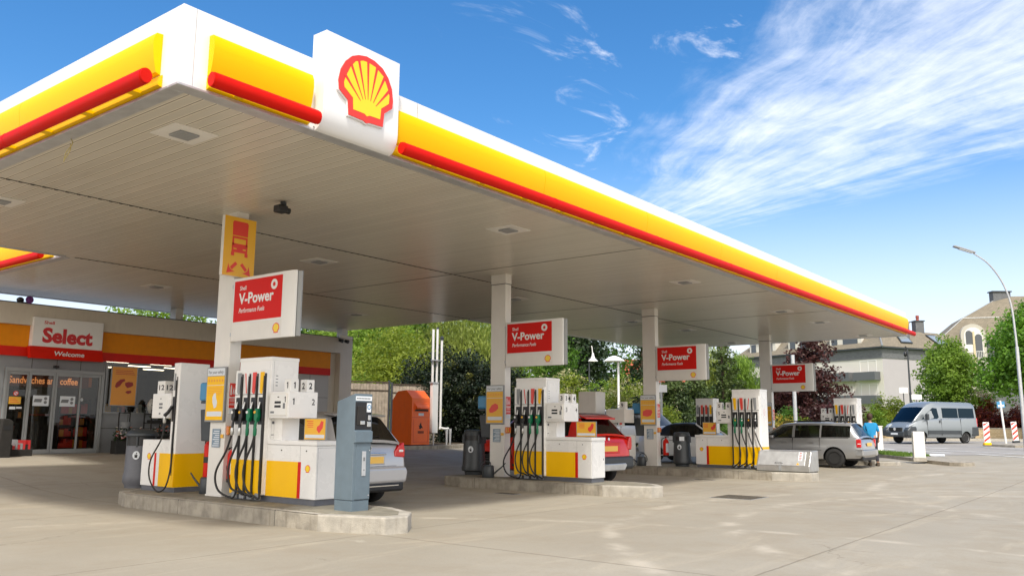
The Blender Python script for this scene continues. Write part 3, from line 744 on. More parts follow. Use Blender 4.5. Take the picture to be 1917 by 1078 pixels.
mb.oprism([(-.12,-.03),(-.06,-.03),(-.06,-.05),(-.12,-.05)], (8.105, 12.0515, 4.27), *YF, 0, .0015); mb.oprism([(.12,-.03),(.06,-.03),(.06,-.05),(.12,-.05)], (8.105, 12.0515, 4.27), *YF, 0, .0015)
mb.oprism([(-.14,.185),(.14,.185),(.14,.178),(-.14,.178)], (8.105, 12.0515, 4.27), *YF, 0, .0015)
mb.build('lamp_mark', 'signyel', f, smooth=0)
# ------------------------------------------------------------------ fuel pumps
HX = .52
def pump(x, y0, sgn, label, d1, d2, group='four nozzle fuel pumps', digits=True, paint='cabinet'):
    """y0 = free end of the low cabinet, sgn = +1 when the tall cabinet stands farther away"""
    Y = lambda t: y0+sgn*t
    near = Y(0) if sgn > 0 else Y(1.97)
    t = thing('fuel_pump', label, 'fuel pump', (x+HX/2, Y(1.), ZI), group)
    mb = MB(); mb.box(x+.02, x+HX-.02, Y(.02), Y(1.95), ZI, ZI+.095); mb.build('plinth', 'plinth', t, smooth=0)
    mb = MB(); mb.box(x, x+HX, Y(0), Y(1.148), ZI+.09, 1.06); mb.box(x-.012, x+HX+.012, Y(-.012), Y(1.148), 1.065, 1.13)
    mb.box(x+.02, x+HX-.02, Y(.02), Y(1.14), 1.055, 1.07)
    low = mb.build('low_cabinet', paint, t, smooth=0, bevel=.008)
    mb = MB(); mb.box(x-.0015, x+.01, Y(.36), Y(.362), ZI+.1, 1.055); 
    for tt in (.22, .80): mb.lathe([(.011, 0), (.009, -.008)], (x-.0, Y(tt), .985), 10, 'x')
    mb.build('lock', 'dark', low, smooth=0)
    zy = .825
    mb = MB(); mb.box(x-.0025, x+.01, Y(.405), Y(1.148), ZI+.095, zy); mb.build('yellow_panel', 'yellow', t, smooth=0)
    mb = MB(); mb.box(x-.003, x+.01, Y(.335), Y(.403), ZI+.095, zy); mb.build('red_stripe', 'red', t, smooth=0)
    pecten('small_emblem', t, (x-.001, Y(.18), .735), XF, .115, .002, ribs=False)
    # tall cabinet
    mb = MB(); mb.box(x+.0, x+HX, Y(1.15), Y(1.97), ZI+.09, 2.385); mb.box(x-.006, x+HX+.006, Y(1.144), Y(1.976), 2.34, 2.40)
    tall = mb.build('tall_cabinet', paint, t, smooth=0, bevel=.012)
    if sgn < 0:
        mb = MB(); mb.box(x+.002, x+HX-.002, Y(1.965), Y(1.9735), ZI+.095, zy); mb.build('yellow_panel', 'yellow', t, smooth=0)
        mb = MB(); mb.oprism([(.02+.035*math.cos(a)*.8, .09*math.sin(a)) for a in np.linspace(0, 2*PI, 14, endpoint=False)], (x+.24, Y(1.9715), 1.77), *YF, 0, .001)
        mb.build('oval_label', 'redlogo', t, smooth=0)
        mb = MB(); mb.oprism([(.02+.026*math.cos(a)*.8, .078*math.sin(a)) for a in np.linspace(0, 2*PI, 14, endpoint=False)], (x+.24, Y(1.9728), 1.77), *YF, 0, .001)
        mb.build('oval_label_centre', 'text_white', t, smooth=0)
    # hose fronts
    xf = x-.075
    mb = MB(); mb.box(xf, x+.01, Y(1.165), Y(1.955), ZI+.10, 2.20); front = mb.build('hose_front', paint, t, smooth=0, bevel=.01)
    mb = MB(); mb.box(xf-.003, xf+.01, Y(1.168), Y(1.952), ZI+.10, zy); mb.build('yellow_panel', 'yellow', t, smooth=0)
    mb = MB(); mb.box(xf-.002, xf+.01, Y(1.17), Y(1.95), 1.815, 1.825); mb.build('shadow_line', 'plinth', t, smooth=0)
    cols = [('yellow', 'yellow'), ('redlogo', 'redlogo'), ('text_white', 'redlogo'), ('grey', 'grey')]
    for k in range(4):
        a = 1.175+k*.195; c = a+.085           # slot k, centre of its holster
        # colour tag above the holster
        mb = MB(); s_ = sgn
        tag_ = [(Y(a+.035), 2.16), (Y(a+.125), 2.16), (Y(a+.125), 1.86), (Y(a+.10), 1.83), (Y(a+.07), 1.83), (Y(a+.045), 2.02)]
        mb.prism(tag_, 'x', xf-.012, xf+.01)
        if k == 2: mb.cur = 1; mb.prism([(Y(a+.125), 2.15), (Y(a+.10), 2.15), (Y(a+.062), 1.84), (Y(a+.085), 1.84)], 'x', xf-.014, xf-.011)
        mb.build('grade_tag', [cols[k][0], cols[k][1]], t, smooth=0)
        mb = MB(); mb.box(xf-.006, xf+.01, Y(a+.018), Y(a+.15), 1.36, 1.775); ho = mb.build('holster', 'black', t, smooth=0, bevel=.01)
        # black guide slot on the free side of each bay
        mb = MB(); mb.box(xf-.012, xf+.01, Y(a-.012), Y(a+.014), .30, 2.14); mb.build('hose_guide', 'black', t, smooth=0)
        # nozzle
        gm = 'green' if k < 2 else 'black'
        yc = Y(c+.01)
        mb = MB()
        mb.tube(curve_pts([(xf-.012, yc+sgn*.0, 1.70), (xf-.03, yc, 1.64), (xf-.05, yc, 1.55)], 4), .016, 8, r1=.022)
        mb.build('nozzle', 'steel', t, smooth=50)
        mb = MB(); mb.prism([(yc-.030, 1.60), (yc+.028, 1.60), (yc+.048, 1.53), (yc+.045, 1.43), (yc-.01, 1.40), (yc-.045, 1.47)], 'x', xf-.085, xf-.02)
        mb.tube([(xf-.055, yc, 1.45), (xf-.075, yc, 1.37), (xf-.08, yc, 1.30)], .022, 8)
        h = mb.build('nozzle_grip', gm, t, smooth=0, bevel=.012)
        mb = MB(); mb.lathe([(.024, 0), (.020, -.01)], (xf-.087, yc+sgn*.02, 1.545), 12, 'x'); mb.build('nozzle_disc', 'text_white' if k % 2 else 'signyel', h, smooth=0)
        mb = MB(); mb.lathe([(.02, 0), (.028, -.02), (.028, -.10), (.017, -.12)], (xf-.08, yc, 1.31), 10)
        mb.build('hose_swivel', gm if k < 2 else 'steel', t, smooth=40)
        # hose: hangs from the swivel and sweeps to the foot of the guide
        low_z = .27+.02*k
        pts = [(xf-.08, yc, 1.22), (xf-.09, yc+sgn*.045, 1.05), (xf-.12, yc+sgn*.14, .82), (xf-.13, yc+sgn*.165, .60), (xf-.11, yc+sgn*.10, .40), (xf-.07, yc-sgn*.02, low_z+.04), (xf-.03, Y(a-.015), low_z), (xf-.022, Y(a), .42), (xf-.022, Y(a), .7), (xf-.022, Y(a), 2.10)]
        if k == 3: pts = [(xf-.08, yc, 1.22), (xf-.10, yc+sgn*.10, .95), (xf-.15, yc+sgn*.27, .62), (xf-.13, yc+sgn*.22, .36), (xf-.06, yc+sgn*.0, .25), (xf-.03, Y(a), .30), (xf-.022, Y(a), .6), (xf-.022, Y(a), 2.10)]
        mb = MB(); mb.tube(curve_pts(pts, 8), .0165, 8); mb.build('hose', 'rubber', t, smooth=60)
        mb = MB(); mb.box(xf-.03, xf+.01, Y(a-.016), Y(a+.10), ZI+.03, ZI+.125); mb.build('hose_shoe', 'grey', t, smooth=0, bevel=.01)
    # display head over the low cabinet
    ya, yb = sorted((Y(.665), Y(1.143)))
    mb = MB(); mb.box(x-.02, x+HX+.01, ya, yb, 1.455, 1.855); head = mb.build('display_head', paint, t, smooth=0, bevel=.012)
    mb = MB(); mb.box(x+.10, x+HX-.10, Y(.95), Y(1.146), 1.13, 1.456); mb.build('head_neck', paint, t, smooth=0)
    yl = yb-.03
    mb = MB(); mb.box(x-.034, x-.018, ya+.03, yb-.03, 1.49, 1.83); bz = mb.build('display_bezel', 'column' if sgn > 0 else paint, head, smooth=0, bevel=.01)
    mb = MB(); mb.box(x-.0375, x-.033, ya+.045, yb-.045, 1.505, 1.815); mb.build('display_face', 'white', head, smooth=0)
    mb = MB(); cy = (ya+yb)/2+.0
    for bb in ((cy-.075, cy+.075, 1.675, 1.71), (cy-.075, cy+.075, 1.615, 1.65), (cy-.03, cy+.01, 1.765, 1.78)): MB().box(x-.039, x-.0376, *bb).build('display_window', 'text_black', head, smooth=0)
    if digits:
        if sgn > 0: text(str(d1), 'digit', 'text_black', head, (x-.0375, ya+.095, 1.695), XF, .085, bold=.02)
        else: text(str(d1), 'digit', 'text_black', head, (x-.0375, yb-.07, 1.695), XF, .085, bold=.02)
        if sgn > 0:
            text(str(d1), 'digit', 'text_black', head, (x+.035, ya-.001, 1.66), YF, .095, bold=.01)
            text(str(d2), 'digit', 'text_black', head, (x+HX-.11, ya-.001, 1.66), YF, .095, bold=.01)
    # number blocks on top
    for j, d in enumerate((d1, d2)):
        if sgn > 0: xb, yb_ = x+.02+j*.30, ya+.02
        else: xb, yb_ = x+.02, (yb-.16 if j == 0 else ya+.05)
        mb = MB(); mb.box(xb, xb+.15, yb_, yb_+.15, 1.853, 2.045)
        tg = mb.build('number_block', 'white', head, smooth=0, bevel=.005)
        if digits:
            text(str(d), 'digit', 'text_black', tg, (xb-.001, yb_+.075, 1.905), XF, .095, bold=.025, align='CENTER')
            text(str(d), 'digit', 'text_black', tg, (xb+.075, yb_-.001, 1.905), YF, .095, bold=.025, align='CENTER')
    # warning triangle, stickers
    nf = Y(1.15)-.001 if sgn > 0 else None
    if sgn > 0:
        mb = MB(); mb.oprism([(-.05, 0), (.05, 0), (0, .085)], (x+.40, nf, 1.30), *YF, 0, .002); mb.build('warning_triangle', 'signyel', t, smooth=0)
        mb = MB(); mb.oprism([(-.012, .015), (.012, .015), (0, .05)], (x+.40, nf-.002, 1.30), *YF, 0, .001)
        mb.oprism([(-.008, .002), (.0, .002), (.0, .01), (-.008, .01)], (x+.40, nf-.002, 1.30), *YF, 0, .001)
        for zz in (1.95, 2.0, 2.05, 2.10): mb.box(x+.09, x+.13, nf-.001, nf+.001, zz, zz+.012)
        mb.build('fine_print', 'text_grey', t, smooth=0)
        mb = MB()
        for k in range(3): mb.box(x+.06+.07*k, x+.10+.07*k, nf-.0012, nf+.001, 1.37, 1.41)
        mb.box(x+.05, x+.052, nf-.0012, nf, 1.14, 2.33); mb.box(x+.05, x+.30, nf-.0012, nf, 1.20, 1.212); mb.build('small_sticker', 'plinth', t, smooth=0)
        mb = MB(); yn = Y(0)-.001; mb.box(x+.03, x+.033, yn, yn+.002, .34, 1.03); mb.box(x+.03, x+HX-.03, yn, yn+.002, 1.03, 1.033); mb.box(x+HX-.07, x+HX-.055, yn-.004, yn+.002, .66, .70); mb.build('cabinet_door_gap', 'plinth', t, smooth=0)
    mb = MB(); mb.box(x-.0392, x-.0378, ya+.06, ya+.11, 1.60, 1.68); mb.box(x-.0392, x-.0378, yb-.16, yb-.07, 1.53, 1.56); mb.build('price_label', 'text_grey', head, smooth=0)
    return t
pump(8.05, 9.80, 1, 'four nozzle fuel pump numbered 1 and 2 beside the first column', 1, 2)
pump(15.0, 9.56, 1, 'four nozzle fuel pump numbered 3 and 4 beside the red car', 3, 4)
pump(22.8, 10.99, -1, 'four nozzle fuel pump numbered 5 and 6 next to the sloped metal cover', 5, 6)
pump(31.5, 10.87, -1, 'four nozzle fuel pump numbered 7 and 8 seen above the silver estate car', 7, 8)
# back to back neighbour of pump 5/6, seen over its low cabinet
pump(27.2, 13.45, 1, 'distant white fuel pump with three coloured grade tags seen over pump 5', 10, 11, digits=False) if False else None

def poster_stand(x, y, z, label, w=.50, h=.33):
    t = thing('poster_stand', label, 'poster', (x, y, z), 'small yellow posters standing on the pumps')
    mb = MB(); mb.box(x-.012, x+.012, y-w/2, y+w/2, z, z+h); mb.box(x-.05, x+.05, y-w*.3, y+w*.3, z, z+.012); mb.build('frame', 'alu', t, smooth=0)
    mb = MB(); mb.box(x-.0145, x-.0125, y-w/2+.012, y+w/2-.012, z+.014, z+h-.012); f = mb.build('sheet', 'signyel', t, smooth=0)
    mb = MB(); O = (x-.0146, y-.12, z+h*.62)
    mb.oprism([(-.08,-.05),(-.02,-.10),(.06,-.02),(.075,.07),(.02,.085),(-.02,.02),(-.07,.0)], O, *XF, 0, .001)
    for k in range(4): mb.box(x-.0155, x-.0145, y+.04, y+.04+.15-.02*(k % 2), z+h*(.84-.085*k), z+h*(.87-.085*k))
    mb.build('print', 'redlogo', f, smooth=0)
    mb = MB(); mb.box(x-.0155, x-.0145, y-w/2+.03, y+w/2-.03, z+.035, z+.085); mb.build('white_strip', 'paper', f, smooth=0)
poster_stand(8.36, 10.22, 1.131, 'small yellow poster standing on top of pump 1')
poster_stand(15.34, 9.90, 1.131, 'small yellow poster standing on top of pump 3, in front of the red car')
poster_stand(23.1, 10.68, 1.131, 'small yellow poster standing on top of pump 5', w=.42, h=.36)

# single hose pumps
def small_pump(x, y0, sgn, label, num, digits=True):
    Y = lambda t: y0+sgn*t
    t = thing('diesel_pump', label, 'fuel pump', (x+HX/2, y0, ZI), 'single hose pumps')
    mb = MB(); mb.box(x+.02, x+HX, Y(-.86), Y(.19), ZI, ZI+.09); mb.build('plinth', 'plinth', t, smooth=0)
    mb = MB(); mb.box(x, x+HX, Y(-.88), Y(0), ZI+.085, 1.085); low = mb.build('low_cabinet', 'cabinet', t, smooth=0, bevel=.01)
    mb = MB(); mb.box(x-.015, x+HX+.03, Y(.002), Y(.20), ZI+.085, 2.40); mb.build('tall_cabinet', 'cabinet', t, smooth=0, bevel=.012)
    mb = MB(); mb.box(x-.0185, x+.0, Y(.004), Y(.198), ZI+.09, .86); mb.box(x-.003, x+.01, Y(-.30 if sgn < 0 else -.38), Y(0), ZI+.09, .86)
    mb.box(x-.012, x+HX+.027, min(Y(0), Y(.20))-.003 , min(Y(0), Y(.20))+.01, ZI+.09, .86); mb.build('yellow_panel', 'yellow', t, smooth=0)
    mb = MB(); mb.box(x-.0035, x+.01, Y(-.46), Y(-.40), ZI+.09, .86); mb.build('red_stripe', 'red', t, smooth=0)
    pecten('small_emblem', t, (x-.001, Y(-.64), .80), XF, .12, .002, ribs=False)
    ya, yb = sorted((Y(-.62), Y(-.03)))
    mb = MB(); mb.box(x-.02, x+.30, ya, yb, 1.455, 1.88); h = mb.build('display_head', 'cabinet', t, smooth=0, bevel=.012)
    mb = MB(); mb.box(x+.08, x+.25, Y(-.10), Y(.01), 1.08, 1.46); mb.build('head_neck', 'cabinet', t, smooth=0)
    mb = MB(); mb.box(x-.026, x-.019, ya+.12, yb-.06, 1.49, 1.84); mb.build('display_face', 'white', h, smooth=0, bevel=.004)
    mb = MB(); cy = (ya+yb)/2
    for z in (1.68, 1.62): mb.box(x-.028, x-.0262, cy-.05, cy+.06, z, z+.035)
    mb.box(x-.028, x-.0262, cy, cy+.03, 1.78, 1.80); mb.box(x-.028, x-.0262, cy-.0, cy+.05, 1.52, 1.55); mb.build('display_window', 'text_grey', h, smooth=0)
    mb = MB(); mb.box(x, x+.16, yb-.34, yb-.10, 1.878, 2.10); tg = mb.build('number_block', 'white', h, smooth=0, bevel=.004)
    if digits:
        text(num, 'digit', 'text_black', tg, (x-.001, yb-.22, 1.945), XF, .09, width=.17, bold=.02, align='CENTER')
        text(num, 'digit', 'text_black', tg, (x+.08, yb-.341, 1.945), YF, .09, width=.12, bold=.02, align='CENTER')
    xf = x-.018
    mb = MB(); mb.box(xf-.004, xf+.01, Y(.03), Y(.10), 1.40, 1.82); mb.build('holster', 'black', t, smooth=0)
    mb = MB(); mb.box(xf-.006, xf+.01, Y(.04), Y(.08), 1.93, 2.22); mb.build('grade_tag', 'grey', t, smooth=0)
    mb = MB(); mb.box(xf-.008, xf+.01, Y(.125), Y(.14), .5, 2.16); mb.build('hose_guide', 'black', t, smooth=0)
    yc = Y(.035)
    mb = MB(); mb.tube([(xf-.02, yc-.02, 1.66), (xf-.06, yc+.03, 1.55), (xf-.08, yc+.09, 1.50)], .026, 8, r1=.034); mb.build('nozzle_grip', 'black', t, smooth=50)
    mb = MB(); mb.lathe([(.022, 0), (.026, -.02), (.026, -.11), (.018, -.13)], (xf-.08, yc+.09, 1.50), 10); mb.build('hose_swivel', 'steel', t, smooth=50)
    mb = MB(); mb.tube(curve_pts([(xf-.08, yc+.09, 1.38), (xf-.09, yc+.13, 1.1), (xf-.16, yc+.30, .75), (xf-.15, yc+.32, .45), (xf-.12, yc+.12, .24), (xf-.10, yc-.10, .30), (xf-.06, yc-.16, .60), (xf-.02, Y(.13), 1.0), (xf-.014, Y(.132), 1.5), (xf-.014, Y(.132), 2.1)], 8), .013, 8)
    mb.build('hose', 'rubber', t, smooth=60)
    return t
small_pump(8.03, 13.64, -1, 'single hose fuel pump numbered 12 between the round bin and the first column', '12')
def plain_pump(x, y0, label):
    t = thing('fuel_pump', label, 'fuel pump', (x+.3, y0, ZI), None)
    mb = MB(); mb.box(x, x+.55, y0, y0+.62, ZI, 2.40); mb.build('tall_cabinet', 'column', t, smooth=0, bevel=.012)
    mb = MB(); mb.box(x, x+.55, y0-1.05, y0-.005, ZI, 1.10); mb.build('low_cabinet', 'column', t, smooth=0, bevel=.01)
    mb = MB(); mb.box(x-.01, x+.56, y0-1.0, y0-.36, 1.46, 1.86); h = mb.build('display_head', 'column', t, smooth=0, bevel=.01)
    mb = MB(); mb.box(x+.2, x+.4, y0-.5, y0-.001, 1.10, 1.46); mb.build('head_neck', 'column', t, smooth=0)
    mb = MB(); mb.box(x+.02, x+.18, y0-1.0, y0-.82, 1.861, 2.08); tg = mb.build('number_block', 'white', h, smooth=0)
    text('9', 'digit', 'text_black', tg, (x+.019, y0-.91, 1.92), XF, .12, bold=.02, align='CENTER')
plain_pump(22.0, 13.86, 'grey backed fuel pump numbered 9 seen above the roof of the red car')
# distant pump with coloured tags behind pump 5
t = thing('fuel_pump', 'distant white pump with three coloured tags just left of the display of pump 5', 'fuel pump', (28.6, 13.4, ZI))
mb = MB(); mb.box(28.35, 28.85, 12.95, 13.62, .1, 2.36); mb.build('tall_cabinet', 'cabinet', t, smooth=0, bevel=.01)
for k, cc in enumerate(('grey', 'redlogo', 'redlogo', 'yellow')):
    yy = 13.60-k*.165
    mb = MB(); mb.box(28.33, 28.35, yy-.09, yy-.02, 1.8, 2.12); mb.build('grade_tag', cc, t, smooth=0)
    mb = MB(); mb.box(28.32, 28.35, yy-.10, yy-.01, 1.30, 1.72); mb.build('holster', 'black', t, smooth=0)
    mb = MB(); mb.box(28.32, 28.35, yy-.14, yy-.115, .4, 2.05); mb.build('hose_guide', 'black', t, smooth=0)

# ------------------------------------------------------------------ things on and around the columns
def safety_board(x, label, blue_label, pic, fire_label, pal='signyel'):
    y0, y1, z0, z1 = 12.13, 12.66, 1.395, 2.285
    t = thing('safety_board', label, 'poster board', (x, 12.4, z0), 'safety boards on the columns')
    mb = MB(); mb.box(x-.055, x-.012, y0, y1, z0, z1); mb.build('frame', 'alu', t, smooth=0, bevel=.008)
    mb = MB(); mb.box(x-.0575, x-.055, y0+.025, y1-.025, z1-.14, z1-.02); hd = mb.build('header', 'paper', t, smooth=0)
    text('For your safety', 'lettering', 'text_grey', hd, (x-.0575, y1-.05, z1-.105), XF, .052, width=.42, bold=.01)
    mb = MB(); mb.box(x-.0575, x-.055, y0+.025, y1-.025, z0+.03, z1-.15); sh = mb.build('sheet', pal, t, smooth=0)
    mb = MB(); mb.box(x-.0585, x-.0575, y0+.025, y1-.025, z1-.30, z1-.292); mb.build('white_rule', 'paper', sh, smooth=0); MB().box(x-.0585, x-.0575, y0+.05, y1-.06, z0+.09, z0+.17).build('white_panel', 'paper', sh, smooth=0)
    mb = MB()
    for k in range(5): mb.box(x-.0587, x-.0577, y0+.07+.05*(k == 4), y1-.06, z1-.34-.028*k, z1-.332-.028*k)
    for k in range(6): mb.lathe([(.022, 0), (.022, -.001)], (x-.0577, y1-.08-.075*k, z1-.22), 10, 'x')
    mb.build('print', 'poster', sh, smooth=0)
    mb = MB(); O = (x-.0578, 12.40, z0+.36)
    if pic == 'glove': mb.oprism([(-.02,.10),(.03,.11),(.04,.03),(.08,-.04),(.06,-.12),(.0,-.14),(-.05,-.05),(-.06,.04)], O, *XF, 0, .001)
    elif pic == 'cap': mb.oprism([(-.14,-.10),(-.16,-.03),(-.08,.07),(.02,.11),(.10,.08),(.12,.0),(.05,-.06),(-.05,-.10)], O, *XF, 0, .001)
    else: mb.oprism([(-.17,-.08),(-.17,.05),(-.05,.10),(.13,.09),(.16,.02),(.10,-.08),(-.02,-.11)], O, *XF, 0, .001)
    mb.build('picture', 'paper' if pic == 'glove' else 'redlogo', sh, smooth=0)
    # rear board edge and fire signs on the side face
    t2 = thing('fire_sign', fire_label, 'fire sign', (x+.12, 12.13, 1.53), 'fire signs on the columns')
    mb = MB(); mb.box(x+.03, x+.205, 12.130, 12.1385, 1.52, 2.03); mb.build('plate', 'white', t2, smooth=0)
    mb = MB()
    for a, b in ((1.80, 2.02), (1.68, 1.78), (1.62, 1.67)): mb.box(x+.035, x+.20, 12.127, 12.1295, a, b)
    pl = mb.build('red_panel', 'redlogo', t2, smooth=0)
    mb = MB(); mb.box(x+.05, x+.075, 12.1255, 12.1268, 1.83, 1.97); mb.box(x+.055, x+.07, 12.1255, 12.1268, 1.97, 1.99)
    for k in range(3): mb.oprism([(.09+.03*k, -.05), (.10+.03*k, .0), (.09+.03*k, .06), (.115+.03*k, .0), (.105+.03*k, -.06)], (x, 12.1268, 1.9), *YF, 0, .001)
    for k in range(6): mb.box(x+.05, x+.185-.02*(k % 2), 12.1255, 12.1268, 1.765-.013*k-.02*(k > 3), 1.769-.013*k-.02*(k > 3))
    mb.build('symbol', 'text_white', pl, smooth=0)
    mb = MB(); mb.box(x+.045, x+.19, 12.1275, 12.1295, 1.53, 1.61); mb.build('notice', 'paper', t2, smooth=0)
    # call box
    t3 = thing('alarm_box', 'small red and orange alarm box on the '+label.split(' on the ')[-1], 'alarm box', (x+.1, 12.1, 1.2), 'alarm boxes on the columns')
    mb = MB(); mb.box(x+.02, x+.16, 12.075, 12.139, 1.19, 1.33); mb.build('housing', 'orglass', t3, smooth=0, bevel=.008)
    mb = MB(); mb.lathe([(.028, 0), (.022, -.02)], (x+.09, 12.075, 1.27), 12, 'y'); mb.build('button', 'redlogo', t3, smooth=0)
    mb = MB(); mb.box(x+.035, x+.075, 12.072, 12.0748, 1.22, 1.31); mb.build('sticker', 'signyel', t3, smooth=0)
    # blue wipes dispenser on the far side
    t4 = thing('towel_dispenser', blue_label, 'dispenser', (x+.1, 12.9, 1.72), 'blue towel dispensers')
    mb = MB(); mb.box(x+.02, x+.19, 12.60, 12.98, 1.74, 2.05); mb.build('housing', 'blue', t4, smooth=0, bevel=.04, seg=3)
    mb = MB(); mb.box(x+.04, x+.17, 12.60, 12.94, 1.70, 1.738); mb.build('base', 'dgrey', t4, smooth=0)
    t5 = thing('squeegee_bucket', 'dark grey squeegee holder hanging under the '+blue_label.split('blue ')[-1], 'bucket', (x+.1, 12.9, 1.2), 'squeegee holders on the columns')
    mb = MB(); mb.prism([(12.60, 1.08), (12.86, 1.08), (12.93, 1.60), (12.60, 1.60)], 'x', x+.03, x+.19); mb.build('bucket', 'dgrey', t5, smooth=0, bevel=.015)
    # instruction note
    t6 = thing('instruction_note', 'small blue grey instruction label low on the '+label.split(' on the ')[-1], 'label', (x, 12.36, 1.1), 'instruction labels on the columns')
    mb = MB(); mb.box(x-.014, x-.0125, 12.25, 12.47, .99, 1.285); mb.build('plate', mat('label_blue_grey', (.22, .30, .38), .5), t6, smooth=0)
    mb = MB()
    for k in range(8): mb.box(x-.0148, x-.0142, 12.27, 12.45-.03*(k % 3), 1.01+.033*k, 1.024+.033*k)
    mb.build('print', 'paper', t6, smooth=0)
    mb = MB(); mb.box(x-.0148, x-.0135, 12.16, 12.24, 1.14, 1.20); mb.build('yellow_tab', 'signyel', t6, smooth=0)
safety_board(8.09, 'bright yellow board with a glove picture on the first column', 'blue towel dispenser behind the first column', 'glove', 'red fire extinguisher sign on the first column', 'yellow')
safety_board(15.37, 'amber board with a red cap picture on the column behind the dark watering can', 'blue towel dispenser behind the second column', 'cap', 'red fire extinguisher sign on the second column')
safety_board(22.63, 'amber board with red jump leads picture on the third column by the round topped bin', 'blue towel dispenser behind the third column', 'leads', 'red fire extinguisher sign on the third column')
safety_board(31.85, 'smallest amber board on the farthest column', 'blue towel dispenser behind the farthest column', 'cap', 'red fire extinguisher sign on the farthest column')

def extinguisher(x, y, z, label):
    t = thing('fire_extinguisher', label, 'fire extinguisher', (x, y, z), 'fire extinguishers')
    mb = MB(); mb.lathe([(.055, 0), (.085, .015), (.088, .05), (.088, .40), (.07, .46), (.03, .49), (.025, .52)], (x, y, z), 20); mb.build('cylinder', 'red', t, smooth=40)
    mb = MB(); mb.lathe([(.089, -.02), (.092, 0), (.092, .03)], (x, y, z), 20); mb.build('foot_ring', 'black', t, smooth=40)
    mb = MB(); mb.tube([(x, y, z+.50), (x, y, z+.57)], .02, 8); mb.box(x-.02, x+.02, y-.09, y+.03, z+.55, z+.575); mb.build('valve', 'black', t, smooth=0)
    mb = MB(); mb.tube(curve_pts([(x, y+.03, z+.53), (x-.02, y+.12, z+.48), (x-.04, y+.13, z+.30), (x-.03, y+.095, z+.14)], 6), .011, 6); mb.build('hose', 'rubber', t, smooth=60)
    mb = MB()
    A = np.linspace(PI*1.15, PI*1.55, 8)
    vs = [(x+.0895*math.cos(a), y+.0895*math.sin(a), z+h) for a in A for h in (.10, .37)]
    mb.add(vs, [[2*i, 2*i+2, 2*i+3, 2*i+1] for i in range(7)]); mb.build('instruction_sticker', 'paper', t, smooth=0)
extinguisher(8.20, 12.03, .47, 'red fire extinguisher on the right side of the first column')
extinguisher(15.70, 12.06, .47, 'red fire extinguisher in front of the red car by the second column')
extinguisher(22.95, 12.02, .50, 'red fire extinguisher hanging on the third column')
t = thing('fire_bucket', 'red bucket standing between pump 12 and the first column', 'bucket', (8.5, 13.0, ZI), None)
mb = MB(); mb.lathe([(.085, 0), (.09, .04), (.09, .54), (.06, .60), (.03, .62)], (8.34, 12.92, .46), 18); mb.build('body', 'red', t, smooth=40)
mb = MB(); mb.box(8.27, 8.41, 12.86, 12.98, ZI, .461); mb.build('stand', 'black', t, smooth=0)
mb = MB(); mb.lathe([(.0915, .10), (.0915, .20)], (8.34, 12.92, .62), 18); mb.build('label_band', 'black', t, smooth=40)

def watering_can(x, y, rot, label):
    t = thing('watering_can', label, 'watering can', (x, y, ZI), 'dark watering cans', local=True); t.rotation_euler.z = rot
    mb = MB(); mb.lathe([(.115, 0), (.125, .02), (.115, .25), (.10, .27), (.08, .275)], (0, 0, 0), 22, sx=1.15); mb.build('body', 'dgrey', t, smooth=40)
    mb = MB(); mb.tube(curve_pts([(.11, 0, .07), (.20, 0, .14), (.33, 0, .24), (.42, 0, .33)], 5), .022, 8, r1=.012); mb.build('spout', 'dgrey', t, smooth=50)
    mb = MB(); mb.tube(curve_pts([(.06, 0, .26), (.04, 0, .34), (-.06, 0, .36), (-.15, 0, .30), (-.18, 0, .18), (-.13, 0, .10)], 5), .013, 8); mb.build('handle', 'dgrey', t, smooth=50)
    return t
watering_can(8.30, 12.86, PI*.55, 'dark watering can standing between pump 12 and the first column')
watering_can(14.93, 12.25, -PI*.42, 'dark watering can with its spout against the second column')
watering_can(22.42, 12.55, PI*.5, 'dark watering can beside the third column, right of the red car')

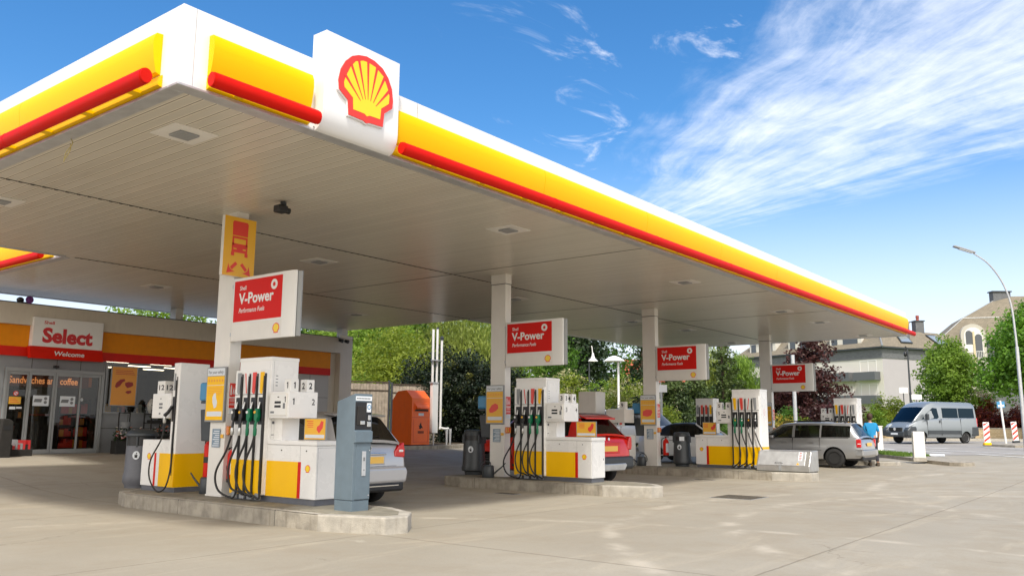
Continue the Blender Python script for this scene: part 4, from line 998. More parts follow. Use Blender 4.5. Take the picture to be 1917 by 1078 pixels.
def litter_bin(x, y, label, lid='round', h=1.02, r=.27, scale=1.):
    t = thing('litter_bin', label, 'bin', (x, y, ZI), 'round plastic bins')
    if lid == 'dome': prof = [(.23,0),(.235,.05),(.27,.10),(.27,.20),(.255,.26),(.245,.72)]
    else: prof = [(.20,0),(.205,.07),(.27,.10),(.275,.16),(.255,.22),(.235,.70),(.225,.75)]
    mb = MB(); mb.lathe([(a*scale, b*scale) for a, b in prof], (x, y, ZI), 32); body = mb.build('body', 'dgrey' if lid != 'dome' else 'plinth', t, smooth=35)
    z = ZI
    mb = MB(); mb.lathe([(.222*scale, .70*scale), (.222*scale, .90*scale)], (x, y, z), 32); mb.build('mouth', 'black', t, smooth=35)
    mb = MB()
    if lid == 'dome':
        mb.lathe([(.25*scale, .88*scale), (.272*scale, .89*scale), (.27*scale, .93*scale), (.22*scale, .975*scale), (.12*scale, 1.0*scale), (.02, 1.01*scale)], (x, y, z), 32)
        for a in (.3, 2.4, 3.9, 5.4): mb.tube([(x+.235*math.cos(a)*scale, y+.235*math.sin(a)*scale, z+.70*scale), (x+.24*math.cos(a)*scale, y+.24*math.sin(a)*scale, z+.90*scale)], .02, 6)
        mb.build('lid', 'dgrey', t, smooth=35)
    else:
        mb.lathe([(.228*scale, .86*scale), (.232*scale, .95*scale), (.20*scale, .985*scale), (.05, .99*scale)], (x, y, z), 32)
        a0 = PI*1.1
        for a in np.linspace(a0+.9, a0+2*PI-.9, 26):
            mb.box(x+.228*math.cos(a)*scale-.028, x+.228*math.cos(a)*scale+.028, y+.228*math.sin(a)*scale-.028, y+.228*math.sin(a)*scale+.028, z+.69*scale, z+.88*scale)
        mb.build('lid', 'dgrey', t, smooth=35)
    # round white symbol facing the viewer
    d = Vector((-x, -y, 0)).normalized(); rt = Vector((-d.y, d.x, 0)); rad = .253*scale
    c = Vector((x, y, z+.56*scale))+d*rad
    for sh in (-.30,):
        cc = Vector((x, y, z+.56*scale))+(d*math.cos(sh)-rt*-math.sin(sh)*1.)*rad*.985
        dd = (cc-Vector((x, y, cc.z))).normalized(); tt = Vector((-dd.y, dd.x, 0))
        mb = MB(); mb.oprism([(.062*math.cos(a), .075*math.sin(a)) for a in np.linspace(0, 2*PI, 24, endpoint=False)], cc, tt, (0, 0, 1), dd, -.01, .006)
        e = mb.build('symbol_disc', 'paper', t, smooth=0)
        mb = MB(); mb.oprism([(-.022,-.045),(.022,-.045),(.027,.01),(-.027,.01)], cc, tt, (0, 0, 1), dd, .006, .008); mb.oprism([(-.008,.02),(.008,.015),(.02,.045),(.006,.05)], cc, tt, (0, 0, 1), dd, .006, .008)
        mb.build('symbol', 'text_black', e, smooth=0)
    return t
litter_bin(8.30, 15.05, 'grey domed bin standing left of pump 12', 'dome', scale=1.04)
litter_bin(15.55, 13.2, 'dark round bin left of the second column', scale=1.06)
litter_bin(22.95, 11.50, 'dark round bin with a white sticker right of the third column', scale=1.0)
o = bpy.data.objects[[k.name for k in bpy.data.objects if k.name.startswith('litter_bin')][-1]]
mb = MB(); c = Vector((22.95, 11.5, ZI+.80)); d = Vector((-22.95, -11.5, 0)).normalized(); mb.oprism([(-.07,-.06),(.07,-.06),(.07,.06),(-.07,.06)], c+d*.262, Vector((-d.y, d.x, 0)), (0, 0, 1), d, -.01, .006); mb.build('sticker', 'paper', o, smooth=0)

# payment terminal
t = thing('payment_terminal', 'blue grey payment terminal with a sloping top at the near end of pump 1', 'payment terminal', (8.02, 9.0, ZI))
x0, x1, y0, y1 = 7.88, 8.20, 8.83, 9.19
mb = MB(); mb.prism([(y0, ZI+.15), (y1, ZI+.15), (y1, 1.685), (y0, 1.79)], 'x', x0, x1)
mb.box(x0+.006, x1-.006, y0+.006, y1-.006, ZI, ZI+.146)
body = mb.build('housing', 'terminal', t, smooth=0, bevel=.006)
mb = MB(); mb.box(x0+.012, x1-.012, y0-.005, y0+.01, 1.30, 1.68); mb.build('screen_panel', 'black', t, smooth=0, bevel=.006)
mb = MB(); mb.box(x0+.015, x1-.01, y0-.004, y0+.01, 1.695, 1.755); hd = mb.build('header_strip', 'paper', t, smooth=0)
text('PAYMENT TERMINAL', 'lettering', 'text_grey', hd, (x0+.03, y0-.0045, 1.715), YF, .022, width=.25) if False else None
mb = MB()
for k in range(9): mb.box(x0+.03+.028*k, x0+.052+.028*k, y0-.0052, y0-.0042, 1.716, 1.734)
mb.build('fine_print', 'text_grey', hd, smooth=0)
mb = MB(); mb.box(x0+.215, x1-.03, y0-.012, y0-.004, 1.54, 1.665); nf = mb.build('notice', 'paper', t, smooth=0)
mb = MB(); mb.lathe([(.034, 0), (.034, -.001)], (x0+.252, y0-.0125, 1.61), 20, 'y'); mb.build('blue_disc', 'blue', nf, smooth=0)
mb = MB(); mb.lathe([(.022, 0), (.022, -.001)], (x0+.252, y0-.0138, 1.61), 16, 'y'); mb.build('disc_centre', 'paper', nf, smooth=0)
mb = MB(); mb.box(x0+.04, x0+.19, y0-.018, y0-.004, 1.36, 1.62); mb.build('display', 'dark', t, smooth=0, bevel=.01)
mb = MB(); mb.box(x0+.09, x0+.17, y0-.03, y0-.019, 1.37, 1.42); mb.box(x0+.24, x0+.29, y0-.016, y0-.004, 1.43, 1.50); mb.box(x0+.225, x0+.295, y0-.016, y0-.004, 1.34, 1.41); mb.build('card_slot', 'steel', t, smooth=0, bevel=.008)
mb = MB(); mb.prism([(y0-.03, 1.28), (y0+.01, 1.29), (y0+.01, 1.12), (y0-.03, 1.13)], 'x', x0+.002, x1-.002); mb.build('ledge', 'terminal', t, smooth=0, bevel=.005)
mb = MB(); mb.box(x0+.05, x1-.015, y0-.006, y0+.01, ZI+.16, 1.11); dr = mb.build('door', 'terminal', t, smooth=0, bevel=.004)
mb = MB(); mb.box(x0+.155, x0+.225, y0-.014, y0-.0055, .68, 1.01); kp = mb.build('keypad_plate', 'galv', dr, smooth=0, bevel=.003)
mb = MB(); mb.box(x0+.175, x0+.205, y0-.017, y0-.0145, .88, .93); mb.lathe([(.010, 0), (.010, -.004)], (x0+.19, y0-.0145, .76), 10, 'y'); mb.build('receipt_slot', 'text_grey', kp, smooth=0)
mb = MB(); mb.lathe([(.010, 0), (.010, -.006)], (x1-.03, y0-.006, 1.02), 10, 'y'); mb.lathe([(.010, 0), (.010, -.006)], (x1-.03, y0-.006, .42), 10, 'y'); mb.build('lock', 'galv', dr, smooth=0)

# sloped metal cover on island three
t = thing('filler_cover', 'sloped brushed metal cover box at the near end of the third island', 'metal cover', (22.3, 8.1, ZI))
x0, x1, y0, y1 = 22.12, 22.85, 7.52, 8.92
mb = MB(); mb.prism([(x0, ZI+.02), (x1, ZI+.02), (x1, .76), (x1-.12, .77), (x0+.20, .74), (x0+.0, .38)], 'y', y0, y1)
body = mb.build('housing', 'steel', t, smooth=0, bevel=.008)
mb = MB()
U = Vector((0, -1, 0)); V = Vector((.20, 0, .36)).normalized(); N = Vector((-.36, 0, .20)).normalized(); O = Vector((x0, y1, .38))
mb.obox(O, U, V, N, .03, 1.28, .0, .40, 0, .012); lid = mb.build('lid', 'galv', t, smooth=0, bevel=.006)
mb = MB(); mb.obox(O, U, V, N, 1.09, 1.20, .14, .39, .012, .014); mb.build('label', 'paper', lid, smooth=0)
mb = MB()
for k in range(5): mb.obox(O, U, V, N, 1.11, 1.18, .165+k*.045, .185+k*.045, .014, .015)
mb.build('label_print', 'redlogo', lid, smooth=0)
mb = MB(); mb.oprism([(1.06,.02),(1.14,.02),(1.10,.09)], O, U, V, N, .012, .014); mb.build('warning_triangle', 'signyel', lid, smooth=0)
mb = MB(); mb.tube([O+U*.50+V*.06+N*.02, O+U*.52+V*.07+N*.05, O+U*.68+V*.07+N*.05, O+U*.70+V*.06+N*.02], .010, 6); mb.box(x0-.012, x0+.0, y1-.66, y1-.60, .24, .40); mb.build('handle', 'grey', lid, smooth=0)
mb = MB(); mb.box(x0+.03, x1-.03, y0+.02, y1-.02, ZI-.005, ZI+.022); mb.build('base', 'dark', t, smooth=0)

# drain and tank covers, each lying in the concrete
def cover(x0, x1, y0, y1, label):
    t = thing('manhole_cover', label, 'manhole cover', ((x0+x1)/2, (y0+y1)/2, 0), 'covers in the concrete')
    mb = MB(); mb.box(x0, x1, y0, y1, -.02, .006); mb.build('frame', 'grey', t, smooth=0)
    mb = MB(); mb.box(x0+.025, x1-.025, y0+.025, y1-.025, 0, .010); mb.build('plate', mat('rusty_grating', (.10, .085, .06), .6, var=.3, vscale=12, bump=.8, bscale=120), t, smooth=0)
cover(15.80, 16.68, 6.50, 7.36, 'dark square cover in the concrete in front of the second island')
cover(22.82, 23.5, 6.85, 7.72, 'dark square cover in the concrete below the sloped metal cover')
cover(13.74, 13.98, 10.60, 11.12, 'narrow dark drain cover in front of pump 3')
cover(20.75, 21.0, 9.55, 10.1, 'narrow dark drain cover right of the red car')
# ------------------------------------------------------------------ shop
FZ = .52; YS = 24.08
shop = thing('shop_building', 'cream filling station shop with yellow and red band and glass sliding doors', 'shop', (12, 27, FZ))
def part(name, m, boxes, parent=None, bevel=0, smooth=0):
    mb = MB()
    for b in boxes: mb.box(*b)
    return mb.build(name, m, parent or shop, smooth=smooth, bevel=bevel)
part('parapet', 'cream', [(2, 21.27, YS, YS+.3, 3.94, 4.50)])
part('roof_edge', 'dgrey', [(1.9, 21.29, YS-.02, YS+.32, 4.50, 4.525), (21.20, 21.292, YS+.32, 33, 4.50, 4.525)])
part('roof', 'grey', [(2, 21.2, YS+.3, 33, 4.2, 4.3)])
part('end_pillar', 'cream', [(20.70, 21.27, YS+.001, YS+.30, FZ-.4, 3.939), (21.02, 21.268, YS+.3, 33, FZ-.4, 4.5)])
part('yellow_band', 'orange', [(2, 20.35, YS+.12, YS+.24, 3.36, 3.935)])
part('red_band', 'red', [(2, 20.35, YS+.11, YS+.24, 3.11, 3.358)])
part('wall', 'greywall', [(9.16, 9.45, YS+.20, YS+.30, FZ-.4, 3.11), (9.45, 12.07, YS+.20, YS+.30, 2.80, 3.11), (12.07, 12.125, YS+.18, YS+.30, FZ-.4, 3.11),
     (12.125, 17.2, YS+.20, YS+.30, FZ-.4, 1.62)   , (2, 8.6, YS+.20, YS+.30, FZ-.4, 1.0), (8.6, 9.16, YS+.19, YS+.30, FZ-.4, 3.11)])
part('service_wall', mat('pale_grey_cladding', (.50, .49, .46), .5), [(17.2, 20.35, YS+.20, YS+.30, FZ-.4, 3.11)])
part('wall_return', 'cream', [(20.35, 20.699, YS+.25, YS+.40, FZ-.4, 3.94)])
part('wall_joint', 'dark', [(x, x+.012, YS+.196, YS+.2005, FZ, 3.1) for x in (17.5, 18.5, 19.5, 8.85)]+[(17.2, 20.35, YS+.196, YS+.2003, 2.3, 2.31), (12.13, 17.2, YS+.194, YS+.2003, 1.2, 1.212), (12.9, 12.912, YS+.1945, YS+.2003, FZ, 1.6), (13.9, 13.912, YS+.1945, YS+.2003, FZ, 1.6)]+[(9.46+.65*k, 9.47+.65*k, YS+.195, YS+.2003, 2.81, 3.1) for k in range(1, 4)])
# grey side door in the right-hand part
part('side_door', mat('service_door', (.46, .455, .43), .45), [(18.0, 19.0, YS+.165, YS+.2, FZ, 2.62)], bevel=.01)
part('lettering_rail', 'alu', [(12.125, 17.2, YS+.17, YS+.20, 3.04, 3.10), (12.125, 17.2, YS+.165, YS+.20, 1.62, 1.67)]+[(x, x+.05, YS+.16, YS+.2, 1.67, 3.04) for x in (12.13, 14.6, 17.15)])
part('shop_window', 'glass', [(12.18, 17.15, YS+.19, YS+.198, 1.67, 3.04)]); part('shop_window', 'glass', [(2.0, 8.6, YS+.19, YS+.198, 1.0, 3.05)])
# door set
df = part('door_frame', 'alu', [(9.45, 12.08, YS+.10, YS+.19, 2.70, 2.80), (9.45, 9.51, YS+.10, YS+.19, FZ, 2.70), (12.0, 12.08, YS+.10, YS+.19, FZ, 2.70), (9.51, 12.0, YS+.10, YS+.18, FZ-.05, FZ+.015)], bevel=.004)
def door_leaf(x0, x1, y, m='alu'):
    f = part('door_leaf', m, [(x0, x0+.055, y, y+.05, FZ+.02, 2.70), (x1-.055, x1, y, y+.05, FZ+.02, 2.70), (x0+.055, x1-.055, y, y+.05, 2.62, 2.70), (x0+.055, x1-.055, y, y+.05, FZ+.02, FZ+.13)], bevel=.004)
    part('door_pane', 'glass', [(x0+.055, x1-.055, y+.02, y+.03, FZ+.13, 2.62)], f)
    return f
l1 = door_leaf(9.52, 10.06, YS+.13); l2 = door_leaf(10.04, 10.71, YS+.07); l3 = door_leaf(10.72, 11.43, YS+.07); l4 = door_leaf(11.40, 12.0, YS+.13)
def sticker(x0, x1, z0, z1, y, m, par, nm='door_sticker'):
    return part(nm, m, [(x0, x1, y-.003, y, z0, z1)], par)
for x0, x1 in ((10.175, 10.59), (10.88, 11.29)):
    f = sticker(x0, x1, 1.80, 2.08, YS+.088, 'paper', l2 if x0 < 10.6 else l3)
    mb = MB(); O = (x0, YS+.0845, 1.80); w = x1-x0
    mb.oprism([(.02,.10),(.22,.10),(.24,.19),(.05,.19)], O, *YF, 0, .001)
    for zz in (.10, .20): mb.oprism([(w-.09+.042*math.cos(a), zz+.042*math.sin(a)) for a in np.linspace(0, 2*PI, 14, endpoint=False)], O, *YF, 0, .001)
    mb.build('sticker_print', 'text_grey', f, smooth=0)
f = sticker(9.60, 9.90, 1.84, 2.03, YS+.148, 'signyel', l1)
mb = MB()
for k in range(3): mb.box(9.63, 9.87-.05*k, YS+.1435, YS+.1448, 1.88+.045*k, 1.895+.045*k)
mb.build('sticker_print', 'redlogo', f, smooth=0)
mb = MB(); mb.lathe([(.065, 0), (.065, -.002)], (9.76, YS+.147, 2.12), 20, 'y'); f = mb.build('no_smoking_disc', 'redlogo', l1, smooth=0)
mb = MB(); mb.lathe([(.046, 0), (.046, -.001)], (9.76, YS+.1445, 2.12), 20, 'y'); mb.build('disc_field', 'paper', f, smooth=0)
mb = MB(); mb.oprism([(-.045,.03),(-.03,.045),(.045,-.03),(.03,-.045)], (9.76, YS+.143, 2.12), *YF, 0, .001); mb.build('disc_bar', 'redlogo', f, smooth=0)
sticker(9.63, 9.78, 1.70, 1.77, YS+.148, 'paper', l1); sticker(9.80, 9.94, 1.72, 1.77, YS+.148, 'paper', l1)
mb = MB(); mb.lathe([(.05, 0), (.05, -.002)], (11.50, YS+.148, 2.0), 16, 'y', sx=.8, sy=1); mb.build('door_sticker', 'paper', l4, smooth=0)
part('door_sensor', 'black', [(10.66, 10.78, YS+.05, YS+.195, 2.84, 2.90)], bevel=.02)
# interior
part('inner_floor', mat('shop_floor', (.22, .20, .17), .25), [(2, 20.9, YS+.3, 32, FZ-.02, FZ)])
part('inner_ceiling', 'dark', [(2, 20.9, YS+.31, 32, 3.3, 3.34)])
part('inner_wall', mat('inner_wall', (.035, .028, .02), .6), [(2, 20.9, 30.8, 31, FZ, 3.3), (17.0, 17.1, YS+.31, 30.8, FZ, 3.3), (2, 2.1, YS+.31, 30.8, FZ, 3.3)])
mb = MB()
for y in (25.2, 26.4, 27.8, 29.2):
    for x in (3.5, 5.5, 7.5, 9.6, 11.8, 13.2, 14.7, 16): mb.box(x, x+.75, y, y+.10, 3.26, 3.285)
mb.build('ceiling_light', 'lamp_on', shop, smooth=0)
orl = mat('coffee_bar_header', (.55, .16, .03), .5)
hd = part('coffee_bar_header', orl, [(9.0, 12.6, 26.0, 26.1, 2.42, 3.0)])
hd2 = part('header_panel', mat('brown_header', (.16, .035, .015), .5), [(9.1, 12.5, 25.99, 25.999, 2.38, 2.80)], hd)
text('Sandwiches and coffee', 'lettering', mat('orange_lettering', (.9, .40, .14), .5, emit=(1, .36, .12, .45)), hd2, (10.24, 25.988, 2.47), YF, .20, width=1.93, bold=.02)
for (nm, x0, x1, y0, y1, h, seedc) in (('product_shelf', 9.2, 11.0, 26.6, 27.1, 1.9, 1), ('product_shelf', 11.4, 12.3, 25.3, 25.7, 1.5, 2), ('product_shelf', 12.6, 15.2, 25.2, 25.7, 1.55, 3), ('product_shelf', 4, 8.4, 26, 26.5, 1.8, 4)):
    t = thing(nm, {1: 'dark shelf unit inside the shop behind the sliding doors', 2: 'shelf with a red block of goods behind the right hand door pane', 3: 'low shelf of wrapped goods behind the shop window', 4: 'long shelf unit at the far left inside the shop'}[seedc], 'shelf', ((x0+x1)/2, y0, FZ), 'shelves inside the shop')
    rnd = random.Random(seedc)
    nsh = 4
    part('frame', 'dark', [(x0, x1, y1-.03, y1, FZ, FZ+h), (x0, x0+.03, y0, y1-.03, FZ, FZ+h), (x1-.03, x1, y0, y1-.03, FZ, FZ+h)]+[(x0+.03, x1-.03, y0, y1-.03, FZ+.1+k*(h-.2)/nsh, FZ+.125+k*(h-.2)/nsh) for k in range(nsh+1)], t)
    mb = MB(); names = ['redlogo', 'signyel', 'paper', 'poster', 'dgrey', 'green', 'blue', 'dark', 'seat']
    for k in range(nsh):
        x = x0+.06; zb = FZ+.126+k*(h-.2)/nsh
        while x < x1-.14:
            w = rnd.uniform(.05, .13); mb.cur = rnd.choice([0, 1, 2, 3, 4, 7, 8, 7, 8, 7, 4] if seedc != 2 else [0, 0, 0, 3, 7, 0]); mb.box(x, x+w, y0+.02, y1-.08, zb, zb+rnd.uniform(.12, .30)); x += w+.006
    mb.build('goods', names, t, smooth=0)
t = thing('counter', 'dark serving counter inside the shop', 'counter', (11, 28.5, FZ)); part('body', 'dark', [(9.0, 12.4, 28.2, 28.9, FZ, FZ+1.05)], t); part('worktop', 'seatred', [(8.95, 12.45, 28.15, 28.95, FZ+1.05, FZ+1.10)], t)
# poster inside the window
t = thing('window_poster', 'large orange poster with a red glove picture in the shop window', 'poster', (12.67, YS+.1, 1.84))
part('frame', 'alu', [(12.27, 13.07, YS+.12, YS+.16, 1.84, 3.0)], t, bevel=.006)
f = part('sheet', 'poster', [(12.30, 13.04, YS+.115, YS+.12, 1.87, 2.97)], t)
mb = MB(); O = (12.67, YS+.114, 2.42)
mb.oprism([(-.27,-.02),(-.24,.09),(-.12,.19),(.0,.21),(.03,.16),(-.05,.11),(-.12,.0),(-.22,-.06)], O, *YF, 0, .001)
mb.oprism([(.03,.10),(.13,.13),(.26,.12),(.28,.03),(.20,-.02),(.10,-.05),(.03,.03)], O, *YF, 0, .001)
mb.oprism([(.05,-.18),(.10,-.13),(.22,-.12),(.24,-.18),(.14,-.22)], O, *YF, 0, .001)
mb.build('glove_picture', mat('muted_red_print', (.36, .035, .03), .5), f, smooth=0)
mb = MB()
for k in range(3): mb.box(12.40, 12.98-.03*k, YS+.1135, YS+.1149, 2.76+.05*k, 2.775+.05*k)
mb.build('print', 'posterred', f, smooth=0)
# Select sign over the door
t = thing('shop_sign', 'cream sign reading Shell Select over a red Welcome strip, above the shop doors', 'sign', (10.9, YS, 3.05))
mb = MB(); mb.box(9.94, 11.83, YS-.10, YS+.11, 3.385, 4.17); b = mb.build('panel', 'white', t, smooth=0, bevel=.01)
text('Shell', 'lettering', 'text_red', b, (10.205, YS-.1005, 4.00), YF, .085, width=.27, bold=.025)
text('Select', 'lettering', 'text_red', b, (10.19, YS-.1005, 3.515), YF, .39, width=1.36, bold=.045)
mb = MB(); mb.prism([(YS-.10, 3.383), (YS-.115, 3.30), (YS-.16, 3.16), (YS-.20, 3.06), (YS-.02, 3.06), (YS+.10, 3.383)], 'x', 9.90, 11.85)
b = mb.build('welcome_strip', 'red', t, smooth=0)
N = Vector((0, -.24, -.09)); U = Vector((1, 0, 0)); V = Vector((0, .36, 1)).normalized()
text('Welcome', 'lettering', 'text_white', b, (10.49, YS-.172, 3.155), (U, V, (0, -1, .3)), .135, width=.80, bold=.02, shear=.25, depth=.006)
# shop front clutter
def flowers(name, label, x0, x1, y0, y1, z0, h, n, cols, leaf='leaf_mid', stand=None, cat='flowers', grp=None, seed=1):
    t = thing(name, label, cat, ((x0+x1)/2, y0, z0), grp)
    part('planter', 'dark' if stand is None else stand, [(x0, x1, y0, y1, z0, z0+h)], t, bevel=.02)
    rnd = random.Random(seed); mb = MB(); fl = MB()
    for k in range(n):
        x, y, z = rnd.uniform(x0-.04, x1+.04), rnd.uniform(y0-.05, y1), z0+h+rnd.uniform(-.02, .16)
        for j in range(4):
            a = rnd.uniform(0, 2*PI); d = Vector((math.cos(a), math.sin(a), rnd.uniform(.2, 1))).normalized()*rnd.uniform(.05, .1); s_ = Vector((-d.y, d.x, 0)).normalized()*.018
            p = Vector((x, y, z)); mb.add([p-s_, p+s_, p+d+s_*.5, p+d-s_*.5], [[0, 1, 2, 3]])
        if rnd.random() < .55:
            fl.cur = rnd.randrange(len(cols)); r_ = rnd.uniform(.022, .04)
            fl.lathe([(.005, -.01), (r_, .004), (r_*.6, .018), (.004, .014)], (x, y-.02, z+.06), 7)
    mb.build('foliage', leaf, t, smooth=0, recalc=False); fl.build('blossom', cols, t, smooth=0, recalc=False)
    return t
M['leaf_mid'] = leafmat('flower_leaves', (.02, .05, .012), (.05, .11, .03))
M['pink'] = mat('pink_petals', (.75, .22, .26), .6); M['whitep'] = mat('white_petals', (.75, .72, .66), .6); M['yelp'] = mat('yellow_petals', (.8, .55, .05), .6); M['orgp'] = mat('orange_petals', (.7, .2, .05), .6)
flowers('flower_planter', 'black planter of pink flowers in front of the shop window, right of the doors', 12.10, 13.05, 23.3, 23.6, FZ-.06, .42, 70, ['pink', 'pink', 'whitep'], seed=3)
flowers('flower_planter', 'dark shelf planter of white and orange flowers behind the pink ones', 12.35, 13.85, 23.65, 23.9, FZ-.05, .55, 90, ['whitep', 'whitep', 'orgp'], seed=5)
t = thing('plant_rack', 'dark metal rack of potted plants under the shop window', 'rack', (14, 23.8, FZ))
part('frame', 'dark', [(x, x+.03, y, y+.03, FZ-.1, 1.75) for x in (13.2, 14.1, 15.0) for y in (23.5, 23.9)]+[(13.2, 15.03, 23.5, 23.93, z, z+.02) for z in (.95, 1.35, 1.62)], t)
part('crate', 'dark', [(13.25, 14.0, 23.52, 23.9, FZ-.1, .93), (14.1, 14.98, 23.52, 23.9, FZ-.1, .9)], t)
flowers('potted_plants', 'row of small yellow potted flowers on the middle shelf of the plant rack', 13.25, 14.95, 23.55, 23.85, 1.37, .08, 60, ['yelp', 'whitep', 'yelp'], seed=8, cat='potted plants')
flowers('potted_plants', 'row of orange potted flowers on the lower shelf of the plant rack', 13.5, 14.95, 23.55, 23.85, .97, .10, 50, ['orgp', 'pink'], seed=9, cat='potted plants')
for i, (x, lb) in enumerate(((13.28, 'left cone of cellophane wrapped flowers on top of the plant rack'), (13.62, 'middle cone of cellophane wrapped flowers on top of the plant rack'), (13.98, 'right cone of cellophane wrapped flowers on top of the plant rack'))):
    t = thing('wrapped_bouquet', lb, 'bouquet', (x, 23.7, 1.64), 'wrapped bouquets on the rack')
    mb = MB(); rr_ = random.Random(i)
    mb.lathe([(.05, 0), (.09, .08), (.12, .22), (.09, .33), (.03, .42)], (x, 23.7, 1.64), 9); mb.build('wrapping', mat('cellophane', (.45, .45, .42), .25), t, smooth=0)
    mb = MB()
    for k in range(8): mb.lathe([(.0, -.01), (.028, 0), (.01, .02)], (x+rr_.uniform(-.08, .08), 23.6, 1.72+rr_.uniform(0, .2)), 6)
    mb.build('blossom', 'dark' if i % 2 else 'dgrey', t, smooth=0)
t = thing('washing_bucket', 'grey window washing bucket on a stand right of the shop doors', 'bucket', (12.5, 23.6, 1.2))
part('stand', 'dark', [(12.36, 12.385, 23.75, 23.775, FZ-.1, 1.66), (12.68, 12.705, 23.75, 23.775, FZ-.1, 1.66), (12.36, 12.705, 23.75, 23.775, 1.63, 1.66)], t)
mb = MB(); mb.lathe([(.10, 0), (.15, .16), (.155, .17)], (12.53, 23.68, 1.22), 18); mb.build('bucket', 'grey', t, smooth=40)
t = thing('bench_display', 'dark display stand with red goods behind the left door pane', 'display stand', (9.75, 24.6, FZ))
part('body', 'dark', [(9.55, 10.0, 24.5, 24.9, FZ, 1.15)], t); part('goods', 'redlogo', [(9.6, 9.72, 24.48, 24.6, 1.151, 1.25), (9.8, 9.9, 24.46, 24.58, .8, .9)], t)
t = thing('waste_column', 'black plastic bin with a rounded top at the far left by the shop doors', 'bin', (9.1, 23.0, FZ))
mb = MB(); mb.prism([(8.90, FZ-.05), (9.22, FZ-.05), (9.25, FZ+.7), (9.22, FZ+.88), (9.12, FZ+.93), (8.96, FZ+.93)], 'y', 22.85, 23.15); mb.build('body', 'dark', t, smooth=0, bevel=.03)
mb = MB(); mb.box(9.0, 9.2, 22.845, 22.86, FZ+.66, FZ+.76); mb.build('mouth', 'black', t, smooth=0)
t = thing('charcoal_stack', 'low heap of bagged goods beside the black bin at the shop entrance', 'goods', (9.4, 23.4, FZ))
mb = MB(); mb.box(9.25, 9.95, 23.35, 23.75, FZ-.05, FZ+.16); mb.build('tray', 'dark', t, smooth=0, bevel=.02)
mb = MB(); rr_ = random.Random(4)
for k in range(10): x = 9.28+.062*k; mb.box(x, x+.055, 23.38, 23.7, FZ+.161, FZ+rr_.uniform(.25, .42)); mb.cur = rr_.randrange(3)
mb.build('goods', ['posterred', 'dark', 'grey'], t, smooth=0)
# threshold slab
struct('shop_pavement', MB().box(8.0, 20.6, 22.6, YS+.3, .2, FZ-.02), 'pave', smooth=0)

# cameras and floodlights on the shop roof edge
def roof_cam(x, z, label, k=1.):
    t = thing('security_camera', label, 'security camera', (x, YS-.1, z), 'security cameras along the shop roof')
    mb = MB(); mb.box(x-.05, x+.05, YS-.06, YS-.001, z-.08, z+.06); mb.tube([(x, YS-.05, z), (x-.02, YS-.25, z-.05)], .02, 8); mb.build('bracket', 'grey', t, smooth=0)
    mb = MB(); mb.tube([(x-.18*k, YS-.30, z+.02), (x+.20*k, YS-.42, z-.06)], .055*k, 12); mb.build('housing', 'text_white', t, smooth=50)
    mb = MB(); mb.tube([(x-.17, YS-.22, z-.13), (x-.13, YS-.36, z-.17)], .05, 12, r1=.075); mb.tube([(x+.10, YS-.22, z-.14), (x+.14, YS-.36, z-.18)], .05, 12, r1=.07); mb.tube([(x+.20*k, YS-.42, z-.06), (x+.215*k, YS-.425, z-.063)], .05*k, 12); mb.build('lens_hood', 'black', t, smooth=50)
    return t
roof_cam(15.6, 4.42, 'cluster of small cameras on the shop roof edge left of the first column')
roof_cam(20.6, 4.52, 'white camera and black lamps at the right end of the shop roof', 1.3)
t = thing('purple_sensor', 'small black and purple round lamp on the shop roof at the far left', 'sensor lamp', (9.7, YS, 4.6))
mb = MB(); mb.lathe([(.05, 0), (.09, .04), (.09, .10), (.04, .14)], (9.62, YS+.1, 4.53), 14); mb.build('head', 'black', t, smooth=40)
mb = MB(); mb.lathe([(.02, -.05), (.10, -.03), (.10, .0)], (9.80, YS-.02, 4.61), 18, 'y'); mb.build('purple_lens', mat('purple_lens', (.14, .03, .22), .3), t, smooth=0)
mb = MB(); mb.box(9.6, 9.86, YS, YS+.06, 4.52, 4.545); mb.build('bracket', 'dgrey', t, smooth=0)

# ------------------------------------------------------------------ behind the forecourt
strip('rear_kerb', [(21.4, 22.05), (24.1, 22.0), (26.4, 22.4), (29.5, 24.2)], .16, .13, 'kerb')
mb = MB(); P = [(21.35, 22.1), (24.1, 22.05), (26.4, 22.45), (29.5, 24.3), (34, 30), (22, 34), (21.35, 24)]
v = [(a, b, G(a, b)+.11) for a, b in P]; mb.add(v, [list(range(len(v)))]); struct('planting_bed', mb, 'soil', smooth=0)
# clothes bank
t = thing('clothes_bank', 'tall orange red steel clothes bank with a sloping top and flap', 'clothes bank', (22.9, 22.9, .55), local=True)
gz = G(22.9, 22.6)+.12
t.location = (22.75, 22.35, gz); t.rotation_euler.z = RAD(4)
def LP(nm, m, boxes=None, par=t, **k):
    mb = MB()
    for b in boxes: mb.box(*b)
    return mb.build(nm, m, par, smooth=0, **k)
mb = MB(); mb.prism([(0, 0), (.98, 0), (.98, 1.66), (.72, 1.98), (.30, 2.02), (0, 1.72)], 'x', 0, 1.05)
